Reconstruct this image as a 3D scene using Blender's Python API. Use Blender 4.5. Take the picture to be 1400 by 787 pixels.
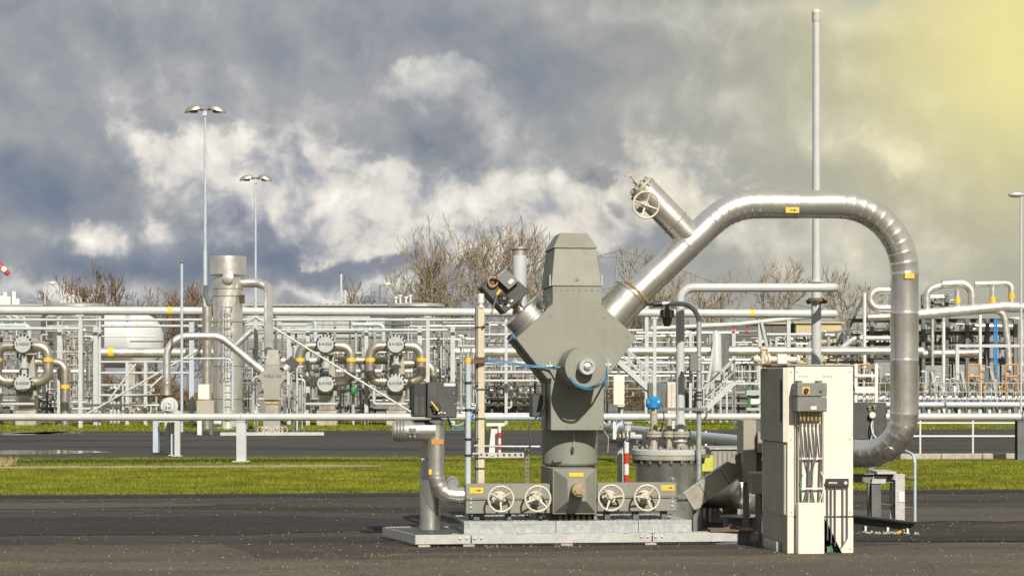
import bpy, math, random
import numpy as np
from mathutils import Vector, Matrix

for _o in list(bpy.data.objects):
    bpy.data.objects.remove(_o)
scene = bpy.context.scene
COL = scene.collection
R = math.radians
F = 2700.0            # focal length in photograph pixels (1400 wide)
EYE = 1.6
HOR = 535.0           # image row of the horizon

# ------------------------------------------------------------------ camera
cam_data = bpy.data.cameras.new("camera")
cam = bpy.data.objects.new("camera", cam_data)
COL.objects.link(cam)
cam.location = (0, 0, EYE)
cam.rotation_euler = (R(90), 0, 0)
cam_data.sensor_fit = 'HORIZONTAL'
cam_data.sensor_width = 36.0
cam_data.lens = 36.0 * F / 1400.0
cam_data.shift_y = (HOR - 393.5) / 1400.0
cam_data.clip_start = 0.1
cam_data.clip_end = 4000
scene.camera = cam

# ------------------------------------------------------------------ sun and sky
SUN_AZ, SUN_EL = R(15), R(34)      # azimuth measured from behind the camera towards its right
sun_vec = Vector((math.sin(SUN_AZ) * math.cos(SUN_EL), -math.cos(SUN_AZ) * math.cos(SUN_EL), math.sin(SUN_EL)))
sun_data = bpy.data.lights.new("sun", 'SUN')
sun_data.energy = 4.6
sun_data.angle = R(0.6)
sun_data.color = (1.0, 0.93, 0.81)
sun = bpy.data.objects.new("sun", sun_data)
COL.objects.link(sun)
sun.rotation_euler = sun_vec.to_track_quat('Z', 'Y').to_euler()
sun.location = (10, -20, 30)

scene.view_settings.view_transform = 'Standard'
scene.view_settings.look = 'None'
scene.view_settings.gamma = 1.0
scene.view_settings.exposure = 0.32
scene.view_settings.use_curve_mapping = False
scene.cycles.max_bounces = 6
scene.cycles.use_denoising = True


def srgb(r, g, b):
    def f(c):
        c /= 255.0
        return c / 12.92 if c <= 0.04045 else ((c + 0.055) / 1.055) ** 2.4
    return (f(r), f(g), f(b), 1.0)


class NT:
    """small helper for writing node trees"""
    def __init__(s, tree):
        s.t = tree
        s.n = tree.nodes
        s.l = tree.links

    def new(s, t, **kw):
        nd = s.n.new(t)
        for k, v in kw.items():
            setattr(nd, k, v)
        return nd

    def put(s, sock, v):
        if v is None:
            return
        if hasattr(v, 'is_linked'):
            s.l.new(v, sock)
        else:
            sock.default_value = v

    def m(s, op, a, b=None, c=None, clamp=False):
        nd = s.new('ShaderNodeMath', operation=op)
        nd.use_clamp = clamp
        for i, v in enumerate((a, b, c)):
            s.put(nd.inputs[i], v)
        return nd.outputs[0]

    def vm(s, op, a, b=None, scale=None):
        nd = s.new('ShaderNodeVectorMath', operation=op)
        s.put(nd.inputs[0], a)
        s.put(nd.inputs[1], b)
        if scale is not None:
            s.put(nd.inputs['Scale'], scale)
        return nd.outputs[0]

    def noise(s, vec, scale, detail=4, rough=0.5, out=0, **kw):
        nd = s.new('ShaderNodeTexNoise')
        s.put(nd.inputs['Vector'], vec)
        s.put(nd.inputs['Scale'], scale)
        s.put(nd.inputs['Detail'], detail)
        s.put(nd.inputs['Roughness'], rough)
        for k, v in kw.items():
            s.put(nd.inputs[k], v)
        return nd.outputs[out]

    def step(s, v, a, b):
        nd = s.new('ShaderNodeMapRange', interpolation_type='SMOOTHSTEP')
        s.put(nd.inputs[0], v)
        nd.inputs[1].default_value = a
        nd.inputs[2].default_value = b
        return nd.outputs[0]

    def mix(s, fac, a, b, blend='MIX'):
        nd = s.new('ShaderNodeMix', data_type='RGBA', blend_type=blend)
        s.put(nd.inputs[0], fac)
        s.put(nd.inputs[6], a)
        s.put(nd.inputs[7], b)
        return nd.outputs[2]

    def ramp(s, fac, stops):
        nd = s.new('ShaderNodeValToRGB')
        el = nd.color_ramp.elements
        while len(el) < len(stops):
            el.new(0.5)
        for e, (p, c) in zip(el, stops):
            e.position = p
            e.color = c
        s.put(nd.inputs[0], fac)
        return nd.outputs[0]


world = bpy.data.worlds.new("World")
scene.world = world
world.use_nodes = True
w = NT(world.node_tree)
w.n.clear()
nd_out = w.new('ShaderNodeOutputWorld')
bg_sky = w.new('ShaderNodeBackground')
bg_cloud = w.new('ShaderNodeBackground')
mixsh = w.new('ShaderNodeMixShader')
sky = w.new('ShaderNodeTexSky', sky_type='NISHITA')
sky.sun_disc = False
sky.sun_elevation = SUN_EL
sky.sun_rotation = math.pi - SUN_AZ
sky.air_density = 1.0
sky.dust_density = 1.2
bg_sky.inputs[1].default_value = 0.075
w.l.new(sky.outputs[0], bg_sky.inputs[0])

tc = w.new('ShaderNodeTexCoord')
dirv = w.vm('NORMALIZE', tc.outputs['Generated'])
sep = w.new('ShaderNodeSeparateXYZ')
w.l.new(dirv, sep.inputs[0])
az = w.m('ARCTAN2', sep.outputs[0], sep.outputs[1])
el = w.m('ARCSINE', sep.outputs[2])


_bw = w.new('ShaderNodeTexNoise')
w.put(_bw.inputs['Vector'], dirv)
w.put(_bw.inputs['Scale'], 24.0)
w.put(_bw.inputs['Detail'], 6.0)
w.put(_bw.inputs['Roughness'], 0.6)
_bs = w.new('ShaderNodeSeparateXYZ')
w.l.new(_bw.outputs['Color'], _bs.inputs[0])
az0, el0 = az, el
az = w.m('ADD', az, w.m('MULTIPLY', w.m('SUBTRACT', _bs.outputs[0], 0.5), 0.075))
el = w.m('ADD', el, w.m('MULTIPLY', w.m('SUBTRACT', _bs.outputs[1], 0.5), 0.045))


def blob(px, py, rx, ry, wt, src_az=None, src_el=None):
    u0, v0 = math.atan((px - 700) / F), math.atan((HOR - py) / F)
    a = w.m('DIVIDE', w.m('SUBTRACT', src_az or az, u0), rx / F)
    b = w.m('DIVIDE', w.m('SUBTRACT', src_el or el, v0), ry / F)
    q = w.m('ADD', w.m('MULTIPLY', a, a), w.m('MULTIPLY', b, b))
    return w.m('MULTIPLY', w.m('EXPONENT', w.m('MULTIPLY', q, -1.0)), wt)


def addup(items):
    r = items[0]
    for i in items[1:]:
        r = w.m('ADD', r, i)
    return r


# cloud structure: fractal noise on the view direction, bent a little by a coarser noise
stretch = w.vm('MULTIPLY', dirv, (1.0, 1.0, 1.05))
warpn = w.new('ShaderNodeTexNoise')
w.put(warpn.inputs['Vector'], stretch)
w.put(warpn.inputs['Scale'], 22.0)
w.put(warpn.inputs['Detail'], 3.0)
warp = w.vm('SCALE', w.vm('SUBTRACT', warpn.outputs['Color'], (0.5, 0.5, 0.5)), None, 0.022)
pos = w.vm('ADD', stretch, warp)
pos_l = w.vm('ADD', pos, (0.007, 0.0, 0.013))


def billow(p):
    vo = w.new('ShaderNodeTexVoronoi', feature='F1')
    w.put(vo.inputs['Vector'], p)
    vo.inputs['Scale'].default_value = 26.0
    vo.inputs['Detail'].default_value = 3.0
    vo.inputs['Roughness'].default_value = 0.55
    vo.normalize = True
    n = w.noise(p, 11.0, 7, 0.55)
    return w.m('ADD', w.m('MULTIPLY', n, 0.78), w.m('MULTIPLY', w.m('SUBTRACT', 0.72, vo.outputs['Distance']), 0.30))


d1 = billow(pos)
d2 = billow(pos_l)
lit = w.m('SUBTRACT', d1, d2)
dn = w.m('SUBTRACT', d1, 0.53)
soft = w.m('SUBTRACT', w.noise(w.vm('MULTIPLY', dirv, (0.7, 0.7, 2.2)), 8.0, 3, 0.45), 0.5)
fine = w.m('SUBTRACT', w.noise(pos, 60.0, 4, 0.6), 0.5)

# broad grey deck
deck_v = addup([w.m('MULTIPLY', soft, 0.22), w.m('MULTIPLY', dn, 0.45), w.m('MULTIPLY', lit, 1.5), w.m('MULTIPLY', fine, 0.05),
                blob(230, 70, 480, 70, -0.12), blob(750, 60, 380, 55, -0.12), blob(60, 280, 100, 55, -0.40), blob(20, 190, 140, 60, 0.05),
                blob(330, 366, 330, 22, -0.34), blob(650, 90, 500, 60, 0.02), blob(1000, 24, 330, 26, 0.22),
                blob(1050, 170, 260, 90, 0.10), blob(1120, 330, 200, 60, 0.05), blob(1230, 215, 110, 45, 0.14),
                blob(60, 402, 120, 20, 0.50), blob(470, 398, 110, 14, 0.50), blob(1250, 350, 190, 40, 0.18),
                blob(950, 110, 230, 50, -0.06), blob(700, 360, 170, 30, -0.10)])
deck_v = w.m('ADD', deck_v, 0.47)
deck = w.ramp(deck_v, [(0.0, srgb(110, 120, 138)), (0.3, srgb(135, 140, 149)), (0.5, srgb(154, 156, 159)),
                       (0.72, srgb(186, 187, 187)), (1.0, srgb(236, 230, 214))])
# bright sunlit cumulus
cu = addup([w.m('MULTIPLY', dn, 1.7), w.m('MULTIPLY', fine, 0.22),
            blob(260, 225, 140, 38, 0.46), blob(460, 265, 180, 62, 0.62), blob(400, 330, 140, 40, 0.42),
            blob(620, 315, 190, 48, 0.56), blob(810, 275, 150, 75, 0.62), blob(930, 215, 90, 50, 0.34),
            blob(160, 330, 140, 32, 0.36), blob(40, 165, 90, 50, 0.18), blob(195, 125, 45, 26, 0.22),
            blob(370, 135, 60, 36, 0.18), blob(1250, 200, 110, 45, 0.26), blob(1180, 260, 90, 40, 0.14),
            blob(130, 385, 150, 14, 0.20), blob(1300, 345, 130, 35, 0.30), blob(880, 300, 130, 50, 0.20),
            blob(65, 272, 90, 40, -0.7), blob(320, 368, 260, 18, -0.5),
            blob(430, 60, 800, 80, -0.6), blob(1000, 120, 300, 50, -0.15)])
cu_mask = w.step(cu, 0.12, 0.46)
cu_v = addup([w.m('MULTIPLY', lit, 4.6), w.m('MULTIPLY', cu, 0.34), w.m('MULTIPLY', fine, 0.25), w.m('MULTIPLY', soft, 0.9)])
cu_v = w.m('ADD', cu_v, 0.33)
cu_col = w.ramp(cu_v, [(0.0, srgb(128, 134, 147)), (0.3, srgb(168, 170, 174)), (0.55, srgb(212, 207, 200)),
                       (0.85, srgb(234, 229, 219)), (1.0, srgb(244, 240, 231))])
col = w.mix(w.m('MULTIPLY', cu_mask, 0.95), deck, cu_col)
# darker puffs drifting in front
dk = addup([w.m('MULTIPLY', dn, 1.5), w.m('MULTIPLY', fine, 0.25), blob(645, 175, 125, 70, 1.0), blob(585, 125, 70, 36, 0.5), blob(810, 228, 38, 24, 0.75),
            blob(835, 285, 34, 26, 0.66), blob(1130, 300, 170, 40, 0.2)])
dk_mask = w.step(dk, 0.34, 0.62)
dk_v = addup([w.m('MULTIPLY', lit, 3.6), w.m('MULTIPLY', dn, 0.5), w.m('MULTIPLY', fine, 0.25), blob(600, 110, 140, 45, 0.22),
              blob(650, 230, 130, 30, -0.16)])
dk_v = w.m('ADD', dk_v, 0.42)
dk_col = w.ramp(dk_v, [(0.0, srgb(112, 120, 133)), (0.45, srgb(144, 147, 153)), (0.8, srgb(184, 184, 184)), (1.0, srgb(208, 206, 200))])
col = w.mix(w.m('MULTIPLY', dk_mask, 0.9), col, dk_col)
# warm tint to the right, yellow flare wash painted into the upper sky
warm = w.m('MULTIPLY', w.step(az0, -0.06, 0.22), 1.0)
col = w.mix(w.m('MULTIPLY', warm, 0.8), col, w.mix(1.0, w.mix(0.35, col, srgb(172, 170, 164)), (1.10, 1.05, 0.88, 1.0), 'MULTIPLY'))
glow = addup([blob(1450, 70, 260, 210, 0.74, az0, el0), blob(1400, 60, 330, 240, 0.10, az0, el0)])
glow_c = w.mix(w.m('MULTIPLY', dn, 1.5), srgb(236, 226, 148), srgb(222, 210, 128))
col = w.mix(w.m('MINIMUM', glow, 0.76), col, glow_c)
# a few thin gaps of real sky
gap = w.m('MULTIPLY', w.step(w.m('ADD', w.m('MULTIPLY', soft, 1.3), blob(1180, 6, 90, 12, 0.6)), 0.42, 0.9), 0.5)
w.l.new(col, bg_cloud.inputs[0])
bg_cloud.inputs[1].default_value = 0.93
w.l.new(gap, mixsh.inputs[0])
w.l.new(bg_cloud.outputs[0], mixsh.inputs[1])
w.l.new(bg_sky.outputs[0], mixsh.inputs[2])
w.l.new(mixsh.outputs[0], nd_out.inputs[0])
world.cycles.sampling_method = 'MANUAL'
world.cycles.sample_map_resolution = 512


# ------------------------------------------------------------------ materials
def material(name, color, rough=0.6, metal=0.0, var=0.12, vscale=6.0, bump=0.0, bscale=60.0, rvar=0.1,
             dirt=None, dirt_amt=0.0, dirt_scale=3.0, streak=0.0, spec=0.5, coat=0.0):
    mt = bpy.data.materials.new(name)
    mt.use_nodes = True
    t = NT(mt.node_tree)
    b = t.n['Principled BSDF']
    tcn = t.new('ShaderNodeTexCoord')
    ob = tcn.outputs['Object']
    c4 = tuple(color[:3]) + (1.0,)
    lo = tuple(max(0, c * (1 - var)) for c in color[:3]) + (1.0,)
    hi = tuple(min(1, c * (1 + var)) for c in color[:3]) + (1.0,)
    nz = t.noise(ob, vscale, 5, 0.6)
    colr = t.mix(t.step(nz, 0.32, 0.68), lo, hi)
    if streak:
        st = t.noise(t.vm('MULTIPLY', ob, (7.0, 7.0, 0.5)), 4.0, 3, 0.6)
        colr = t.mix(t.m('MULTIPLY', t.step(st, 0.5, 0.75), streak), colr, tuple(c * 0.62 for c in color[:3]) + (1.0,))
    if dirt is not None:
        dz = t.noise(ob, dirt_scale, 8, 0.68)
        colr = t.mix(t.m('MULTIPLY', t.step(dz, 0.5, 0.72), dirt_amt), colr, tuple(dirt[:3]) + (1.0,))
    t.l.new(colr, b.inputs['Base Color'])
    b.inputs['Metallic'].default_value = metal
    b.inputs['Specular IOR Level'].default_value = spec
    if coat:
        b.inputs['Coat Weight'].default_value = coat
    rz = t.noise(ob, vscale * 2.3, 4, 0.6)
    rr = t.new('ShaderNodeMapRange')
    t.l.new(rz, rr.inputs[0])
    rr.inputs[1].default_value = 0.3
    rr.inputs[2].default_value = 0.7
    rr.inputs[3].default_value = max(0.03, rough - rvar)
    rr.inputs[4].default_value = min(1.0, rough + rvar)
    t.l.new(rr.outputs[0], b.inputs['Roughness'])
    if bump:
        bz = t.noise(ob, bscale, 3, 0.6)
        bn = t.new('ShaderNodeBump')
        bn.inputs['Strength'].default_value = bump
        bn.inputs['Distance'].default_value = 0.01
        t.l.new(bz, bn.inputs['Height'])
        t.l.new(bn.outputs[0], b.inputs['Normal'])
    return mt


M = {}
M['steel'] = material('clad_steel', (0.86, 0.845, 0.80), 0.28, 0.93, 0.06, 2.5, 0.05, 6.0, 0.05, dirt=(0.58, 0.54, 0.46), dirt_amt=0.35, dirt_scale=2.2)
M['steel_dull'] = material('clad_steel_dull', (0.50, 0.46, 0.40), 0.42, 0.85, 0.14, 3.0, 0.12, 9.0, 0.1, dirt=(0.28, 0.24, 0.18), dirt_amt=0.45)
M['steel_far'] = material('clad_steel_far', (0.72, 0.70, 0.66), 0.38, 0.8, 0.12, 1.2, 0.0, 5.0, 0.1)
M['bronze_far'] = material('clad_aged_far', (0.46, 0.42, 0.36), 0.40, 0.75, 0.15, 1.5, 0.0, 5.0, 0.1)
M['hull'] = material('grey_coating', (0.215, 0.219, 0.184), 0.50, 0.0, 0.07, 2.0, 0.12, 140.0, 0.08, dirt=(0.165, 0.162, 0.132), dirt_amt=0.5, dirt_scale=1.8, streak=0.22)
M['hull_far'] = material('grey_coating_far', (0.27, 0.265, 0.23), 0.6, 0.0, 0.06, 2.0)
M['paint'] = material('pale_grey_paint', (0.45, 0.47, 0.475), 0.38, 0.0, 0.06, 3.0, 0.04, 40.0, 0.08, dirt=(0.34, 0.33, 0.28), dirt_amt=0.35, dirt_scale=2.5)
M['paint_cool'] = material('blue_grey_paint', (0.40, 0.46, 0.52), 0.4, 0.0, 0.08, 2.0, dirt=(0.3, 0.32, 0.32), dirt_amt=0.3)
M['paint_dark'] = material('dark_grey_paint', (0.11, 0.12, 0.12), 0.5, 0.0, 0.15, 3.0)
M['galv'] = material('galvanised', (0.42, 0.44, 0.44), 0.42, 0.45, 0.14, 18.0, 0.05, 60.0, 0.12, dirt=(0.30, 0.28, 0.24), dirt_amt=0.35, dirt_scale=5.0)
M['galv_white'] = material('bright_galvanised', (0.46, 0.46, 0.445), 0.45, 0.25, 0.10, 12.0, 0.05, 50.0, 0.1, dirt=(0.36, 0.33, 0.27), dirt_amt=0.5, dirt_scale=3.0)
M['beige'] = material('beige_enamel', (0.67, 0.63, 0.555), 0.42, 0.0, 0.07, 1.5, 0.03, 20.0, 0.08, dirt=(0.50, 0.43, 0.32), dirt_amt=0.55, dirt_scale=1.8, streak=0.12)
M['beige_dull'] = material('beige_weathered_shaded', (0.345, 0.32, 0.27), 0.6, 0.0, 0.10, 3.0, 0.04, 30.0, 0.1, dirt=(0.32, 0.28, 0.21), dirt_amt=0.4)  # weathered beige; darker tone also carries the shade of the cabinet's left side
M['cream'] = material('cream_paint', (0.54, 0.495, 0.41), 0.45, 0.0, 0.08, 8.0, 0.04, 60.0, 0.1, dirt=(0.36, 0.28, 0.18), dirt_amt=0.4, dirt_scale=9.0)
M['brass'] = material('yellowed_brass', (0.50, 0.40, 0.20), 0.42, 0.6, 0.2, 14.0, dirt=(0.2, 0.15, 0.08), dirt_amt=0.5, dirt_scale=12)
M['black'] = material('black_plastic', (0.026, 0.027, 0.028), 0.5, 0.0, 0.2, 8.0, 0.06, 90.0, 0.1, dirt=(0.06, 0.055, 0.05), dirt_amt=0.4)
M['charcoal'] = material('charcoal_enclosure', (0.055, 0.056, 0.056), 0.48, 0.0, 0.12, 6.0, 0.06, 120.0, 0.1, dirt=(0.09, 0.085, 0.075), dirt_amt=0.4)
M['midgrey'] = material('mid_grey_plastic', (0.16, 0.16, 0.15), 0.5, 0.0, 0.1, 6.0, dirt=(0.22, 0.2, 0.17), dirt_amt=0.3)
M['white'] = material('white_paint', (0.62, 0.615, 0.59), 0.45, 0.0, 0.05, 3.0, dirt=(0.5, 0.47, 0.4), dirt_amt=0.35)
M['red'] = material('red_paint', (0.50, 0.03, 0.02), 0.45, 0.0, 0.1, 6.0)
M['yellow'] = material('yellow_band', (0.70, 0.45, 0.04), 0.5, 0.0, 0.1, 8.0)
M['orange'] = material('orange_paint', (0.50, 0.22, 0.04), 0.5, 0.0, 0.1, 8.0)
M['blue'] = material('bright_blue_paint', (0.02, 0.22, 0.50), 0.4, 0.0, 0.08, 8.0)
M['cable_blue'] = material('blue_cable', (0.02, 0.17, 0.36), 0.45, 0.0, 0.15, 20.0)
M['green'] = material('green_paint', (0.03, 0.20, 0.07), 0.5, 0.0, 0.1, 8.0)
M['rust'] = material('rust', (0.15, 0.10, 0.065), 0.8, 0.1, 0.35, 14.0, 0.2, 80.0)
M['rust_light'] = material('rusty_primer', (0.30, 0.235, 0.175), 0.75, 0.0, 0.25, 18.0, 0.15, 80.0)
M['concrete'] = material('concrete', (0.36, 0.33, 0.28), 0.85, 0.0, 0.18, 5.0, 0.2, 60.0, dirt=(0.2, 0.18, 0.14), dirt_amt=0.5)
M['bark'] = material('bark', (0.17, 0.135, 0.085), 0.9, 0.0, 0.3, 0.6)
M['twig'] = material('twig', (0.255, 0.21, 0.145), 0.9, 0.0, 0.3, 0.5)
M['twig_red'] = material('reddish_twig', (0.16, 0.105, 0.07), 0.9, 0.0, 0.3, 0.5)
M['hedge'] = material('brown_hedge', (0.13, 0.095, 0.05), 0.95, 0.0, 0.4, 0.5)
M['wall_grey'] = material('pale_sheet_wall', (0.36, 0.37, 0.37), 0.6, 0.0, 0.06, 0.4, dirt=(0.35, 0.35, 0.33), dirt_amt=0.3, dirt_scale=0.5)
M['wall_tan'] = material('tan_sheet_wall', (0.46, 0.37, 0.22), 0.7, 0.0, 0.08, 0.4)
M['wall_dark'] = material('dark_wall', (0.10, 0.10, 0.09), 0.7, 0.0, 0.2, 0.5)
M['glass_dark'] = material('dark_pane', (0.02, 0.025, 0.03), 0.12, 0.0, 0.1, 2.0)
M['lattice'] = material('pylon_steel', (0.20, 0.20, 0.20), 0.6, 0.4, 0.1, 1.0)
M['ink'] = material('black_lettering', (0.03, 0.03, 0.03), 0.6, 0.0, 0.05, 5.0)


# ------------------------------------------------------------------ mesh building
class MB:
    def __init__(s, T=None):
        s.v, s.f, s.T = [], [], T

    def add(s, vs, fs):
        o = len(s.v)
        if s.T is not None:
            s.v.extend(tuple(s.T @ Vector(p)) for p in vs)
        else:
            s.v.extend(tuple(p) for p in vs)
        s.f.extend(tuple(i + o for i in q) for q in fs)
        return s

    def box(s, x0, x1, y0, y1, z0, z1, b=0.0):
        if x1 < x0: x0, x1 = x1, x0
        if y1 < y0: y0, y1 = y1, y0
        if z1 < z0: z0, z1 = z1, z0
        b = min(b, 0.3 * min(x1 - x0, y1 - y0, z1 - z0))
        if b <= 0:
            vs = [(x, y, z) for z in (z0, z1) for y in (y0, y1) for x in (x0, x1)]
            return s.add(vs, [(0, 2, 3, 1), (4, 5, 7, 6), (0, 1, 5, 4), (2, 6, 7, 3), (0, 4, 6, 2), (1, 3, 7, 5)])
        lo, hi = (x0, y0, z0), (x1, y1, z1)
        vs, idx = [], {}
        for cx in (0, 1):
            for cy in (0, 1):
                for cz in (0, 1):
                    c = (cx, cy, cz)
                    for ax in range(3):      # corner vertex that lies on the face normal to ax
                        p = []
                        for k in range(3):
                            e = hi[k] if c[k] else lo[k]
                            if k != ax:
                                e += -b if c[k] else b
                            p.append(e)
                        idx[(c, ax)] = len(vs)
                        vs.append(tuple(p))
        fs = []
        for ax in range(3):
            o1, o2 = [k for k in range(3) if k != ax]
            for sd in (0, 1):
                q = []
                for (i, j) in ((0, 0), (1, 0), (1, 1), (0, 1)):
                    c = [0, 0, 0]; c[ax] = sd; c[o1] = i; c[o2] = j
                    q.append(idx[(tuple(c), ax)])
                fs.append(tuple(q))
            for i in (0, 1):
                for j in (0, 1):             # edge parallel to ax
                    c0 = [0, 0, 0]; c0[o1] = i; c0[o2] = j
                    c1 = list(c0); c1[ax] = 1
                    c0, c1 = tuple(c0), tuple(c1)
                    fs.append((idx[(c0, o1)], idx[(c1, o1)], idx[(c1, o2)], idx[(c0, o2)]))
        for cx in (0, 1):
            for cy in (0, 1):
                for cz in (0, 1):
                    c = (cx, cy, cz)
                    fs.append(tuple(idx[(c, k)] for k in range(3)))
        return s.add(vs, fs)

    def bar(s, p0, p1, wd, ht=None, up=(0, 0, 1)):
        ht = ht or wd
        p0, p1 = Vector(p0), Vector(p1)
        d = (p1 - p0).normalized()
        u = Vector(up)
        if abs(d.dot(u)) > 0.98:
            u = Vector((0, 1, 0))
        a = d.cross(u).normalized() * wd / 2
        c = a.cross(d).normalized() * ht / 2
        vs = [p + i * a + j * c for p in (p0, p1) for i, j in ((-1, -1), (1, -1), (1, 1), (-1, 1))]
        return s.add(vs, [(0, 1, 2, 3), (4, 7, 6, 5), (0, 4, 5, 1), (1, 5, 6, 2), (2, 6, 7, 3), (3, 7, 4, 0)])

    def ibeam(s, p0, p1, wd, ht, t, side=(1, 0, 0)):
        p0, p1 = Vector(p0), Vector(p1)
        d = (p1 - p0).normalized()
        a = Vector(side)
        a = (a - d * a.dot(d)).normalized()
        c = d.cross(a)
        for k in (-1, 1):
            s.bar(p0 + c * k * (ht - t) / 2, p1 + c * k * (ht - t) / 2, wd, t, up=c)
        s.bar(p0, p1, t, ht - 2 * t, up=c)
        return s

    @staticmethod
    def frame(d):
        d = Vector(d).normalized()
        u = Vector((0, 0, 1)) if abs(d.z) < 0.95 else Vector((0, 1, 0))
        a = d.cross(u).normalized()
        return a, a.cross(d).normalized()

    def lathe(s, p0, ax, prof, n=20, cap=True):
        p0 = Vector(p0)
        ax = Vector(ax).normalized()
        a, c = s.frame(ax)
        vs, fs = [], []
        for t, r in prof:
            for k in range(n):
                g = 2 * math.pi * k / n
                vs.append(p0 + ax * t + (a * math.cos(g) + c * math.sin(g)) * r)
        for i in range(len(prof) - 1):
            for k in range(n):
                k2 = (k + 1) % n
                fs.append((i * n + k, i * n + k2, (i + 1) * n + k2, (i + 1) * n + k))
        if cap:
            fs.append(tuple(range(n - 1, -1, -1)))
            m = (len(prof) - 1) * n
            fs.append(tuple(range(m, m + n)))
        return s.add(vs, fs)

    def cyl(s, p0, p1, r, r1=None, n=16, cap=True):
        p0, p1 = Vector(p0), Vector(p1)
        L = (p1 - p0).length
        return s.lathe(p0, p1 - p0, [(0, r), (L, r if r1 is None else r1)], n, cap)

    def tube(s, path, r, n=12, fil=0.0, seg=7, cap=True):
        path = fillet([Vector(p) for p in path], fil, seg)
        vs, fs = [], []
        m = len(path)
        d0 = (path[1] - path[0]).normalized()
        a, c = s.frame(d0)
        prev = d0
        for i, p in enumerate(path):
            di = (path[i] - path[i - 1]).normalized() if i else d0
            do = (path[i + 1] - path[i]).normalized() if i < m - 1 else di
            tng = (di + do)
            tng = tng.normalized() if tng.length > 1e-6 else do
            q = prev.rotation_difference(tng)
            a, c = q @ a, q @ c
            prev = tng
            hb = max(0.4, tng.dot(do))
            bend = (do - di)
            bd = bend.normalized() if bend.length > 1e-5 else None
            for k in range(n):
                g = 2 * math.pi * k / n
                o = (a * math.cos(g) + c * math.sin(g)) * r
                if bd is not None:
                    bb = (bd - tng * bd.dot(tng)).normalized()
                    o = o + bb * o.dot(bb) * (1 / hb - 1)
                vs.append(p + o)
        for i in range(m - 1):
            for k in range(n):
                k2 = (k + 1) % n
                fs.append((i * n + k, i * n + k2, (i + 1) * n + k2, (i + 1) * n + k))
        if cap:
            fs.append(tuple(range(n - 1, -1, -1)))
            fs.append(tuple(range((m - 1) * n, m * n)))
        return s.add(vs, fs)

    def torus(s, c, ax, Rr, r, n=28, m=8):
        c = Vector(c)
        ax = Vector(ax).normalized()
        a, b = s.frame(ax)
        vs, fs = [], []
        for i in range(n):
            g = 2 * math.pi * i / n
            rd = a * math.cos(g) + b * math.sin(g)
            for j in range(m):
                h = 2 * math.pi * j / m
                vs.append(c + rd * (Rr + r * math.cos(h)) + ax * r * math.sin(h))
        for i in range(n):
            for j in range(m):
                i2, j2 = (i + 1) % n, (j + 1) % m
                fs.append((i * m + j, i2 * m + j, i2 * m + j2, i * m + j2))
        return s.add(vs, fs)

    def prism(s, poly, y0, y1, poly2=None):
        """polygon of (x, z) at y0 joined to the same (or poly2) at y1"""
        n = len(poly)
        p2 = poly2 or poly
        vs = [(x, y0, z) for x, z in poly] + [(x, y1, z) for x, z in p2]
        fs = [tuple(range(n)), tuple(range(2 * n - 1, n - 1, -1))]
        for i in range(n):
            j = (i + 1) % n
            fs.append((i, i + n, j + n, j))
        return s.add(vs, fs)

    def quad(s, a, b, c, d):
        return s.add([a, b, c, d], [(0, 1, 2, 3)])

    def build(s, name, mat, parent=None, smooth=35):
        org = ORG.get(parent.name, Vector((0, 0, 0))) if parent is not None else Vector((0, 0, 0))
        me = bpy.data.meshes.new(name)
        vs = [(p[0] - org.x, p[1] - org.y, p[2] - org.z) for p in s.v]
        me.from_pydata(vs, [], s.f)
        me.materials.append(M[mat] if isinstance(mat, str) else mat)
        if smooth:
            me.polygons.foreach_set('use_smooth', [True] * len(me.polygons))
            me.set_sharp_from_angle(angle=R(smooth))
        o = bpy.data.objects.new(name, me)
        COL.objects.link(o)
        if parent is not None:
            o.parent = parent
            ORG[o.name] = org
        return o


ORG = {}


def fillet(path, rad, seg=7):
    if rad <= 0 or len(path) < 3:
        return path
    out = [path[0]]
    for i in range(1, len(path) - 1):
        p, a, b = path[i], path[i - 1], path[i + 1]
        u, v = (a - p), (b - p)
        lu, lv = u.length, v.length
        u.normalize(); v.normalize()
        ang = math.acos(max(-1, min(1, u.dot(v))))
        if ang > math.pi - 0.02:
            out.append(p)
            continue
        t = min(rad / math.tan(ang / 2), lu * 0.49 if i > 1 else lu * 0.98, lv * 0.49 if i < len(path) - 2 else lv * 0.98)
        rr = t * math.tan(ang / 2)
        cdir = (u + v).normalized()
        cen = p + cdir * (rr / math.sin(ang / 2))
        s0, s1 = p + u * t - cen, p + v * t - cen
        tot = s0.angle(s1)
        axq = s0.cross(s1).normalized()
        for k in range(seg + 1):
            out.append(cen + Matrix.Rotation(tot * k / seg, 3, axq) @ s0)
    out.append(path[-1])
    return out


def tag(o, label, cat, group=None, kind=None):
    o['label'] = label
    o['category'] = cat
    if group:
        o['group'] = group
    if kind:
        o['kind'] = kind
    return o


def thing(name, loc, label, cat, group=None):
    o = bpy.data.objects.new(name, None)
    o.empty_display_size = 0.2
    COL.objects.link(o)
    o.location = loc
    ORG[o.name] = Vector(loc)
    return tag(o, label, cat, group)


def lone(mb, name, mat, label, cat, group=None, smooth=35):
    o = mb.build(name, mat, None, smooth)
    return tag(o, label, cat, group)


def struct(mb, name, mat, smooth=0):
    o = mb.build(name, mat, None, smooth)
    o['kind'] = 'structure'
    return o


def P(px, py, Y):
    """photograph pixel -> point at distance Y"""
    return Vector(((px - 700) * Y / F, Y, EYE + (HOR - py) * Y / F))


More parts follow.
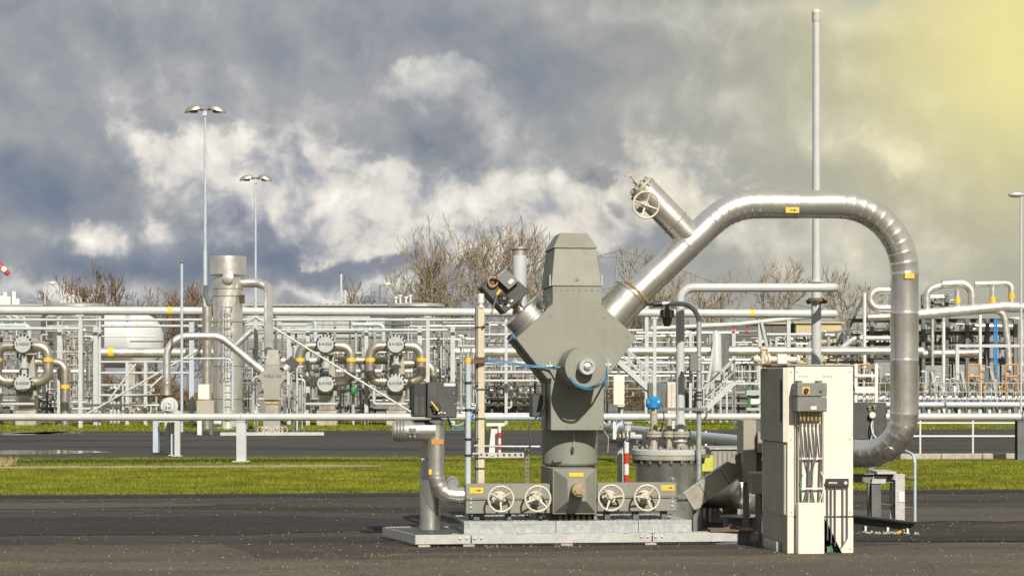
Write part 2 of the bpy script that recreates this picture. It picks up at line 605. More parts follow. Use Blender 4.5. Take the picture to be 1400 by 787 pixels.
class Frame:
    """upright plane family turned by th about z; d is the depth behind the plane through O"""
    def __init__(s, ox, oy, th):
        s.O = Vector((ox, oy, 0))
        s.ex = Vector((math.cos(th), math.sin(th), 0))
        s.ey = Vector((-math.sin(th), math.cos(th), 0))
        s.T = Matrix.Translation(s.O) @ Matrix.Rotation(th, 4, 'Z')

    def Y(s, px, d=0.0):
        dr = Vector(((px - 700) / F, 1, 0))
        return (d + s.O.dot(s.ey)) / dr.dot(s.ey)

    def W(s, px, py, d=0.0):
        return P(px, py, s.Y(px, d))

    def L(s, px, py, d=0.0):
        q = s.W(px, py, d) - s.O
        return Vector((q.dot(s.ex), d, q.z))

    def k(s, px=700, d=0.0):
        return s.Y(px, d) / F           # metres per pixel


def text_mesh(txt, size, name='lettering'):
    cu_ = bpy.data.curves.new(name, 'FONT')
    cu_.body = txt
    cu_.size = size
    cu_.align_x = 'CENTER'
    cu_.align_y = 'CENTER'
    cu_.extrude = 0.002
    ob = bpy.data.objects.new('tmp_text', cu_)
    COL.objects.link(ob)
    dg = bpy.context.evaluated_depsgraph_get()
    me = bpy.data.meshes.new_from_object(ob.evaluated_get(dg))
    bpy.data.objects.remove(ob)
    bpy.data.curves.remove(cu_)
    me.name = name
    return me


def lettering(txt, size, loc, th, parent, mat='ink'):
    me = text_mesh(txt, size)
    me.materials.clear()
    me.materials.append(M[mat])
    o = bpy.data.objects.new('lettering', me)
    COL.objects.link(o)
    o.parent = parent
    org = ORG.get(parent.name, Vector((0, 0, 0)))
    o.location = Vector(loc) - org
    o.rotation_euler = (R(90), 0, th)
    ORG[o.name] = org
    return o


def handwheel(parent, c, n, Rr, r, mat, spokes=3, rot=0.0, dish=0.03):
    """rim with spokes and hub under it as sub-parts"""
    c, n = Vector(c), Vector(n).normalized()
    rim = MB().torus(c, n, Rr, r, 36, 8).build('handwheel', mat, parent, 60)
    a, b = MB.frame(n)
    for k in range(spokes):
        g = rot + 2 * math.pi * k / spokes
        d = a * math.cos(g) + b * math.sin(g)
        MB().cyl(c - n * dish + d * Rr * 0.16, c + d * Rr * 0.98, r * 1.25, r * 0.85, 8).build('spoke', mat, rim, 60)
    MB().lathe(c - n * (dish + 0.03), n, [(0, Rr * 0.30), (0.02, Rr * 0.30), (0.035, Rr * 0.20), (0.055, Rr * 0.17), (0.065, Rr * 0.10)], 14).build('hub', mat, rim, 40)
    return rim


def bolt_ring(parent, c, n, Rr, count, br, h, mat, start=0.0):
    c, n = Vector(c), Vector(n).normalized()
    a, b = MB.frame(n)
    me = None
    org = ORG.get(parent.name, Vector((0, 0, 0)))
    for k in range(count):
        g = start + 2 * math.pi * k / count
        q = c + (a * math.cos(g) + b * math.sin(g)) * Rr
        if me is None:
            ob = MB().lathe((0, 0, 0), n, [(0, br), (h * 0.7, br), (h, br * 0.7)], 6).build('bolt', mat, None, 30)
            me = ob.data
        else:
            ob = bpy.data.objects.new('bolt', me)
            COL.objects.link(ob)
        ob.parent = parent
        ob.location = q - org
        ORG[ob.name] = org

M['shed_dark'] = material('slate_sheet_wall', (0.17, 0.175, 0.18), 0.6, 0.0, 0.1, 0.4)
M['fitting'] = material('greyed_fitting', (0.36, 0.34, 0.28), 0.5, 0.15, 0.12, 9.0, 0.05, 60.0, 0.1, dirt=(0.2, 0.16, 0.1), dirt_amt=0.45, dirt_scale=8.0)
M['bolt_grey'] = material('weathered_bolt', (0.21, 0.19, 0.155), 0.6, 0.3, 0.25, 20.0)
M['post_beige'] = material('weathered_beige_post', (0.50, 0.44, 0.32), 0.55, 0.0, 0.1, 4.0, dirt=(0.32, 0.27, 0.19), dirt_amt=0.5, dirt_scale=4.0)
M['tank_white'] = material('tank_white', (0.56, 0.57, 0.58), 0.5, 0.0, 0.05, 0.4, dirt=(0.4, 0.4, 0.4), dirt_amt=0.3, dirt_scale=0.5)
M['duct_grey'] = material('weathered_sheet', (0.30, 0.28, 0.23), 0.5, 0.25, 0.12, 3.0, 0.04, 30.0, 0.1, dirt=(0.2, 0.18, 0.14), dirt_amt=0.45)
M['paint_far'] = material('far_grey_paint', (0.33, 0.345, 0.35), 0.45, 0.0, 0.15, 0.6, dirt=(0.2, 0.19, 0.17), dirt_amt=0.5, dirt_scale=1.0)
M['head_grey'] = material('grey_head_paint', (0.40, 0.42, 0.42), 0.45, 0.0, 0.12, 1.5, dirt=(0.26, 0.25, 0.22), dirt_amt=0.5, dirt_scale=2.0)
# ================================================================== ground, road, grass
TH = R(6.5)
G = Frame(0, 0, TH)


def sheet(name, y0, y1, z, mat, x0=-70, x1=70, nx=1):
    mb = MB(G.T)
    mb.add([(x0, y0, z), (x1, y0, z), (x1, y1, z), (x0, y1, z)], [(0, 1, 2, 3)])
    return struct(mb, name, mat)


def ground_mat(name, c_lo, c_hi, sc=0.6, speck=None, speck_amt=0.0, speck_scale=60.0, stretch=(1, 1, 1), bump=0.3, bscale=80.0,
               patch=None, patch_amt=0.0, patch_scale=0.25, patch_range=(0.5, 0.6), rough=0.9, fine_amt=0.5, crack=None):
    mt = bpy.data.materials.new(name)
    mt.use_nodes = True
    t = NT(mt.node_tree)
    b = t.n['Principled BSDF']
    tcn = t.new('ShaderNodeTexCoord')
    ob = tcn.outputs['Object']
    st = t.vm('MULTIPLY', ob, stretch)
    nz = t.noise(st, sc, 7, 0.62)
    c = t.mix(t.step(nz, 0.34, 0.66), tuple(c_lo) + (1,), tuple(c_hi) + (1,))
    fz = t.noise(ob, 35.0, 4, 0.7)
    c = t.mix(t.m('MULTIPLY', t.step(fz, 0.35, 0.7), fine_amt), c, tuple(x * 1.9 for x in c_hi) + (1,))
    gz = t.noise(ob, 14.0, 5, 0.75)
    c = t.mix(t.m('MULTIPLY', t.step(gz, 0.42, 0.62), fine_amt), c, tuple(x * 0.55 for x in c_lo) + (1,))
    if patch is not None:
        pz = t.noise(t.vm('MULTIPLY', ob, (0.35, 1.3, 1.0)), patch_scale, 4, 0.55)
        c = t.mix(t.m('MULTIPLY', t.step(pz, *patch_range), patch_amt), c, tuple(patch) + (1,))
    if crack is not None:
        vo = t.new('ShaderNodeTexVoronoi', feature='DISTANCE_TO_EDGE')
        wz = t.new('ShaderNodeTexNoise')
        t.put(wz.inputs['Vector'], ob)
        wz.inputs['Scale'].default_value = 3.0
        wv = t.vm('ADD', ob, t.vm('SCALE', t.vm('SUBTRACT', wz.outputs['Color'], (0.5, 0.5, 0.5)), None, 0.5))
        t.put(vo.inputs['Vector'], wv)
        vo.inputs['Scale'].default_value = 0.22
        ck = t.m('SUBTRACT', 1.0, t.step(vo.outputs['Distance'], 0.0, 0.006))
        c = t.mix(t.m('MULTIPLY', ck, 0.7), c, tuple(crack) + (1,))
    if speck is not None:
        sz = t.noise(ob, speck_scale, 2, 0.5)
        c = t.mix(t.m('MULTIPLY', t.step(sz, 0.68, 0.74), speck_amt), c, tuple(speck) + (1,))
    t.l.new(c, b.inputs['Base Color'])
    b.inputs['Roughness'].default_value = rough
    b.inputs['Specular IOR Level'].default_value = 0.25
    bn = t.new('ShaderNodeBump')
    bn.inputs['Strength'].default_value = bump
    bn.inputs['Distance'].default_value = 0.02
    t.l.new(t.noise(ob, bscale, 4, 0.7), bn.inputs['Height'])
    t.l.new(bn.outputs[0], b.inputs['Normal'])
    return mt


M['asphalt'] = ground_mat('asphalt', (0.033, 0.029, 0.026), (0.056, 0.049, 0.042), 0.7, (0.26, 0.23, 0.18), 0.55, 26.0, (0.5, 1.6, 1),
                          patch=(0.024, 0.022, 0.021), patch_amt=0.8, patch_scale=0.45, crack=(0.12, 0.10, 0.07))
M['asphalt_old'] = ground_mat('weathered_asphalt', (0.062, 0.054, 0.044), (0.094, 0.081, 0.064), 0.8, (0.30, 0.26, 0.20), 0.55, 26.0, (0.6, 1.6, 1),
                              patch=(0.06, 0.054, 0.047), patch_amt=0.7, patch_scale=0.5, crack=(0.03, 0.028, 0.02))
M['asphalt_far'] = ground_mat('wet_asphalt', (0.036, 0.034, 0.034), (0.060, 0.055, 0.050), 0.4, (0.3, 0.3, 0.28), 0.3, 8.0, (0.3, 1.6, 1),
                              patch=(0.024, 0.025, 0.028), patch_amt=0.85, patch_scale=0.22, rough=0.7)
M['lawn'] = ground_mat('lawn', (0.090, 0.103, 0.010), (0.13, 0.138, 0.014), 1.2, None, 0, 1, (0.6, 1.2, 1), 0.6, 40.0,
                       patch=(0.13, 0.135, 0.03), patch_amt=0.5, patch_scale=0.9, fine_amt=0.15)
M['field'] = ground_mat('field', (0.085, 0.085, 0.035), (0.12, 0.105, 0.05), 0.1, None, 0, 1, (1, 1, 1), 0.3, 5.0)
M['grit'] = ground_mat('grit', (0.26, 0.22, 0.16), (0.36, 0.31, 0.23), 2.0, (0.5, 0.46, 0.38), 0.5, 30.0, (1, 1, 1), 0.6, 30.0)
M['yard'] = ground_mat('yard_concrete', (0.17, 0.155, 0.125), (0.25, 0.225, 0.18), 0.3, None, 0, 1, (0.4, 1.5, 1), 0.3, 10.0,
                       patch=(0.12, 0.10, 0.07), patch_amt=0.6, patch_scale=0.2)
M['water'] = material('puddle_water', (0.02, 0.022, 0.025), 0.05, 0.0, 0.1, 1.0)

mb = MB()
mb.add([(-2500, -300, -0.016), (2500, -300, -0.016), (2500, 3500, -0.016), (-2500, 3500, -0.016)], [(0, 1, 2, 3)])
struct(mb, 'ground', 'field')
sheet('asphalt_pad', -20, 31.35, 0.0, 'asphalt')
sheet('lawn_verge', 31.30, 48.7, -0.004, 'lawn')
sheet('road', 48.6, 81.2, 0.0, 'asphalt_far', -90, 90)
sheet('lawn', 81.1, 103.0, -0.004, 'lawn', -110, 110)
sheet('yard', 102.9, 165.0, 0.0, 'yard', -140, 140)
# older, paler paving in front with a broken joint
mb = MB(G.T)
mb.add([(-40, -20, 0.004), (40, -20, 0.004), (40, 20.3, 0.004), (7.0, 20.2, 0.004), (5.6, 19.75, 0.004), (3.4, 19.65, 0.004), (1.2, 19.55, 0.004), (0.25, 19.05, 0.004), (-0.30, 19.12, 0.004),
        (-0.42, 20.0, 0.004), (-0.75, 20.9, 0.004), (-3.0, 21.0, 0.004), (-9.0, 21.5, 0.004), (-40, 22.0, 0.004)], [tuple(range(14))])
struct(mb, 'pavement', 'asphalt_old')
mb = MB(G.T)
mb.add([(-40, -20, 0.008), (40, -20, 0.008), (40, 18.9, 0.008), (4.0, 18.85, 0.008), (1.3, 18.8, 0.008), (1.1, 18.72, 0.008), (-1.5, 18.78, 0.008), (-4, 18.7, 0.008), (-40, 18.9, 0.008)], [tuple(range(9))])
struct(mb, 'pavement', ground_mat('worn_paving', (0.076, 0.065, 0.052), (0.114, 0.098, 0.076), 1.0, (0.32, 0.28, 0.22), 0.6, 26.0, (0.7, 1.5, 1),
                                  patch=(0.070, 0.061, 0.050), patch_amt=0.6, patch_scale=0.6, crack=(0.05, 0.045, 0.035)))


def ragged(name, x0, x1, y0, y1, z, mat, amp, seed):
    rr = random.Random(seed)
    n = int((x1 - x0) / 0.35)
    ym = (y0 + y1) / 2
    tp = lambda i: min(1.0, (min(i, n - i) + 0.4) / 5.0) ** 0.5
    lo_ = [(x0 + (x1 - x0) * i / n, ym + (y0 - ym) * tp(i) + rr.uniform(-amp, amp) * tp(i), z) for i in range(n + 1)]
    hi_ = [(x0 + (x1 - x0) * i / n, ym + (y1 - ym) * tp(i) + rr.uniform(-amp, amp) * tp(i), z) for i in range(n, -1, -1)]
    mb = MB(G.T)
    mb.add(lo_ + hi_, [tuple(range(2 * n + 2))])
    return struct(mb, name, mat)


# dark resealed patches on the pad
M['sealed'] = ground_mat('resealed_asphalt', (0.020, 0.020, 0.021), (0.032, 0.031, 0.030), 0.8, (0.22, 0.20, 0.16), 0.5, 26.0, (0.5, 1.6, 1))
M['faded'] = ground_mat('faded_asphalt', (0.058, 0.052, 0.045), (0.085, 0.075, 0.062), 0.8, (0.26, 0.23, 0.17), 0.5, 26.0, (0.5, 1.6, 1))
ragged('asphalt_patch', -9, 1.6, 22.4, 25.6, 0.004, 'sealed', 0.16, 6)
ragged('asphalt_patch', 5.8, 13, 20.35, 21.3, 0.008, 'sealed', 0.10, 7)
ragged('asphalt_patch', -9, -1.0, 27.6, 28.9, 0.004, 'faded', 0.14, 8)
ragged('asphalt_patch', 5.2, 15, 23.6, 26.3, 0.004, 'faded', 0.2, 9)
ragged('asphalt_patch', -9, 15, 30.2, 31.0, 0.004, 'sealed', 0.12, 10)
# narrow grit path along the verge, left, and a darker strip with little grass under the long pipe
M['dark_ground'] = ground_mat('dark_bare_ground', (0.022, 0.024, 0.010), (0.040, 0.040, 0.016), 1.0, None, 0, 1, (0.5, 1, 1), 0.5, 30.0)
ragged('path', -14, 2.2, 41.9, 43.2, 0.002, 'grit', 0.15, 3)
ragged('dark_strip', -14, 4.0, 44.9, 46.8, 0.002, 'dark_ground', 0.25, 4)
ragged('dark_strip', 4.0, 18, 45.6, 46.6, 0.002, 'dark_ground', 0.18, 5)
# concrete kerb between the verge and the road, right
for i in range(10):
    x = 14.3 + i * 1.0
    mb = MB(G.T).box(x, x + 0.985, 45.0, 45.25, 0, 0.14, 0.015)
    o = struct(mb, 'kerb', 'concrete')
# puddles on the far road
for (px, py, rx, ry) in ((25, 592, 1.6, 0.9), (62, 591.5, 1.2, 0.5), (20, 618, 2.3, 0.5)):
    c = P(px, py, EYE * F / (py - HOR))
    random.seed(px)
    mb = MB()
    n = 26
    mb.add([(c.x + rx * math.cos(g) * (0.8 + 0.35 * random.random()), c.y + ry * 4 * math.sin(g) * (0.8 + 0.35 * random.random()), 0.005)
            for g in [2 * math.pi * k / n for k in range(n)]], [tuple(range(n))])
    o = struct(mb, 'puddle_water', 'water')


# short grass blades on the verges
def blades(name, n, xr, yr, hmin, hmax, wd, mat, seed, keep=None):
    rng = np.random.default_rng(seed)
    x = rng.uniform(xr[0], xr[1], n)
    y = rng.uniform(yr[0], yr[1], n)
    if keep is not None:
        k = keep(x, y, rng)
        x, y = x[k], y[k]
        n = len(x)
    h = rng.uniform(hmin, hmax, n)
    a = rng.uniform(0, 2 * np.pi, n)
    lean = rng.normal(0, 0.45, (n, 2))
    c, s = math.cos(TH), math.sin(TH)
    wx, wy = x * c - y * s, x * s + y * c
    v = np.zeros((n, 3, 3), dtype=np.float32)
    v[:, 0] = np.stack([wx - np.cos(a) * wd / 2, wy - np.sin(a) * wd / 2, np.full(n, -0.004)], 1)
    v[:, 1] = np.stack([wx + np.cos(a) * wd / 2, wy + np.sin(a) * wd / 2, np.full(n, -0.004)], 1)
    v[:, 2] = np.stack([wx + lean[:, 0] * h, wy + lean[:, 1] * h, h], 1)
    me = bpy.data.meshes.new(name)
    me.vertices.add(n * 3)
    me.vertices.foreach_set('co', v.reshape(-1))
    me.loops.add(n * 3)
    me.loops.foreach_set('vertex_index', np.arange(n * 3, dtype=np.int32))
    me.polygons.add(n)
    me.polygons.foreach_set('loop_start', np.arange(0, n * 3, 3, dtype=np.int32))
    me.update()
    me.materials.append(M[mat])
    o = bpy.data.objects.new(name, me)
    COL.objects.link(o)
    o['kind'] = 'stuff'
    return o


M['blade'] = material('grass_blade', (0.150, 0.168, 0.012), 0.7, 0.0, 0.38, 0.8, spec=0.2, dirt=(0.22, 0.18, 0.05), dirt_amt=0.7, dirt_scale=1.4)
M['dry'] = material('dry_grass', (0.32, 0.25, 0.12), 0.8, 0.0, 0.3, 3.0)
M['weed'] = material('weed', (0.16, 0.17, 0.03), 0.8, 0.0, 0.3, 3.0)


def keep_edge(x, y, rng):
    edge = 31.33 + 0.10 * np.sin(x * 1.3) + 0.07 * np.sin(x * 3.1) + 0.06 * np.sin(x * 7.7 + 1) + np.abs(rng.normal(0, 0.06, len(x))) - 0.12
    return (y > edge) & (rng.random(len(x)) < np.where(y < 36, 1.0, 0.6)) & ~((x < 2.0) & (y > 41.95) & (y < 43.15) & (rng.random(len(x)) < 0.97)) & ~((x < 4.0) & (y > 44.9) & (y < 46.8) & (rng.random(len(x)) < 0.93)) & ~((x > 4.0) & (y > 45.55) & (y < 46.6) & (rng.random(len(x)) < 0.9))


g = blades('grass', 330000, (-9, 19), (30.9, 48.4), 0.02, 0.052, 0.016, 'blade', 3, keep_edge)
tag(g, 'short bright green grass of the verge behind the asphalt pad', 'grass', kind='stuff')
g = blades('grass', 60000, (-30, 32), (81.3, 102.5), 0.04, 0.12, 0.05, 'blade', 5)
tag(g, 'far strip of green grass beyond the road', 'grass', kind='stuff')


def joint_keep(x, y, rng):
    line = 18.8 + 0.05 * np.sin(x * 2.3) + np.where((x > 0.25) & (x < 1.2), (x - 0.25) * 0.5, 0)
    near = np.abs(y - line) < 0.035
    return near & (np.sin(x * 1.7) + np.sin(x * 5.1 + 2) + rng.normal(0, 0.6, len(x)) > 1.5)


g = blades('weeds', 60000, (-6, 8), (18.6, 19.5), 0.01, 0.04, 0.008, 'weed', 8, joint_keep)
tag(g, 'weeds growing in the joint of the front paving', 'weeds', kind='stuff')
rng = np.random.default_rng(4)
g = blades('weeds', 14000, (1.0, 7.5), (19.2, 21.8), 0.01, 0.05, 0.008, 'dry', 9,
           lambda x, y, r: ((np.abs(y - 20.20) < 0.05) & (x < 3.0) & (np.sin(x * 3.3) + np.sin(x * 9.1) > 0.2)) | ((x > 6.3) & (np.abs(y - 21.75) < 0.1) & (x < 7.1)))
tag(g, 'dry weeds along the foot of the steel skid', 'weeds', kind='stuff')
g = blades('dry_grass', 500, (-6.9, -5.9), (43.4, 44.2), 0.06, 0.24, 0.02, 'dry', 12)
tag(g, 'tangle of dry straw grass beside the grit path', 'grass', kind='stuff')

# loose chippings on the pad
rng = np.random.default_rng(11)
nst = 4500
mb = MB()
for i in range(nst):
    yy = 17.0 + 14.3 * rng.random() ** 1.3
    xx = (rng.random() - 0.5) * 0.56 * yy
    s_ = 0.003 + 0.009 * rng.random() ** 4
    a_ = rng.random() * 6.28
    z0 = 0.009 if yy < 21.8 else 0.001
    mb.add([(xx + s_ * math.cos(a_ + k * 2.09), yy + s_ * math.sin(a_ + k * 2.09), z0) for k in range(3)] + [(xx, yy, z0 + s_ * 1.1)],
           [(0, 1, 3), (1, 2, 3), (2, 0, 3)])
M['chip'] = material('stone_chip', (0.22, 0.19, 0.14), 0.9, 0.0, 0.3, 30.0)
o = mb.build('gravel', 'chip', None, 0)
tag(o, 'pale loose chippings scattered over the asphalt', 'gravel', kind='stuff')
# ================================================================== the wellhead skid in front
_oy = 21.5
U = Frame((787 - 700) * _oy / F, _oy, R(7))
FRONT = -U.ey


def UP(pxs, d):
    return [(lambda q: (q.x, q.z))(U.L(x, y, d)) for x, y in pxs]


def loft(mb, a, za, b, zb):
    """two rectangles (x0, x1, y0, y1) at heights za and zb joined"""
    vs = []
    for (x0, x1, y0, y1), z in ((a, za), (b, zb)):
        vs += [(x0, y0, z), (x1, y0, z), (x1, y1, z), (x0, y1, z)]
    mb.add(vs, [(0, 3, 2, 1), (4, 5, 6, 7), (0, 1, 5, 4), (1, 2, 6, 5), (2, 3, 7, 6), (3, 0, 4, 7)])
    return mb


def plate(parent, name, x0, y0, x1, y1, d, th=0.006, mat='yellow', fr=U, b=0.0):
    a, c = fr.L(x0, y0, d), fr.L(x1, y1, d)
    return MB(fr.T).box(a.x, c.x, d - th, d, c.z, a.z, b).build(name, mat, parent)


def arrow(parent, px, py, d, ln=9, fr=U):
    a = fr.L(px, py, d)
    k = fr.k(px, d)
    mb = MB(fr.T).box(a.x - ln * k / 2, a.x + ln * k / 2, d - 0.003, d, a.z - 0.5 * k, a.z + 0.5 * k)
    x = a.x + ln * k / 2
    mb.prism([(x - 2.2 * k, a.z - 1.6 * k), (x + 1 * k, a.z), (x - 2.2 * k, a.z + 1.6 * k)], d - 0.0035, d)
    return mb.build('arrow_mark', 'ink', parent)


# ---- skid -----------------------------------------------------------
DF = -0.94
sl, sr = U.L(568, 748, DF).x, U.L(1037, 744, DF).x
sm = U.L(644, 730, DF).x
rt2 = U.L(946, 720, -0.75).x
skid = thing('steel_skid', U.T @ Vector((0, DF, 0)), 'galvanised steel skid with grating treads under the big wellhead', 'skid')
z1, z2 = 0.125, 0.245


def grating(parent, x0, x1, y0, y1, z, name='grating_panel'):
    """bearing bars and cross rods in a border frame"""
    mb = MB(U.T)
    mb.box(x0, x1, y0, y0 + 0.012, z - 0.03, z)
    mb.box(x0, x1, y1 - 0.012, y1, z - 0.03, z)
    mb.box(x0, x0 + 0.012, y0 + 0.012, y1 - 0.012, z - 0.03, z)
    mb.box(x1 - 0.012, x1, y0 + 0.012, y1 - 0.012, z - 0.03, z)
    fr = mb.build(name, 'galv', parent)
    mb = MB(U.T)
    n = int((x1 - x0) / 0.048)
    for i in range(1, n):
        x = x0 + (x1 - x0) * i / n
        mb.box(x - 0.003, x + 0.003, y0 + 0.012, y1 - 0.012, z - 0.028, z - 0.002)
    m_ = max(2, int((y1 - y0) / 0.06))
    for j in range(1, m_):
        y = y0 + (y1 - y0) * j / m_
        mb.box(x0 + 0.012, x1 - 0.012, y - 0.003, y + 0.003, z - 0.014, z - 0.004)
    o = mb.build('grating_bars', 'galv', fr, 0)
    o['kind'] = 'stuff'
    return fr


# front beams, each a channel with bolts
for (x0, x1) in ((sl, U.L(643.5, 740, DF).x), (U.L(645, 740, DF).x, U.L(891, 740, DF).x), (U.L(892.5, 740, DF).x, sr)):
    bm = MB(U.T).box(x0, x1, DF, DF + 0.012, 0.028, z1 - 0.004, 0.002)
    bm.box(x0, x1, DF + 0.012, DF + 0.075, 0.028, 0.038)
    bm.box(x0, x1, DF + 0.012, DF + 0.075, z1 - 0.014, z1 - 0.004)
    o = bm.build('edge_beam', 'galv_white', skid)
    for xb in ([x0 + 0.03, x0 + 0.10] if x0 > sl + 0.1 else []) + ([x1 - 0.04, x1 - 0.11] if x1 < sr - 0.1 else []):
        q = U.T @ Vector((xb, DF, 0.085))
        MB().lathe(q, FRONT, [(-0.002, 0.014), (0.009, 0.014), (0.012, 0.009)], 6).build('bolt', 'galv', o)
for x0 in (sr - 0.012,):
    mb = MB(U.T).box(x0, x0 + 0.012, DF + 0.0125, 0.36, 0.028, z1 - 0.005)
    mb.build('end_beam', 'galv_white', skid)
for i, x in enumerate((sl + 0.09, sm - 0.02, sm + 1.0, U.L(890, 740, DF).x, sr - 0.08)):
    MB(U.T).box(x - 0.06, x + 0.06, DF + 0.01, DF + 0.13, 0.0, 0.028).build('foot_pad', 'concrete', skid)
    MB(U.T).box(x - 0.05, x + 0.05, 0.2, 0.32, 0.0, 0.028).build('foot_pad', 'concrete', skid)
# toothed strip below the front beam
mb = MB(U.T)
x = sm + 0.06
while x < U.L(1010, 740, DF).x:
    mb.box(x, x + 0.015, DF + 0.03, DF + 0.04, 0.008, 0.028)
    x += 0.028
mb.build('toothed_strip', 'galv', skid)
xs = [sl + 0.013, sm - 0.01]
SK = 0.26


def lx_(u, y):                       # left panel fans out towards the back
    l_ = sl + 0.013 - SK * (y - DF) / 1.3
    return l_ + (sm - 0.012 - l_) * u


def slat(mb, u0, u1, y0, y1, za, zb):
    vs = [(lx_(u, y), y, z) for z in (za, zb) for y in (y0, y1) for u in (u0, u1)]
    mb.add(vs, [(0, 2, 3, 1), (4, 5, 7, 6), (0, 1, 5, 4), (2, 6, 7, 3), (0, 4, 6, 2), (1, 3, 7, 5)])


mb = MB(U.T)
for a0, a1, b0, b1 in ((0, 1, DF + 0.013, DF + 0.025), (0, 1, 0.338, 0.35), (0, 0.012, DF + 0.0255, 0.3375), (0.988, 1, DF + 0.0255, 0.3375)):
    slat(mb, a0, a1, b0, b1, z1 - 0.03, z1)
lpan = mb.build('grating_panel', 'galv', skid)
for i in range(1, 21):
    mb = MB(U.T)
    slat(mb, i / 21 - 0.0035, i / 21 + 0.0035, DF + 0.026, 0.337, z1 - 0.028, z1 - 0.002)
    mb.build('bearing_bar', 'galv', lpan, 0)
mb = MB(U.T)
slat(mb, -0.024, -0.008, DF + 0.0125, 0.36, 0.028, z1 - 0.005)
mb.build('end_beam', 'galv_white', skid)
cuts = [sm - 0.004, U.L(770, 730, DF).x, U.L(880, 730, DF).x, U.L(944, 730, DF).x, sr - 0.013]
for a_, b_ in zip(cuts[:-1], cuts[1:]):
    grating(skid, a_ + 0.004, b_ - 0.004, DF + 0.013, -0.76, z1)
# raised tread boxes behind the front step
tc_ = [U.L(634, 720, -0.755).x, U.L(760, 720, -0.755).x, U.L(873, 720, -0.755).x, rt2]
for a_, b_ in zip(tc_[:-1], tc_[1:]):
    mb = MB(U.T).box(a_ + 0.003, b_ - 0.003, -0.755, -0.74, 0.10, z2 - 0.031, 0.002)
    mb.build('riser_plate', 'galv', skid)
    grating(skid, a_ + 0.003, b_ - 0.003, -0.755, 0.35, z2)
# clips along the step
for px in (622, 712, 777, 857, 893, 931):
    q = U.L(px, 731, DF)
    MB(U.T).box(q.x - 0.03, q.x + 0.03, DF - 0.004, DF + 0.03, z1 + 0.001, z1 + 0.009).build('clip', 'galv_white', skid)

# ---- wellhead housing ------------------------------------------------
base = U.T @ Vector((0, 0, z2))
well = thing('wellhead', base, 'large grey-green wellhead housing with diamond body and round hub, on the skid', 'wellhead')
D0, D1 = -0.42, 0.33
body_px = [(755.5, 391), (755.5, 415), (705.5, 463), (752.6, 523), (753, 588), (825.5, 588), (826, 521), (870.5, 461), (822.5, 417), (822, 391)]
bp_ = UP(body_px, D0)
body = MB(U.T).prism(bp_, D0, D1).build('body', 'hull', well, 20)
md = body.modifiers.new('edge', 'BEVEL'); md.width = 0.008; md.segments = 2; md.limit_method = 'ANGLE'
# overlapping seam plate round the left edge
mb = MB(U.T)
for (a_, b_) in (((705.5, 463), (752.6, 523)), ((752.6, 523), (753, 588))):
    p, q = U.L(*a_, D0), U.L(*b_, D0)
    p, q = Vector((p.x - 0.004, D0 + 0.30, p.z)), Vector((q.x - 0.004, D0 + 0.30, q.z))
    mb.bar(p, q, 0.024, 0.035, up=(0, 1, 0))
mb.build('seam_strip', 'hull', body)
# rectangular hood with chamfered cap
zt, zb = U.L(787, 339, -0.4).z, U.L(787, 391, -0.42).z
xa0, xa1 = U.L(754, 391, -0.43).x, U.L(822.5, 391, -0.43).x
xb0, xb1 = U.L(758.5, 339, -0.39).x, U.L(814.5, 339, -0.39).x
hood = loft(MB(U.T), (xa0 - 0.004, xa1 + 0.004, -0.432, 0.345), zb, (xb0, xb1, -0.39, 0.30), zt).build('hood', 'hull', well, 20)
md = hood.modifiers.new('edge', 'BEVEL'); md.width = 0.006; md.segments = 2; md.limit_method = 'ANGLE'
xc0, xc1 = U.L(766, 318, -0.28).x, U.L(803.5, 318, -0.28).x
zc = U.L(787, 318.5, -0.28).z
cap = loft(MB(U.T), (xb0 - 0.018, xb1 + 0.018, -0.408, 0.318), zt + 0.001, (xc0, xc1, -0.27, 0.18), zc).build('cap', 'hull', well, 20)
md = cap.modifiers.new('edge', 'BEVEL'); md.width = 0.006; md.segments = 2; md.limit_method = 'ANGLE'
for px in (752, 823):
    q = U.L(px, 384, -0.44)
    MB(U.T).box(q.x - 0.006, q.x + 0.006, -0.446, -0.434, q.z - 0.05, q.z + 0.07).build('latch', 'galv', hood)
q = U.L(789, 381, -0.44)
MB(U.T).prism([(q.x - 0.02, q.z - 0.015), (q.x + 0.02, q.z - 0.015), (q.x, q.z + 0.02)], -0.437, -0.425).build('lifting_lug', 'hull', hood)
# joint line and small fasteners on the sheet faces
for (xa_, xb_) in ((756, 766), (822, 829)):
    p, q = U.L(xa_, 503.5, D0), U.L(xb_, 503.5, D0)
    MB(U.T).box(p.x, q.x, D0 - 0.004, D0 - 0.0004, p.z - 0.005, p.z + 0.005).build('joint_strip', 'hull', body)
for i in range(8):
    p = U.L(759 + i * 8.4, 396, D0)
    MB().lathe(U.T @ Vector((p.x, D0, p.z)), FRONT, [(0, 0.008), (0.005, 0.008), (0.007, 0.004)], 8).build('screw', 'bolt_grey', body)
for px, py in ((757, 583), (775, 583), (805, 583), (821.5, 583), (757, 545), (821.5, 545), (716, 463), (859, 461), (752, 432), (826, 434)):
    p = U.L(px, py, D0)
    MB().lathe(U.T @ Vector((p.x, D0, p.z)), FRONT, [(0, 0.008), (0.005, 0.008), (0.007, 0.004)], 8).build('screw', 'bolt_grey', body)
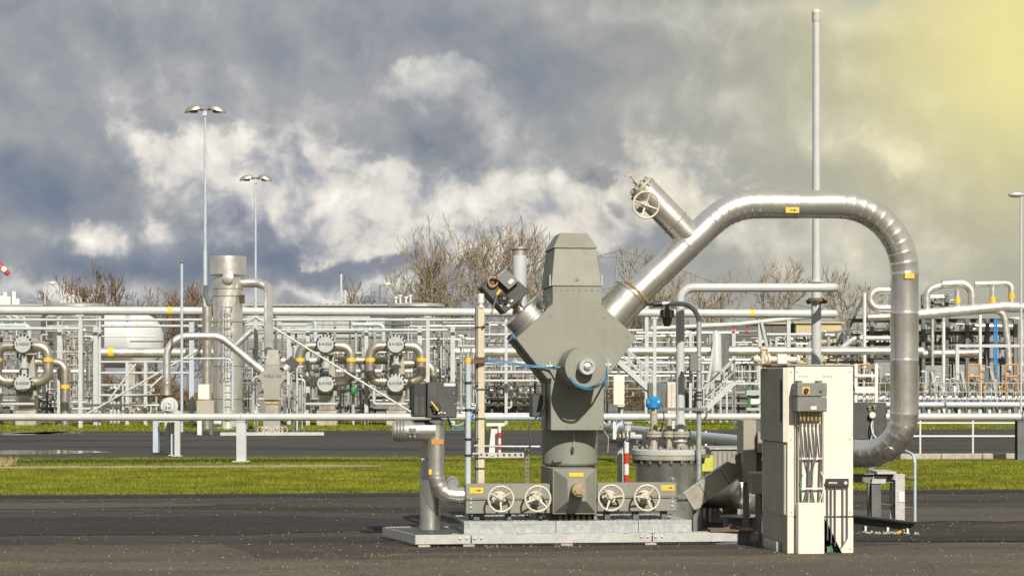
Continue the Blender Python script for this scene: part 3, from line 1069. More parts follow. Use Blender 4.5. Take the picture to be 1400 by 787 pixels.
# hub facing the viewer
hc = U.L(790, 502, D0)
HR = 28.5 * U.k(795, -0.8)
hub_d = -0.93
hw = U.T @ Vector((hc.x, D0, hc.z))
hub = MB().lathe(hw - FRONT * 0.01, FRONT, [(0, HR * 1.0), (0.50, HR * 1.0), (0.515, HR * 0.985), (0.52, HR * 0.96)], 48).build('hub', 'hull', well, 25)
MB().torus(hw + FRONT * 0.035, FRONT, HR * 1.0, 0.008, 48, 6).build('hub_seam', 'hull', hub)
mb = MB().lathe(hw + FRONT * 0.51, FRONT, [(0, 0.088), (0.13, 0.088), (0.14, 0.080), (0.14, 0.052), (0.125, 0.050)], 32)
mb.build('hub_cap', 'galv', hub, 25)
MB().lathe(hw + FRONT * 0.62, FRONT, [(0, 0.035), (0.04, 0.035), (0.045, 0.02)], 16).build('hub_nut', 'steel_dull', hub, 25)
for sx in (-1, 1):
    q = U.L(790 + sx * 29 + 2, 503, hub_d)
    MB(U.T).box(q.x - 0.03 * 1, q.x + 0.03, hub_d + 0.03, hub_d + 0.33, hc.z - 0.004, hc.z + 0.006).build('hub_split_flange', 'hull', hub)
for px, py in ((751, 500), (831, 498)):
    q = U.L(px, py, D0)
    MB(U.T).box(q.x - 0.035, q.x + 0.035, D0 - 0.012, D0 - 0.0005, q.z - 0.012, q.z + 0.012, 0.003).build('cable_clip', 'white', body)
    MB(U.T).box(q.x - 0.008, q.x + 0.008, D0 - 0.02, D0 - 0.0125, q.z - 0.05, q.z + 0.05).build('clip_strap', 'galv', body)
# round waist below the body
wc = U.T @ Vector((U.L(779, 600, 0.08).x, 0.08, 0))
zw0, zw1 = U.L(782, 636, -0.22).z, U.L(782, 588, -0.42).z
waist = MB().lathe((wc.x, wc.y, zw0), (0, 0, 1), [(0, 0.295), (0.02, 0.305), (zw1 - zw0 - 0.003, 0.305)], 48).build('waist', 'hull', well, 25)
MB().lathe((wc.x, wc.y, zw0 - 0.035), (0, 0, 1), [(0, 0.27), (0.034, 0.27)], 40).build('waist_collar', 'paint_dark', waist)
q = U.L(762, 630, -0.2)
MB(U.T).box(q.x - 0.05, q.x + 0.05, -0.215, -0.14, q.z - 0.012, q.z + 0.012, 0.004).build('latch', 'paint_dark', waist)
MB().tube([U.W(784, 590, -0.25), U.W(785, 603, -0.25), U.W(783, 612, -0.25)], 0.006, 8, 0.02).build('ground_wire', 'galv', waist)
q = U.L(783, 613, -0.25)
MB(U.T).box(q.x - 0.014, q.x + 0.014, -0.27, -0.235, q.z - 0.04, q.z + 0.02, 0.004).build('sensor', 'charcoal', waist)
# lower housing with a faceted front
o1 = UP([(756, 640.5), (756, 702), (815.5, 702), (815.5, 640.5)], -0.72)
o2 = UP([(775.5, 654), (776.5, 684.6), (801.5, 684.6), (800.5, 654)], -0.88)
mb = MB(U.T)
mb.prism(o1, -0.72, 0.2)
low = mb.build('lower_housing', 'hull', well, 20)
mb = MB(U.T).prism(o2, -0.88, -0.7205, [(x, z) for x, z in UP([(757, 641.5), (757, 701), (814.5, 701), (814.5, 641.5)], -0.72)])
facet = mb.build('faceted_cover', 'hull', well, 15)
nz_ = U.T @ Vector((U.L(789, 668.5, -0.88).x, -0.88, U.L(789, 668.5, -0.88).z))
MB().lathe(nz_ + U.ey * 0.01, FRONT, [(0, 0.071), (0.16, 0.071), (0.165, 0.064)], 28).build('nozzle', 'brass', well, 30)
MB().lathe(nz_ + FRONT * 0.14, FRONT, [(0, 0.055), (0.028, 0.055), (0.034, 0.048)], 6).build('nozzle_plug', 'rust_light', well, 30)
# warning plate on the sloping top facet
a_, b_, c_, d_ = U.L(778, 651.5, -0.845), U.L(797.5, 651.5, -0.845), U.L(797.5, 646.5, -0.785), U.L(778, 646.5, -0.785)
off = Vector((0, -0.006, 0.006))
mb = MB(U.T)
mb.add([a_ + off, b_ + off, c_ + off, d_ + off] + [a_, b_, c_, d_], [(0, 1, 2, 3), (7, 6, 5, 4), (0, 4, 5, 1), (1, 5, 6, 2), (2, 6, 7, 3), (3, 7, 4, 0)])
mb.build('warning_plate', 'yellow', well)
for i in range(7):
    px = 766 + i * 8
    q = U.T @ Vector((U.L(px, 708, -0.6).x, -0.6, z2))
    MB().lathe(q, (0, 0, 1), [(0, 0.024), (0.022, 0.024), (0.03, 0.016), (0.05, 0.014)], 6).build('anchor_bolt', 'rust_light', well)
MB(U.T).box(U.L(757, 700, -0.55).x, U.L(816, 700, -0.55).x, -0.55, 0.1, z2 + 0.001, U.L(787, 702, -0.72).z - 0.002).build('pedestal', 'rust', well)
# stainless bonnet on the upper left shoulder
ba = (U.W(705, 462, 0) + U.W(748, 418.5, 0)) / 2
bt = (U.W(691.6, 443.6, 0) + U.W(730.7, 404.5, 0)) / 2
bdir = (bt - ba).normalized()
bon = MB().lathe(ba - bdir * 0.02 - U.ey * 0.05, bdir, [(0, 0.232), ((bt - ba).length + 0.01, 0.232), ((bt - ba).length + 0.02, 0.222)], 40).build('bonnet', 'steel', well, 25)
MB().torus(ba + bdir * 0.035 - U.ey * 0.05, bdir, 0.234, 0.007, 40, 6).build('bonnet_band', 'steel', bon)
btc = bt - U.ey * 0.05
MB().cyl(btc, btc + bdir * 0.10, 0.05, 0.05, 16).build('stem', 'steel_dull', bon)
q = U.T.inverted() @ (btc + bdir * (-0.01))
# stainless collar on the right shoulder
ca, cb = U.W(838, 430, -0.05), U.W(863, 401.5, -0.05)
cd = (cb - ca).normalized()
cl = (cb - ca).length
col_ = MB().lathe(ca - cd * 0.05, cd, [(0, 0.207), (cl + 0.05, 0.207), (cl + 0.055, 0.200)], 44).build('collar', 'steel', well, 25)
MB().torus(ca + cd * (cl - 0.01), cd, 0.209, 0.006, 44, 6).build('collar_band', 'steel_dull', col_)
# vent stack with a rusty cap rising behind the left shoulder
vb = U.T @ Vector((U.L(711, 440, 0.2).x, 0.24, U.L(711, 470, 0.2).z))
vt = U.W(711, 338, 0.24)
vt = Vector((vb.x, vb.y, vt.z))
vs_ = MB().cyl(vb, vt, 0.080, 0.080, 24).build('vent_stack', 'paint', well, 40)
MB().lathe(vt - Vector((0, 0, 0.085)), (0, 0, 1), [(0, 0.083), (0.06, 0.085), (0.062, 0.105), (0.082, 0.105), (0.09, 0.09)], 24).build('vent_cap', 'bronze_far', vs_)
# small side box and cable on the left flank
q = U.L(737, 552, -0.1)
MB(U.T).box(q.x - 0.09, q.x + 0.03, -0.2, 0.05, q.z - 0.14, q.z + 0.10, 0.01).build('side_box', 'charcoal', well)
MB().tube([U.W(735, 568, -0.15), U.W(722, 585, -0.2), U.W(727, 606, -0.25), U.W(718, 618, -0.25)], 0.009, 8, 0.08).build('side_cable', 'black', well)
for k, px in enumerate((739, 742)):
    MB().tube([U.W(px, 420, -0.2), U.W(px - 6, 426, -0.25), U.W(px - 4, 412, -0.25)], 0.008, 8, 0.03).build('cable_loop', 'black', well)
MB().tube([U.W(742, 565, -0.3), U.W(746, 548, -0.35), U.W(741, 560, -0.36), U.W(737, 575, -0.33)], 0.007, 8, 0.05).build('cable_loop', 'black', well)
MB().tube([U.W(745, 398, -0.38), U.W(746, 420, -0.40), U.W(740, 432, -0.3)], 0.010, 8, 0.06).build('conduit', 'charcoal', well)
# hanging wire on the right
MB().tube([U.W(826, 588, -0.35), U.W(832, 598, -0.38), U.W(831, 618, -0.4)], 0.006, 8, 0.05).build('ground_wire', 'rust_light', well)

# ---- actuator on the bonnet -------------------------------------------
k_ = U.k(690, -0.25)
act = thing('valve_actuator', btc + bdir * 0.10, 'black square actuator box tilted on the shoulder of the wellhead', 'actuator')
cn = [U.L(657.8, 392, -0.30), U.L(689, 365.3, -0.30), U.L(724.5, 398, -0.30), U.L(690.7, 428.5, -0.30)]
ab = MB(U.T).prism([(c.x, c.z) for c in cn][::-1], -0.30, 0.12).build('housing', 'charcoal', act, 20)
md = ab.modifiers.new('edge', 'BEVEL'); md.width = 0.01; md.segments = 2; md.limit_method = 'ANGLE'
e1 = (cn[1] - cn[0]).normalized()       # along the upper left side
e2 = (cn[2] - cn[1]).normalized()
cc = sum(cn, Vector()) / 4


def on_act(a, b, d):                    # a along e1, b along e2 from the face centre
    q_ = cc + e1 * a + e2 * b
    return Vector((q_.x, d, q_.z))


def act_box(a0, a1, b0, b1, d0, d1, name, mat, parent):
    pts = [on_act(a0, b0, 0), on_act(a1, b0, 0), on_act(a1, b1, 0), on_act(a0, b1, 0)]
    return MB(U.T).prism([(p.x, p.z) for p in pts], d0, d1).build(name, mat, parent, 20)


tb = act_box(0.02, 0.16, -0.16, 0.02, -0.38, -0.301, 'terminal_box', 'midgrey', act)
act_box(0.07, 0.13, -0.05, -0.01, -0.384, -0.3805, 'nameplate', 'white', tb)
act_box(0.045, 0.16, -0.17, -0.162, -0.37, -0.305, 'bracket', 'galv', tb)
kn = U.T @ on_act(-0.08, 0.06, -0.30)
knob = MB().torus(kn + FRONT * 0.04, FRONT, 0.045, 0.008, 24, 6).build('knob', 'black', act)
for k in range(3):
    g_ = k * math.pi / 3
    dv = U.ex * math.cos(g_) + Vector((0, 0, 1)) * math.sin(g_)
    MB().cyl(kn + FRONT * 0.04 - dv * 0.045, kn + FRONT * 0.04 + dv * 0.045, 0.006, None, 6).build('spoke', 'black', knob)
MB().cyl(kn - FRONT * 0.005, kn + FRONT * 0.05, 0.018, None, 12).build('hub', 'midgrey', knob)
for a_, b_ in ((-0.055, 0.125), (-0.115, 0.14), (-0.16, 0.09), (-0.13, 0.20)):
    act_box(a_, a_ + 0.03, b_, b_ + 0.022, -0.307, -0.3005, 'label_plate', 'white', act)
oc = U.W(674, 385, -0.34)
MB().torus(oc, FRONT, 0.050, 0.009, 28, 8).build('cable_coil', M['orange'], act)
MB().tube([U.W(686, 397, -0.36), U.W(680, 402, -0.38), U.W(675, 418, -0.36), U.W(670, 434, -0.34), U.W(660, 446, -0.35)], 0.009, 8, 0.08).build('cable', 'midgrey', act)
MB().cyl(U.W(684, 396, -0.37), U.W(679.5, 403, -0.37), 0.016, None, 10).build('cable_gland', 'yellow', act)
MB().cyl(btc + bdir * 0.08, U.T @ Vector((cn[3].x + 0.12, -0.1, cn[3].z + 0.10)), 0.045, 0.05, 14).build('mounting_stub', 'brass', act)

# ---- clad flowline arch ------------------------------------------------
arch = thing('clad_pipe', Vector((U.W(1236.5, 621, -0.05).x, U.W(1236.5, 621, -0.05).y, 0)), 'big shiny steel-clad pipe arching from the wellhead over to the right', 'pipe')
AD = -0.05
RP = 19.4 * U.k(1000, AD)
v0, v1, v2, v3 = U.W(858, 412.2, AD), U.W(998.5, 279.5, AD), U.W(1236.5, 279.5, AD), U.W(1236.5, 621, AD)
v4 = v3 - U.ex * 0.85 + U.ey * 1.0


def arc_pts(a, p, b, rad, n):
    f = fillet([a, p, b], rad, n)
    return f[1:-1]


path = [v0, U.W(937, 337.5, AD)] + arc_pts(v0, v1, v2, 0.74, 6) + [U.W(1085, 279.5, AD)] + arc_pts(v1, v2, v3, 0.74, 10)
path += [U.W(1236.5, 426, AD), U.W(1236.5, 490, AD)] + arc_pts(v2, v3, v4, 0.47, 6) + [v3 * 0.45 + v4 * 0.55, v4]


def sections(parent, path, r, mat, n=40, lip=1.014, name='cladding_section'):
    m = len(path)
    a, c = MB.frame(path[1] - path[0])
    prev = (path[1] - path[0]).normalized()
    rings = []
    for i, p in enumerate(path):
        di = (path[i] - path[i - 1]).normalized() if i else prev
        do = (path[i + 1] - path[i]).normalized() if i < m - 1 else di
        tn = (di + do).normalized()
        qq = prev.rotation_difference(tn)
        a, c = qq @ a, qq @ c
        prev = tn
        rings.append((Vector(p), a.copy(), c.copy(), do - di, tn, max(0.5, tn.dot(do))))
    outp = []
    for i in range(m - 1):
        vs, fs = [], []
        L = (path[i + 1] - path[i]).length
        stations = [(i, 0.0, 1.0), (i, min(0.5, 0.012 / L), lip), (i, min(0.5, 0.03 / L), lip), (i, min(0.52, 0.04 / L), 1.0), (i, 1.0, 0.997)]
        for (ii, tt, sc) in stations:
            for k in range(n):
                g_ = 2 * math.pi * k / n
                ends = []
                for (p, aa, ccx, bend, tn, hb) in (rings[ii], rings[ii + 1]):
                    o_ = (aa * math.cos(g_) + ccx * math.sin(g_)) * r * sc
                    if bend.length > 1e-5:
                        bb = bend - tn * bend.dot(tn)
                        bb.normalize()
                        o_ = o_ + bb * o_.dot(bb) * (1 / hb - 1)
                    ends.append(p + o_)
                vs.append(ends[0].lerp(ends[1], tt))
        for j in range(len(stations) - 1):
            for k in range(n):
                k2 = (k + 1) % n
                fs.append((j * n + k, j * n + k2, (j + 1) * n + k2, (j + 1) * n + k))
        mb = MB()
        mb.add(vs, fs)
        outp.append(mb.build(name, mat, parent, 30))
    return outp


secs = sections(arch, path, RP, 'steel')
MB().torus(v0 + (v1 - v0).normalized() * 0.14, v1 - v0, RP + 0.012, 0.016, 40, 8).build('clamp_ring', 'brass', arch)
plate(arch, 'warning_plate', 1074, 283.5, 1092.5, 291, AD - RP * 1.04, 0.004)
arrow(arch, 1084, 287.2, AD - RP * 1.04 - 0.004, 8)
plate(arch, 'warning_plate', 1236, 373.5, 1249, 380.5, AD - RP * 0.98, 0.03)
# inspection covers on the lower elbow
arc3 = arc_pts(v2, v3, v4, 0.47, 12)
for i_, up_ in ((3, 0.0), (7, -0.05)):
    tg = (arc3[i_ + 1] - arc3[i_ - 1]).normalized()
    nrm = FRONT + U.ex * (0.05 if i_ == 3 else 0.05)
    nrm = (nrm - tg * nrm.dot(tg)).normalized()
    sd2 = tg.cross(nrm).normalized()
    vs, n_ = [], 28
    for rr_, hh_ in ((0.0, 0.006), (0.060, 0.006), (0.066, 0.004), (0.066, -0.01)):
        for k in range(n_):
            g_ = 2 * math.pi * k / n_
            aa, bb = rr_ * math.cos(g_), rr_ * math.sin(g_) / RP
            vs.append(arc3[i_] + tg * aa + (nrm * math.cos(bb) + sd2 * math.sin(bb)) * (RP * 1.02 + hh_))
    fs = [(j * n_ + k, j * n_ + (k + 1) % n_, (j + 1) * n_ + (k + 1) % n_, (j + 1) * n_ + k) for j in range(3) for k in range(n_)]
    MB().add(vs, fs).build('inspection_cover', 'steel', arch, 40)
    mbt = MB()
    ring = [arc3[i_] + tg * 0.068 * math.cos(2 * math.pi * k / n_) + (nrm * math.cos(0.068 * math.sin(2 * math.pi * k / n_) / RP) + sd2 * math.sin(0.068 * math.sin(2 * math.pi * k / n_) / RP)) * (RP * 1.022) for k in range(n_ + 1)]
    mbt.tube(ring, 0.004, 6).build('cover_rim', 'steel_dull', arch)
# valve stub with bolted end and handwheel
s0, s1 = U.W(941, 322, AD), U.W(877, 256.2, AD)
sd = (s1 - s0).normalized()
SL = (s1 - s0).length
stub = MB().lathe(s0 - sd * 0.02, sd, [(0, RP * 0.97), (SL, RP * 0.97), (SL + 0.006, RP * 0.92)], 40).build('valve_stub', 'steel', arch, 25)
MB().torus(s0 + sd * 0.20, sd, RP * 0.985, 0.008, 40, 6).build('stub_band', 'steel_dull', stub)
MB().lathe(s1 - sd * 0.01, sd, [(0, RP * 0.90), (0.03, RP * 0.90), (0.03, RP * 0.60), (0.06, RP * 0.5), (0.06, 0.03), (0.12, 0.03)], 28).build('end_flange', 'fitting', stub, 25)
bolt_ring(stub, s1 + sd * 0.02, sd, RP * 0.76, 10, 0.016, 0.035, 'fitting')
bolt_ring(stub, s1 - sd * 0.005, -sd, RP * 0.99, 9, 0.018, 0.04, 'fitting', 0.3)
hd = s1 + sd * 0.10
MB().cyl(hd, hd + sd * 0.07, 0.012, None, 8).build('lever_stem', 'fitting', stub)
MB().bar(hd + sd * 0.07 - U.ex * 0.06, hd + sd * 0.07 + U.ex * 0.07 + Vector((0, 0, 0.03)), 0.02, 0.025).build('lever', 'fitting', stub)
wcn = U.W(883.3, 280, AD - RP - 0.18)
handwheel(arch, wcn, FRONT, 18.0 * U.k(883, -0.4), 0.011, 'cream', 4, 0.35)
MB().lathe(wcn + U.ey * 0.30, FRONT, [(0, 0.06), (0.05, 0.06), (0.05, 0.035), (0.14, 0.035), (0.14, 0.05), (0.18, 0.05), (0.19, 0.02), (0.29, 0.018)], 16).build('wheel_stem', 'fitting', arch, 30)
bolt_ring(arch, wcn + U.ey * 0.12, FRONT, 0.055, 6, 0.012, 0.02, 'fitting')

# ---- valve panels with handwheels --------------------------------------
PD = -0.60
for side, (x0, x1, ya, yb, wheels, lab) in enumerate((
        (637, 755, 661.5, 701, ((684.8, 681.6), (735.3, 681.2)), (642, 666, 660.5, 673.8)),
        (816.5, 925, 660, 698, ((835.5, 680), (884.5, 680)), (904, 662.5, 922, 669.8)))):
    a_, b_ = U.L(x0, ya, PD), U.L(x1, yb, PD)
    vp = thing('handwheel_valve_set', U.T @ Vector(((a_.x + b_.x) / 2, PD + 0.1, z2)),
               ('grey valve panel with two cream handwheels, between the tee pipe and the wellhead',
                'grey valve panel with two cream handwheels, between the wellhead and the bolted drum')[side], 'valve set', 'handwheel valve sets')
    zm = (a_.z + b_.z) / 2
    pl = MB(U.T).box(a_.x, b_.x, PD, PD + 0.22, zm + 0.004, a_.z, 0.006).build('cover_plate', 'hull', vp)
    MB(U.T).box(a_.x, b_.x, PD, PD + 0.22, b_.z, zm - 0.004, 0.006).build('cover_plate', 'hull', vp)
    MB(U.T).box(a_.x + 0.002, b_.x - 0.002, PD - 0.018, PD + 0.1, zm - 0.006, zm + 0.006, 0.002).build('joint_flange', 'hull', vp)
    for k, (wx, wy) in enumerate(wheels):
        q = U.W(wx, wy, PD - 0.17)
        handwheel(vp, q, FRONT, 17.3 * U.k(wx, PD - 0.15), 0.0115, 'cream', 3, 0.5 + 1.3 * k + 0.4 * side)
        MB().lathe(q + U.ey * 0.17, FRONT, [(-0.02, 0.075), (0.03, 0.075), (0.032, 0.05), (0.07, 0.05), (0.072, 0.025), (0.15, 0.022)], 20).build('valve_stem', 'cream', vp, 30)
    plate(vp, 'warning_plate', *lab, PD, 0.004)
    arrow(vp, (lab[0] + lab[2]) / 2 + 3, (lab[1] + lab[3]) / 2, PD - 0.004, 6)
    tx = 644 if side == 0 else 919
    for j in range(3):
        q = U.L(tx, 680 + j * 5.5 + (2 if side == 0 else 0), PD)
        MB().lathe(U.T @ Vector((q.x, PD + 0.002, q.z)), FRONT, [(0, 0.014), (0.012, 0.014), (0.016, 0.008)], 8).build('latch_stud', 'galv_white', vp)
    for lx in (a_.x + 0.12, b_.x - 0.12, (a_.x + b_.x) / 2):
        MB(U.T).box(lx - 0.03, lx + 0.03, PD + 0.06, PD + 0.16, z2, b_.z + 0.002).build('leg', 'paint_dark', vp)

# ---- tee pipe with control box on the left ------------------------------
TD = -0.45
kk = U.k(597, TD)
tee = thing('clad_pipe', Vector((U.W(597, 700, TD).x, U.W(597, 700, TD).y, z1)), 'steel-clad tee pipe with ribbed end cap under the black control box', 'pipe')
pa, pb = U.W(594, 588, TD), U.W(540, 588.5, TD)
tb_ = MB().lathe(pa, pb - pa, [(0, 14 * kk), ((pb - pa).length, 14 * kk), ((pb - pa).length + 0.02, 12.5 * kk), ((pb - pa).length + 0.03, 9 * kk)], 36).build('branch', 'steel', tee, 30)
for t_ in (0.80, 0.88, 0.96):
    MB().torus(pa.lerp(pb, t_), pb - pa, 14.2 * kk, 0.010, 36, 6).build('rib', 'steel_dull', tb_)
q = U.W(564, 590.5, TD - 14.5 * kk)
MB().lathe(q + U.ey * 0.01, FRONT, [(0, 0.045), (0.02, 0.045), (0.022, 0.02), (0.05, 0.018)], 8).build('bleed_plug', 'paint_dark', tb_)
bolt_ring(tb_, q, FRONT, 0.052, 6, 0.011, 0.015, 'steel_dull')
path_t = [U.W(596.5, 574, TD), U.W(596.5, 600, TD), U.W(596.5, 645, TD)] + arc_pts(U.W(596.5, 600, TD), U.W(596.5, 677, TD), U.W(640, 677, TD), 0.2, 4) + [U.W(640, 677, TD)]
sections(tee, path_t, 11.3 * kk, 'steel', 32, 1.012)
MB().lathe(U.W(596.5, 574.5, TD), (0, 0, 1), [(0, 11.6 * kk), (0.012, 11.6 * kk), (0.02, 0.05), (0.09, 0.045)], 28).build('top_cover', 'steel_dull', tee, 30)
plate(tee, 'warning_plate', 590, 600, 606, 606.8, TD - 11.3 * kk, 0.004, 'orange')
plate(tee, 'warning_plate', 586.5, 641, 590, 648, TD - 10 * kk, 0.004, 'yellow')
rear = thing('clad_pipe', Vector((U.W(588, 719, -0.12).x, U.W(588, 719, -0.12).y, z1)), 'thick upright steel-clad pipe standing just behind the tee pipe on the skid', 'pipe')
rb = U.W(588, 600, -0.12)
MB().cyl((rb.x, rb.y, z1), (rb.x, rb.y, U.W(588, 655, -0.12).z), 0.112, None, 32).build('lower_sleeve', 'steel', rear, 40)
MB().cyl((rb.x, rb.y, U.W(588, 655, -0.12).z), (rb.x, rb.y, U.W(588, 592, -0.12).z), 0.108, None, 32).build('upper_sleeve', 'steel_dull', rear, 40)
for k in range(4):
    q = U.W(577 + k * 3, 627, -0.24)
    MB().cyl(q, q + FRONT * 0.03, 0.012, None, 6).build('bolt', 'steel_dull', rear)
q = U.W(617, 659, -0.2)
MB().lathe(q, FRONT, [(0, 0.075), (0.16, 0.075), (0.17, 0.06), (0.20, 0.055)], 24).build('side_stub', 'midgrey', rear, 30)
MB().cyl(U.W(602, 662, -0.15), q, 0.05, None, 16).build('stub_link', 'steel_dull', rear)

cbx = thing('control_box', U.T @ Vector((U.L(597, 573, TD).x, TD, U.L(597, 573, TD).z)), 'black control box with slotted side and yellow lever, on top of the tee pipe', 'control box')
a_, b_ = U.L(584, 522, -0.66), U.L(624.5, 571, -0.66)
hb_ = MB(U.T).box(a_.x, b_.x, -0.66, -0.24, b_.z, a_.z, 0.012).build('housing', 'charcoal', cbx)
c_ = U.L(565, 524, -0.6)
MB(U.T).box(c_.x, a_.x - 0.002, -0.60, -0.24, b_.z + 0.01, c_.z, 0.008).build('side_module', 'black', cbx)
for (u0, u1) in ((567, 571.5), (574.5, 580)):
    p0, p1 = U.L(u0, 542, -0.6), U.L(u1, 568, -0.6)
    MB(U.T).box(p0.x, p1.x, -0.606, -0.6005, p1.z, p0.z).build('slot_cover', 'charcoal', cbx)
q0, q1 = U.L(607, 523.5, -0.66), U.L(622.5, 527.5, -0.66)
MB(U.T).box(q0.x, q1.x, -0.664, -0.6605, q1.z, q0.z).build('nameplate', 'white', cbx)
xm = U.L(599, 540, -0.66).x
MB(U.T).box(xm - 0.003, xm + 0.003, -0.663, -0.6605, b_.z + 0.02, a_.z - 0.02).build('seam', 'black', cbx)
kq = U.W(596, 557, -0.66)
kb = MB().lathe(kq, FRONT, [(0, 0.05), (0.02, 0.05), (0.03, 0.04), (0.06, 0.038)], 16).build('knob', 'black', cbx, 30)
MB().bar(kq + FRONT * 0.065 + Vector((0.02, 0, -0.03)), kq + FRONT * 0.075 + Vector((-0.055, 0, 0.065)), 0.018, 0.014).build('lever', 'yellow', kb)
for dx, dz in ((0.03, -0.055), (0.055, -0.05), (-0.02, -0.05), (0.09, -0.055)):
    MB().cyl(kq + U.ex * dx + Vector((0, 0, dz)), kq + U.ex * dx + Vector((0, 0, dz)) + FRONT * 0.02, 0.010, None, 8).build('terminal', 'white', cbx)
for px, py in ((620.5, 537), (622, 552)):
    q = U.W(px, py, -0.66)
    MB().cyl(q, q + FRONT * 0.008, 0.006, None, 8).build('screw', 'galv', cbx)

# ---- mast posts and cables left of the wellhead ---------------------------
PO = -0.30
q = U.L(657, 690, PO)
post = thing('support_post', U.T @ Vector((q.x, PO, z2)), 'tall beige square post with dark edge and pale cap beside the tee pipe', 'post')
zt_ = U.L(657, 420.5, PO).z
x0, x1 = U.L(653.5, 500, PO).x, U.L(662.5, 500, PO).x
MB(U.T).box(x0, x1, PO, PO + 0.07, z2, zt_, 0.004).build('upright', 'post_beige', post)
MB(U.T).box(x0 - 0.022, x0 - 0.002, PO + 0.01, PO + 0.10, z2, zt_ + 0.02).build('rear_channel', 'midgrey', post)
cp = U.T @ Vector(((x0 + x1) / 2, PO + 0.03, zt_))
MB().lathe(cp, (0, 0, 1), [(0, 0.045), (0.012, 0.045), (0.014, 0.022), (0.05, 0.022), (0.05, 0.034), (0.14, 0.036), (0.15, 0.03)], 18).build('cap', 'white', post, 30)
for yy in (447, 489, 532, 572, 640):
    zq = U.L(657, yy, PO).z
    MB(U.T).box(x0 - 0.028, x1 + 0.008, PO - 0.006, PO + 0.105, zq - 0.008, zq + 0.008).build('band_clamp', 'black', post)
q0, q1 = U.L(646, 618.5, PO - 0.02), U.L(716, 625, PO - 0.02)
st = MB(U.T)
nh = 9
wd_ = (q1.x - q0.x) / nh
st.box(q0.x, q1.x, PO - 0.025, PO - 0.007, q0.z - 0.012, q0.z)
st.box(q0.x, q1.x, PO - 0.025, PO - 0.007, q1.z, q1.z + 0.014)
for i in range(nh + 1):
    xx = q0.x + wd_ * i
    st.box(max(q0.x, xx - 0.018), min(q1.x, xx + 0.018), PO - 0.025, PO - 0.007, q1.z + 0.014, q0.z - 0.012)
st.build('slotted_strut', 'galv_white', post, 0)
q0, q1 = U.L(718, 612, PO + 0.2), U.L(723, 690, PO + 0.2)
st = MB(U.T)
st.box(q0.x, q0.x + 0.008, PO + 0.2, PO + 0.22, z2, q0.z)
st.box(q0.x + 0.034, q0.x + 0.042, PO + 0.2, PO + 0.22, z2, q0.z)
zz = z2
while zz < q0.z:
    st.box(q0.x + 0.008, q0.x + 0.034, PO + 0.2, PO + 0.22, zz, min(zz + 0.02, q0.z))
    zz += 0.045
st2 = thing('slotted_strut', U.T @ Vector((q0.x + 0.02, PO + 0.21, z2)), 'dark upright slotted strut left of the wellhead waist', 'strut')
st.build('channel', 'midgrey', st2, 0)
MB().tube([U.W(648, 609, PO), U.W(700, 610, PO + 0.1), U.W(738, 610, PO + 0.1)], 0.010, 8).build('cross_rod', 'galv', st2)
ctube = thing('conduit_pole', U.T @ Vector((U.L(640, 690, PO - 0.1).x, PO - 0.1, z2)), 'slim blue-grey conduit pole with yellow top, left of the beige post', 'pole')
ct = U.T @ Vector((U.L(640, 690, PO - 0.1).x, PO - 0.1, 0))
zc_ = U.L(640, 496, PO - 0.1).z
MB().cyl((ct.x, ct.y, z2), (ct.x, ct.y, zc_), 0.030, None, 16).build('pole', 'paint_cool', ctube)
MB().cyl((ct.x, ct.y, zc_), (ct.x, ct.y, zc_ + 0.055), 0.033, None, 16).build('yellow_cap', 'yellow', ctube)
MB().cyl((ct.x, ct.y, zc_ + 0.055), (ct.x, ct.y, zc_ + 0.10), 0.018, None, 12).build('gland', 'galv', ctube)
for yy in (523, 560, 600, 622):
    zq = U.L(640, yy, PO - 0.1).z
    MB().cyl((ct.x, ct.y, zq - 0.012), (ct.x, ct.y, zq + 0.012), 0.037, None, 14).build('clamp', 'black', ctube)
    MB().bar((ct.x + 0.03, ct.y, zq), (ct.x + 0.11, ct.y + 0.08, zq), 0.016, 0.016).build('bracket', 'rust', ctube)
MB().bar(U.W(644, 494, PO - 0.1), U.W(666, 492, PO - 0.03), 0.022, 0.05).build('junction_bracket', 'rust', ctube)
cab = thing('blue_cable', U.W(666, 492, PO - 0.04), 'bundle of blue cables swinging from the post to the wellhead hub', 'cable')
for dy in (0, 2.2):
    MB().tube([U.W(664, 492 + dy, PO - 0.05), U.W(690, 493.5 + dy, -0.42), U.W(722, 499 + dy, -0.47), U.W(751, 501.5 + dy * 0.5, D0 - 0.03), U.W(768, 503.5 + dy * 0.4, hub_d + 0.3),
               U.W(776, 512 + dy, hub_d - 0.0), U.W(789, 526 + dy, hub_d - 0.03), U.W(806, 531 + dy, hub_d - 0.02), U.W(822, 524 + dy, hub_d + 0.2), U.W(830, 514 + dy, D0 - 0.05), U.W(831, 502, D0 - 0.03)], 0.0065, 8, 0.12).build('strand', 'cable_blue', cab)
cab2 = thing('blue_cable', U.W(610, 588, -0.3), 'blue cables sagging from the post to the foot of the black control box', 'cable')
for dy, mt_ in ((0, 'cable_blue'), (4, 'cable_blue'), (-3, 'paint_cool')):
    MB().tube([U.W(612, 571 + dy * 0.3, -0.3), U.W(618, 584 + dy, -0.32), U.W(630, 584 + dy, -0.34), U.W(645, 571 + dy, -0.34), U.W(652, 552 + dy, -0.33), U.W(650, 535 + dy, -0.33)], 0.006, 8, 0.15).build('strand', mt_, cab2)
cab3 = thing('blue_cable', U.W(700, 462, -0.2), 'short blue cable tucked under the left shoulder of the wellhead', 'cable')
MB().tube([U.W(694, 463, -0.2), U.W(700, 456, -0.3), U.W(704, 462, -0.35), U.W(698, 467, -0.25)], 0.012, 8, 0.05).build('strand', 'cable_blue', cab3)
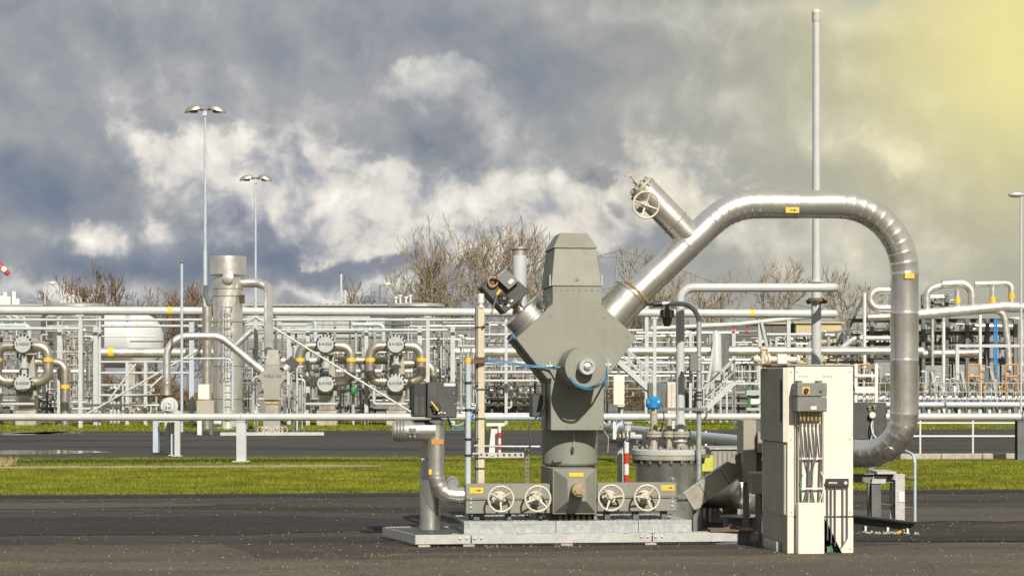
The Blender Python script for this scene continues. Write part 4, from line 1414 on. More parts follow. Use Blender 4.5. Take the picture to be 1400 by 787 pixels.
# ================================================================== drum, vent pipe, mast
DY = 23.6
kd = DY / F
dc = P(914, 690, DY)
drum = thing('pressure_drum', (dc.x, DY, 0), 'squat stainless drum with thick bolted lid and nozzles behind the valve panel', 'drum')
zl = P(914, 622, DY).z
rd = 44.5 * kd
MB().lathe((dc.x, DY, 0.0), (0, 0, 1), [(0, rd * 0.94), (0.10, rd * 0.94), (0.10, rd), (zl - 0.06, rd), (zl - 0.03, rd * 1.03)], 48).build('shell', 'steel', drum, 25)
MB().lathe((dc.x, DY, zl - 0.045), (0, 0, 1), [(0, rd * 1.13), (0.045, rd * 1.13), (0.05, rd * 1.12)], 56).build('lower_flange', 'fitting', drum, 25)
MB().lathe((dc.x, DY, zl + 0.012), (0, 0, 1), [(0, rd * 1.14), (0.055, rd * 1.14), (0.062, rd * 1.12)], 56).build('lid', 'paint', drum, 25)
bolt_ring(drum, (dc.x, DY, zl + 0.07), (0, 0, 1), rd * 1.05, 20, 0.022, 0.045, 'bolt_grey')
bolt_ring(drum, (dc.x, DY, zl - 0.045), (0, 0, -1), rd * 1.05, 20, 0.024, 0.05, 'bolt_grey')
for i, (px, r_, yt) in enumerate(((893, 0.045, 566), (914, 0.034, 571), (930, 0.055, 583))):
    nb = P(px, 610, DY)
    n_ = MB().cyl((nb.x, DY - 0.1, zl + 0.06), (nb.x, DY - 0.1, P(px, yt, DY).z), r_, None, 18).build('nozzle', 'fitting', drum, 40)
    zf = P(px, 592.5, DY).z
    MB().lathe((nb.x, DY - 0.1, zf - 0.035), (0, 0, 1), [(0, r_ * 2.2), (0.03, r_ * 2.2), (0.03, r_ * 1.3), (0.036, r_ * 1.3), (0.036, r_ * 2.2), (0.066, r_ * 2.2)], 22).build('flange', 'fitting', n_, 30)
    bolt_ring(n_, (nb.x, DY - 0.1, zf + 0.03), (0, 0, 1), r_ * 1.75, 6, 0.012, 0.03, 'rust')
    bolt_ring(n_, (nb.x, DY - 0.1, zf - 0.035), (0, 0, -1), r_ * 1.75, 6, 0.012, 0.03, 'rust')
q = P(917, 655, DY)
MB().cyl((q.x, DY - rd - 0.06, q.z), (q.x, DY - rd + 0.02, q.z), 0.024, None, 12).build('drain_plug', 'paint_dark', drum)
hb = P(958, 622, DY - 0.2)
MB().box(hb.x - 0.02, hb.x + 0.1, DY - 0.3, DY - 0.12, zl - 0.02, zl + 0.02).build('lug', 'rust', drum)

tr = thing('transmitter', P(893, 566, DY - 0.1), 'bright blue round transmitter head on a nozzle of the bolted drum', 'transmitter')
tb0 = P(893, 566, DY - 0.1)
MB().lathe(tb0, (0, 0, 1), [(0, 0.05), (0.02, 0.05), (0.02, 0.022), (0.06, 0.022), (0.075, 0.04)], 16).build('neck', 'fitting', tr, 30)
hc_ = P(893, 550.5, DY - 0.1)
MB().lathe(hc_ + Vector((-0.085, 0, 0)), (1, 0, 0), [(0, 0.045), (0.012, 0.058), (0.05, 0.062), (0.12, 0.062), (0.158, 0.058), (0.17, 0.045)], 24).build('housing', 'blue', tr, 40)
MB().lathe(hc_ + Vector((0, 0, -0.075)), (0, 0, 1), [(0, 0.05), (0.02, 0.072), (0.12, 0.075), (0.15, 0.05), (0.158, 0.0)], 20, False).build('casing', 'blue', tr, 40)
MB().tube([hc_ + Vector((0.09, 0, 0)), P(906, 553, DY - 0.1), P(908, 570, DY - 0.15), P(904, 590, DY - 0.1)], 0.008, 8, 0.06).build('cable', 'black', tr)
g2 = thing('valve_block', P(862, 594, DY + 0.3), 'small grey valve with white tag left of the drum nozzles', 'valve')
MB().cyl(P(838, 596, DY + 0.3), P(884, 597, DY + 0.2), 0.032, None, 14).build('pipe', 'paint', g2)
MB().lathe(P(850, 596, DY + 0.3), (1, 0, 0), [(0, 0.05), (0.05, 0.05), (0.05, 0.07), (0.10, 0.07), (0.10, 0.05), (0.16, 0.05)], 16).build('body', 'paint', g2, 30)
MB().lathe(P(858, 594, DY + 0.3), (0, 0, 1), [(0, 0.04), (0.12, 0.045), (0.13, 0.06), (0.16, 0.06)], 14).build('bonnet', 'paint', g2, 30)
MB().box(*[v for pr in zip(P(838, 600, DY + 0.25), P(842, 576, DY + 0.28)) for v in pr]).build('tag', 'white', g2)
for k in range(4):
    MB().cyl(P(846 + k * 5, 600, DY + 0.22), P(846 + k * 5, 588, DY + 0.22), 0.010, None, 6).build('stud', 'rust', g2)

vent = thing('vent_pipe', P(930, 600, DY - 0.1), 'pale grey vent pipe rising from the drum and turning level to the tall mast', 'pipe')
MB().tube([P(930, 588, DY - 0.1), P(930, 393, DY - 0.1), P(1141, 393, DY - 0.1), P(1141, 393, DY + 0.6)], 5.9 * kd, 18, 0.16).build('pipe', 'paint', vent, 50)
b0 = P(930, 596, DY - 0.1)
MB().lathe((b0.x, b0.y, P(930, 603, DY).z), (0, 0, 1), [(0, 0.085), (0.06, 0.075), (0.30, 0.053)], 18).build('reducer', 'paint', vent, 40)
MY = 24.1
mc = P(1116, 500, MY)
mast = thing('vent_mast', (mc.x, MY, 0), 'very tall slim pale vent mast on a thicker grey column behind the beige cabinet', 'mast')
km = MY / F
MB().cyl((mc.x, MY, 0), (mc.x, MY, P(0, 412, MY).z), 6.9 * km, None, 20).build('column', 'paint', mast, 40)
fl = P(1116, 412, MY)
MB().lathe((fl.x, MY, fl.z), (0, 0, 1), [(0, 0.13), (0.018, 0.13), (0.02, 0.10), (0.04, 0.10)], 24).build('flange', 'rust', mast, 30)
bolt_ring(mast, (fl.x, MY, fl.z), (0, 0, -1), 0.108, 8, 0.012, 0.03, 'rust')
MB().cyl((fl.x, MY, fl.z + 0.04), (fl.x, MY, P(0, 384, MY).z), 0.058, None, 18).build('spool', 'paint', mast, 40)
MB().lathe((fl.x, MY, P(0, 386, MY).z), (0, 0, 1), [(0, 0.10), (0.015, 0.10)], 20).build('clamp_plate', 'paint', mast)
MB().lathe((fl.x, MY, P(0, 384.5, MY).z), (0, 0, 1), [(0, 5.6 * km), (P(0, 30, MY).z - P(0, 384.5, MY).z, 4.9 * km)], 18).build('upper_mast', 'paint', mast, 40)
zt_ = P(0, 30, MY).z
MB().lathe((fl.x, MY, zt_), (0, 0, 1), [(0, 0.046), (0.02, 0.052), (0.10, 0.052), (0.11, 0.056), (0.13, 0.05), (0.15, 0.03)], 18).build('tip', 'cream', mast, 30)

LY = 23.2
kl = LY / F
lp = thing('lamp_pole', (P(955.5, 690, LY).x, LY, 0), 'slim galvanised gooseneck pole with a hanging lamp, right of the vent riser', 'lamp pole')
MB().tube([(P(955.5, 0, LY).x, LY, 0), P(955.5, 415, LY), P(905, 415, LY)], 3.4 * kl, 14, 0.22).build('pole', 'galv', lp, 50)
MB().cyl(P(905, 415, LY), P(893, 415.5, LY), 0.035, None, 12).build('junction', 'black', lp)
MB().cyl(P(893, 415.5, LY), P(872, 419, LY + 0.2), 0.012, None, 8).build('cable', 'black', lp)
lb = P(912, 418, LY)
lm = MB().lathe(lb, (0, 0, -1), [(0, 0.02), (0.04, 0.03), (0.045, 0.075), (0.13, 0.075), (0.14, 0.06), (0.18, 0.055), (0.24, 0.035)], 18).build('lamp_housing', 'charcoal', lp, 30)
for k in range(6):
    g_ = k * math.pi / 3
    MB().cyl(lb + Vector((0.078 * math.cos(g_), 0.078 * math.sin(g_), -0.05)), lb + Vector((0.078 * math.cos(g_), 0.078 * math.sin(g_), -0.14)), 0.007, None, 6).build('guard_bar', 'galv', lm)
a_, b_ = P(942.5, 484, LY - 0.08), P(953.5, 508, LY - 0.08)
MB().box(a_.x, b_.x, LY - 0.14, LY - 0.02, b_.z, a_.z, 0.008).build('switch_box', 'midgrey', lp)
for yy in (537, 541.5, 547):
    q = P(955.5, yy, LY)
    MB().cyl(q, q + Vector((0, 0, 0.018)), 0.036, None, 12).build('clamp', 'black', lp)
for yy in (487, 506):
    q = P(955.5, yy, LY)
    MB().torus(q, (0, 0, 1), 0.034, 0.008, 14, 6).build('clamp', 'galv', lp)
MB().bar(P(906, 559, LY - 0.06), P(966, 559.5, LY - 0.06), 0.045, 0.035).build('bracket', 'midgrey', lp)
MB().tube([P(966, 556, LY - 0.06), P(966, 568, LY - 0.06), P(962, 574, LY - 0.02)], 0.012, 8, 0.03).build('hook', 'midgrey', lp)


def marker(px, ytop, Y, wpx, label, stripes=5):
    b = P(px, 0, Y)
    r_ = wpx * Y / F / 2
    zt = P(px, ytop, Y).z
    t = thing('marker_post', (b.x, Y, 0), label, 'marker post', 'red and white marker posts')
    h = zt / stripes
    for i in range(stripes):
        MB().cyl((b.x, Y, h * i), (b.x, Y, h * (i + 1)), r_, None, 16).build('stripe', ('white', 'red')[i % 2] if stripes % 2 else ('red', 'white')[i % 2], t, 40)
    MB().lathe((b.x, Y, zt), (0, 0, 1), [(0, r_), (r_ * 0.6, r_ * 0.7), (r_ * 0.8, 0.001)], 16, False).build('cap', 'white', t, 40)
    return t


marker(856.5, 604, 25.0, 6.8, 'red and white banded post between the wellhead and the bolted drum', 7)
sp = thing('pipe_support', (P(848, 700, 25.3).x, 25.3, 0), 'pale steel pipe support standing beside the nearest red and white post', 'pipe support')
zt_ = P(848, 606, 25.3).z
MB().ibeam((P(848, 0, 25.3).x, 25.3, 0), (P(848, 0, 25.3).x, 25.3, zt_), 0.07, 0.09, 0.008).build('column', 'paint', sp)
MB().box(P(838, 0, 25.3).x, P(872, 0, 25.3).x, 25.2, 25.4, zt_, zt_ + 0.012).build('top_plate', 'galv', sp)
MB().cyl(P(832, 598, 25.3), P(878, 600, 25.3), 0.06, None, 14).build('saddle_pipe', 'paint_cool', sp)

# ---- inclined cable duct -----------------------------------------------------
duct = thing('cable_duct', P(943, 712, 21.9), 'inclined beige sheet-metal cable duct climbing from the skid to the cabinet', 'duct')
d0, d1_ = P(942, 686, 21.7), P(1020, 630, 22.2)
dd = (d1_ - d0).normalized()
dn_ = Vector((-dd.z, 0, dd.x)).normalized()
hh = 0.105
mb = MB()
sd_ = Vector((0.02, 0.24, 0))
mb.add([d0 - dn_ * hh, d0 + dn_ * hh, d0 + dn_ * hh + sd_, d0 - dn_ * hh + sd_, d1_ - dn_ * hh, d1_ + dn_ * hh, d1_ + dn_ * hh + sd_, d1_ - dn_ * hh + sd_],
       [(0, 1, 2, 3), (4, 7, 6, 5), (0, 4, 5, 1), (1, 5, 6, 2), (2, 6, 7, 3), (3, 7, 4, 0)])
mb.build('trunking', 'duct_grey', duct, 0)
mb = MB()
for t0_, t1_ in ((0.0, 0.245), (0.25, 0.62), (0.625, 1.0)):
    m2 = MB()
    e0, e1_ = d0.lerp(d1_, t0_) + dn_ * (hh + 0.002), d0.lerp(d1_, t1_) + dn_ * (hh + 0.002)
    o_ = Vector((-0.0, -0.012, 0))
    top = dn_ * 0.016
    m2.add([e0 + o_, e0 + sd_ * 1.06, e0 + sd_ * 1.06 + top, e0 + o_ + top, e1_ + o_, e1_ + sd_ * 1.06, e1_ + sd_ * 1.06 + top, e1_ + o_ + top],
           [(0, 3, 2, 1), (4, 5, 6, 7), (0, 1, 5, 4), (1, 2, 6, 5), (2, 3, 7, 6), (3, 0, 4, 7)])
    m2.build('cover_strip', 'galv', duct, 0)
    MB().bar(e0 - dn_ * 0.21 + o_ + dd * 0.01, e0 + o_ + dd * 0.01, 0.012, 0.006).build('joint_strip', 'galv', duct)
lq = P(952, 690, 21.9)
MB().box(lq.x - 0.04, lq.x + 0.04, 21.85, 21.93, 0, lq.z - 0.06).build('leg', 'midgrey', duct)
MB().cyl(P(924, 681, 21.6), P(943, 681, 21.8), 0.032, None, 16).build('inlet_pipe', 'steel', duct)

# ---- clad horizontal vessel behind the duct ----------------------------------
VY = 23.4
vz = P(1018, 673, VY)
ves = thing('clad_vessel', (vz.x, VY, 0), 'dull round-ended clad vessel lying low behind the inclined duct', 'vessel')
e_ = P(1014, 673, VY - 0.2)
MB().lathe(P(945, 672, VY + 0.5), e_ - P(945, 672, VY + 0.5), [(0, 0.19), ((e_ - P(945, 672, VY + 0.5)).length, 0.19), ((e_ - P(945, 672, VY + 0.5)).length + 0.05, 0.15), ((e_ - P(945, 672, VY + 0.5)).length + 0.07, 0.08), ((e_ - P(945, 672, VY + 0.5)).length + 0.075, 0.001)], 36, False).build('shell', 'steel_dull', ves, 40)
q = P(1019, 674, VY - 0.28)
MB().lathe(q, (0.1, -1, 0), [(0, 0.19), (0.03, 0.188), (0.055, 0.15), (0.07, 0.08), (0.075, 0.001)], 36, False).build('end_cap', 'steel', ves, 40)
MB().box(vz.x - 0.25, vz.x - 0.10, VY - 0.15, VY + 0.1, 0, vz.z - 0.14).build('saddle', 'rust', ves)
MB().box(vz.x - 0.62, vz.x - 0.50, VY - 0.05, VY + 0.3, 0, vz.z - 0.14).build('saddle', 'rust', ves)
bx = thing('equipment_cover', (P(1000, 640, 24.2).x, 24.2, 0), 'weathered grey ribbed cover box behind the inclined duct', 'cover')
a_, b_ = P(972, 614, 24.0), P(1017, 700, 24.0)
MB().box(a_.x, b_.x, 24.0, 24.9, 0.0, a_.z, 0.01).build('case', 'duct_grey', bx)
for i in range(7):
    xx = a_.x + (b_.x - a_.x) * (i + 0.5) / 7
    MB().box(xx - 0.006, xx + 0.006, 23.99, 24.0, 0.1, a_.z - 0.03).build('rib', 'midgrey', bx)
MB().box(a_.x - 0.02, b_.x + 0.02, 23.97, 24.92, a_.z + 0.001, a_.z + 0.02).build('lid', 'galv', bx)
gb = thing('yellow_box', (P(967, 640, 23.9).x, 23.9, 0), 'small yellow-green box on a stand right of the bolted drum', 'box')
a_, b_ = P(959, 622, 23.9), P(975, 644, 23.9)
MB().box(a_.x, b_.x, 23.85, 24.0, b_.z, a_.z, 0.008).build('case', material('yellow_green_paint', (0.42, 0.44, 0.06), 0.5), gb)
MB().box((a_.x + b_.x) / 2 - 0.02, (a_.x + b_.x) / 2 + 0.02, 23.9, 23.96, 0, b_.z).build('stand', 'midgrey', gb)

# ---- beige box and duct left of the cabinet -------------------------------------
rc = thing('relay_box', (P(1030, 700, 21.9).x, 21.9, 0), 'weathered grey-beige relay housing tucked against the left side of the cabinet', 'housing')
a_, b_ = P(1016, 574, 21.9), P(1034, 660, 21.9)
MB().box(a_.x, b_.x, 21.9, 22.5, b_.z, a_.z, 0.006).build('case', 'duct_grey', rc)
c_ = P(1053, 574, 21.6)
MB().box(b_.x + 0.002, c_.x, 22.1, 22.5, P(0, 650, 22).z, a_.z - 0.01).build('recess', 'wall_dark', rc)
MB().box(b_.x + 0.004, c_.x, 21.8, 22.08, P(0, 618, 21.9).z, P(0, 590, 21.9).z, 0.006).build('side_box', 'duct_grey', rc)
a2, b2 = P(1028, 646, 21.2), P(1054, 675, 21.2)
MB().box(a2.x, b2.x, 21.2, 21.6, b2.z, a2.z, 0.006).build('lower_box', 'duct_grey', rc)
MB().box(a_.x + 0.03, a_.x + 0.09, 22.1, 22.2, 0, b_.z + 0.002).build('leg', 'midgrey', rc)
MB().box(c_.x - 0.09, c_.x - 0.03, 22.1, 22.2, 0, P(0, 650, 22).z).build('leg', 'midgrey', rc)
for k, (px, mt_) in enumerate(((1041, 'black'), (1044, 'black'), (1048, 'cable_blue'), (1051, 'cable_blue'), (1054, 'cable_blue'))):
    MB().tube([P(px, 674, 21.3), P(px + 1, 700, 21.2), P(px + 6, 722, 21.0), Vector((P(px + 7, 735, 20.9).x, 20.9, 0.01))], 0.014, 8, 0.08).build('cable', mt_, rc)

# hatch plates lying on the ground between skid and cabinet
hp = thing('ground_plate', (P(1005, 720, 21.0).x, 21.0, 0), 'rusty brown hatch plate lying between skid and cabinet', 'plate')
q = P(1000, 722, 20.9)
MB().box(q.x - 0.24, q.x + 0.22, 20.72, 21.1, 0.13, 0.15, 0.004).build('plate', 'rust', hp)
MB().prism([(q.x - 0.1, 0.15), (q.x + 0.12, 0.15), (q.x + 0.02, 0.19)], 20.9, 20.93).build('handle', 'rust', hp)
MB().box(q.x - 0.18, q.x + 0.18, 20.76, 21.06, 0.0, 0.13).build('pit_collar', 'paint_dark', hp)
hp2 = thing('ground_plate', (P(1025, 706, 22.4).x, 22.4, 0), 'dark round hatch lid on the ground below the clad vessel', 'plate')
q = P(1020, 706, 22.6)
MB().lathe((q.x, 22.6, 0.0), (0, 0, 1), [(0, 0.26), (0.16, 0.26), (0.16, 0.30), (0.18, 0.30)], 30).build('lid', 'midgrey', hp2, 30)
MB().lathe((q.x, 22.6, 0.18), (0, 0, 1), [(0, 0.05), (0.02, 0.05)], 12).build('grip', 'rust', hp2)

# ================================================================== beige cabinet
_cy = 19.55
C = Frame((1120 - 700) * _cy / F, _cy, R(7))
CF = -C.ey
cl_, cr_ = C.L(1077, 756, 0).x, C.L(1166.5, 756, 0).x
ct_ = C.L(1120, 499.5, 0).z
CD = 1.02
cabn = thing('electrical_cabinet', C.T @ Vector(((cl_ + cr_) / 2, 0, 0)), 'tall beige electrical cabinet with grey switch box and cables on its front', 'cabinet')
zs = C.L(1120, 706, 0).z
# the cover is open at the lower right: built round a triangular cut
p_ = lambda x, y: (lambda q_: (q_.x, q_.z))(C.L(x, y, 0))
MB(C.T).box(cl_, cr_, 0.03, CD, zs + 0.003, ct_ - 0.02).build('case', 'beige', cabn)
xg = C.L(1087, 600, 0).x
MB(C.T).box(xg, cr_, 0.0, 0.028, zs + 0.003, ct_ - 0.004, 0.006).build('front_panel', 'beige', cabn)
MB(C.T).box(cl_, xg - 0.008, 0.012, 0.0285, zs + 0.003, ct_ - 0.004, 0.004).build('corner_flange', 'beige', cabn)
MB(C.T).box(cl_, xg - 0.008, 0.012, 0.0285, 0.0, zs, 0.004).build('corner_flange', 'beige', cabn)
MB(C.T).prism([p_(1087, 707.2), p_(1087, 756.5), p_(1127, 756.5), p_(1127, 707.2)], 0.0, 0.028).build('skirt_panel', 'beige', cabn, 0)
MB(C.T).prism([p_(1127.4, 707.2), p_(1152, 756.5), p_(1166.5, 756.5), p_(1166.5, 707.2)], 0.0, 0.028).build('skirt_panel', 'beige', cabn, 0)
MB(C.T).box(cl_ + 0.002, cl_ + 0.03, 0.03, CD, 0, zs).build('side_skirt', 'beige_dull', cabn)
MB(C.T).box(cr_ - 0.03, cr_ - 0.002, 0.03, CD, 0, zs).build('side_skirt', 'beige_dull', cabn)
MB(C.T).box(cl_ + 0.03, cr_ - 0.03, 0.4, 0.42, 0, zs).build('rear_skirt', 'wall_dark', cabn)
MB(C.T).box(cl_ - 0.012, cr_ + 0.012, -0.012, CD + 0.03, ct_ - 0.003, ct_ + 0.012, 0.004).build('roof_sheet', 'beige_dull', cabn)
# left door standing proud and the side plate below it, both darkened as the shaded side
dz0 = C.L(1077, 604, 0).z
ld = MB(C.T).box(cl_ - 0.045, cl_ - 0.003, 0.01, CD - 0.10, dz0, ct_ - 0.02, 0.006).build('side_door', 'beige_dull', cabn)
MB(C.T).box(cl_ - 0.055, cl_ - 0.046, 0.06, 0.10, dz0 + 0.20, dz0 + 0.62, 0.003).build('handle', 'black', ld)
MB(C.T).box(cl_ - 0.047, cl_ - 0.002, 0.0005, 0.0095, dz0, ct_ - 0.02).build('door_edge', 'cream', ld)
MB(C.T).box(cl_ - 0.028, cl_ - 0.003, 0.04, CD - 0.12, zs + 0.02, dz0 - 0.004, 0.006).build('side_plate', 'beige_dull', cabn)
# seams on the skirt
# cable channel
x0, x1 = C.L(1089.5, 600, -0.02).x, C.L(1125, 600, -0.02).x
za, zb = C.L(1107, 562, -0.02).z, C.L(1107, 689, -0.02).z
MB(C.T).box(x0 + 0.012, x1 - 0.012, -0.012, -0.0005, zb, za).build('channel_back', 'beige', cabn)
MB(C.T).box(x0, x0 + 0.016, -0.05, -0.0005, zb, za).build('channel_side', 'duct_grey', cabn)
MB(C.T).box(x1 - 0.016, x1, -0.05, -0.0005, zb, za).build('channel_side', 'duct_grey', cabn)
for yy in (626, 667):
    zq = C.L(1107, yy, -0.03).z
    MB(C.T).box(x0 + 0.016, x1 - 0.016, -0.06, -0.05, zq - 0.008, zq + 0.008).build('cable_bar', 'white', cabn)
lp0, lp1 = C.L(1091.5, 687, -0.09), C.L(1127, 757, -0.09)
MB(C.T).box(lp0.x, lp1.x, -0.09, -0.001, 0.0, lp0.z, 0.006).build('lower_cover', 'beige', cabn)
# switch box
s0_, s1_ = C.L(1090, 523, -0.2), C.L(1131, 562.5, -0.2)
zm = C.L(1110, 542, -0.2).z
sw = MB(C.T).box(s0_.x, s1_.x, -0.195, -0.001, zm + 0.003, s0_.z, 0.008).build('switch_box', 'midgrey', cabn)
sw2 = MB(C.T).box(s0_.x, s1_.x, -0.195, -0.001, s1_.z, zm - 0.002, 0.008).build('terminal_box', 'midgrey', cabn)
k1 = C.k(1102, -0.2)
q = C.L(1102, 533.5, -0.2)
MB(C.T).box(q.x - 5 * k1, q.x + 5 * k1, -0.200, -0.1955, q.z - 5 * k1, q.z + 5 * k1, 0.001).build('switch_plate', 'yellow', sw)
qq = C.T @ Vector((q.x, -0.200, q.z))
rs = MB().lathe(qq, CF, [(0, 0.024), (0.018, 0.024), (0.022, 0.018)], 20).build('rotary_switch', 'black', sw, 30)
MB().bar(qq + CF * 0.026 + Vector((-0.016, 0, -0.016)), qq + CF * 0.026 + Vector((0.016, 0, 0.016)), 0.010, 0.012).build('switch_grip', 'black', sw)
q = C.L(1122.5, 534, -0.2)
qq = C.T @ Vector((q.x, -0.195, q.z))
MB().lathe(qq, CF, [(0, 0.016), (0.012, 0.016), (0.018, 0.008)], 14).build('indicator', 'green', sw, 30)
q0, q1 = C.L(1108.5, 555, -0.2), C.L(1116.5, 559.5, -0.2)
MB(C.T).box(q0.x, q1.x, -0.199, -0.1955, q1.z, q0.z).build('nameplate', 'white', sw2)
for px in (1092, 1128.5):
    for yy in (526, 559.5):
        q = C.L(px, yy, -0.2)
        MB().cyl(C.T @ Vector((q.x, -0.194, q.z)), C.T @ Vector((q.x, -0.199, q.z)), 0.006, None, 8).build('screw', 'galv', sw)
for px, dd_ in ((1091, 0.0), (1118, 0.1)):
    q0 = C.L(px, 520, -0.1)
    MB(C.T).box(q0.x, q0.x + 0.045, -0.10, -0.001, s0_.z + 0.002, s0_.z + 0.022).build('hanger', 'paint_dark', sw)
# glands and cables
random.seed(5)
ends = (1095, 1099, 1104, 1109, 1113.5, 1119)
for i, px in enumerate((1094.5, 1099.5, 1105, 1110, 1115.5, 1120.5)):
    g0 = C.L(px, 562.5, -0.1)
    gw = C.T @ Vector((g0.x, -0.10, s1_.z))
    gl = MB().lathe(gw, (0, 0, -1), [(0, 0.016), (0.03, 0.016), (0.03, 0.010), (0.045, 0.010), (0.045, 0.014), (0.085, 0.014), (0.095, 0.010)], 12).build('cable_gland', 'brass', cabn, 30)
    e = C.W(ends[5 - i] if i in (1, 4) else ends[i], 688, -0.04)
    mid = C.W((px + ends[i]) / 2 + random.uniform(-3, 3), 620, -0.055)
    MB().tube([gw + Vector((0, 0, -0.12)), C.W(px, 590, -0.075), mid, e], 0.008 if i % 2 else 0.010, 8, 0.15).build('cable', ('midgrey', 'paint_dark', 'paint_dark')[i % 3], cabn)
for px, py in ((1090, 508), (1162, 508), (1162, 600), (1162, 700), (1162, 750), (1082, 508), (1082, 600), (1082, 700)):
    p = C.L(px, py, 0)
    dp_ = 0.012 if px < 1085 else 0.0
    MB().lathe(C.T @ Vector((p.x, dp_, p.z)), CF, [(0, 0.007), (0.004, 0.007), (0.006, 0.003)], 8).build('screw', 'bolt_grey', cabn)
# small black junction strip with conduits
j0, j1 = C.L(1130.5, 654, -0.05), C.L(1160.5, 665, -0.05)
js = MB(C.T).box(j0.x, j1.x, -0.05, -0.0005, j1.z, j0.z, 0.004).build('junction_strip', 'black', cabn)
for i, px in enumerate((1134, 1137, 1140, 1143, 1156)):
    q = C.L(px, 659.5, -0.05)
    MB().cyl(C.T @ Vector((q.x, -0.048, q.z)), C.T @ Vector((q.x, -0.058, q.z)), 0.009 if i < 4 else 0.016, None, 10).build('terminal', 'white', js)
for i, (px, yb_, ex_) in enumerate(((1131.5, 738, 1131.5), (1136.5, 742, 1136.5), (1142, 746, 1142), (1152.5, 744, 1152.5), (1158.5, 735, 1151))):
    pts = [C.W(px, 665, -0.03), C.W(px, yb_, -0.03)]
    if ex_ != px:
        pts.append(C.W(ex_, 747, -0.03))
    MB().tube(pts, 0.0065, 8, 0.05).build('conduit', 'paint_dark', cabn)
MB(C.T).box(C.L(1127, 665, -0.02).x, j0.x, -0.03, -0.012, C.L(1130, 662, -0.02).z, C.L(1130, 660, -0.02).z).build('conduit', 'paint_dark', cabn)
for k in range(5):
    q = C.L(1130 + 4.5 * k, 748 - k * 2, 0.1)
    MB(C.T).box(q.x, q.x + 0.035, 0.08 + 0.02 * k, 0.14 + 0.02 * k, 0.0, 0.06 + 0.02 * (k % 3), 0.004).build('floor_fitting', ('midgrey', 'green', 'paint_dark')[k % 3], cabn)
# hoses hanging outside the channel
MB().tube([C.W(1122, 644, -0.04), C.W(1126, 652, -0.06), C.W(1125, 672, -0.05), C.W(1120, 688, -0.04)], 0.006, 8, 0.06).build('cable', 'white', cabn)
MB().tube([C.W(1097, 648, -0.06), C.W(1094, 660, -0.07), C.W(1096, 686, -0.06)], 0.006, 8, 0.06).build('cable', 'green', cabn)
MB(C.T).box(cl_ - 0.05, cl_ - 0.002, 0.25, 0.75, 0.0, 0.10).build('plinth', 'galv', cabn)
for k in range(6):
    q = C.L(1092 + k * 5 + (18 if k > 2 else 0), 515, 0)
    MB(C.T).box(q.x, q.x + 0.025, -0.003, -0.0005, q.z, q.z + 0.012).build('vent_slot', 'beige_dull', cabn)

# valve set on top of the cabinet
tv = thing('relief_valve', C.T @ Vector((C.L(1062, 500, 0.6).x, 0.6, ct_ + 0.012)), 'yellowed valve set with end flanges standing behind the cabinet roof', 'valve')
TVY = 0.75
zp_ = C.L(1062, 490.5, TVY).z
w0, w1 = C.W(1030, 490.5, TVY), C.W(1093, 491.5, TVY)
MB().cyl(w0, w1, 0.032, None, 16).build('pipe', 'cream', tv, 40)
for t_, r_ in ((0.04, 0.045), (0.23, 0.06), (0.30, 0.06), (0.62, 0.05), (0.93, 0.05)):
    q = w0.lerp(w1, t_)
    MB().lathe(q, w1 - w0, [(0, r_), (0.025, r_)], 16).build('flange', 'cream', tv, 30)
q = C.L(1044, 490, TVY)
MB().lathe(C.T @ Vector((q.x, TVY, ct_ + 0.012)), (0, 0, 1), [(0, 0.055), (0.02, 0.055), (0.02, 0.035), (zp_ - ct_ + 0.08, 0.035), (zp_ - ct_ + 0.085, 0.05), (zp_ - ct_ + 0.11, 0.05)], 16).build('valve_body', 'cream', tv, 30)
q = C.L(1068, 490, TVY)
MB(C.T).box(q.x - 0.05, q.x + 0.05, TVY - 0.05, TVY + 0.05, ct_ + 0.012, zp_ + 0.05, 0.006).build('control_block', 'beige', tv)
MB(C.T).box(C.L(1030, 0, TVY).x - 0.1, C.L(1080, 0, TVY).x, TVY - 0.15, TVY + 0.15, ct_ + 0.0125, ct_ + 0.03).build('base_tray', 'rust', tv)
for dx in (-0.03, 0.03):
    q = C.L(1044, 486, TVY)
    MB(C.T).box(q.x + dx - 0.008, q.x + dx + 0.008, TVY - 0.06, TVY - 0.045, zp_ + 0.02, zp_ + 0.10).build('stud', 'brass', tv)

# ================================================================== support frame at the right
SY = 23.3
sf = thing('pipe_support', (P(1210, 710, SY).x, SY, 0), 'steel frame carrying the foot of the arched pipe, with a tube handrail', 'pipe support')
xl, xr = P(1168, 0, SY).x, P(1222, 0, SY).x
zt1, zt0 = P(0, 647, SY).z, P(0, 659, SY).z
MB().ibeam((xl - 0.2, SY, (zt0 + zt1) / 2), (xr, SY, (zt0 + zt1) / 2), 0.10, zt1 - zt0, 0.01, side=(0, 1, 0)).build('crossbeam', 'midgrey', sf)
MB().box(P(1196, 0, SY).x, P(1222, 0, SY).x, SY - 0.16, SY + 0.5, zt1 + 0.001, zt1 + 0.03).build('saddle_plate', 'galv_white', sf)
ql, qr_ = P(1190, 0, SY).x, P(1211, 0, SY).x
MB().prism([(ql, zt0 - 0.01), (ql + 0.02, zt1 - 0.03), (qr_, zt1 - 0.03), (qr_ - 0.02, zt0 - 0.01)], SY - 0.072, SY - 0.062).build('gusset', 'galv_white', sf)
px_ = P(1197, 0, SY).x
MB().ibeam((px_, SY, 0), (px_, SY, zt0), 0.11, 0.11, 0.012, side=(1, 0, 0)).build('leg', 'paint_dark', sf)
px_ = P(1228, 0, SY).x
MB().ibeam((px_, SY - 0.05, 0), (px_, SY - 0.05, zt1), 0.11, 0.13, 0.012, side=(1, 0, 0)).build('leg', 'galv_white', sf)
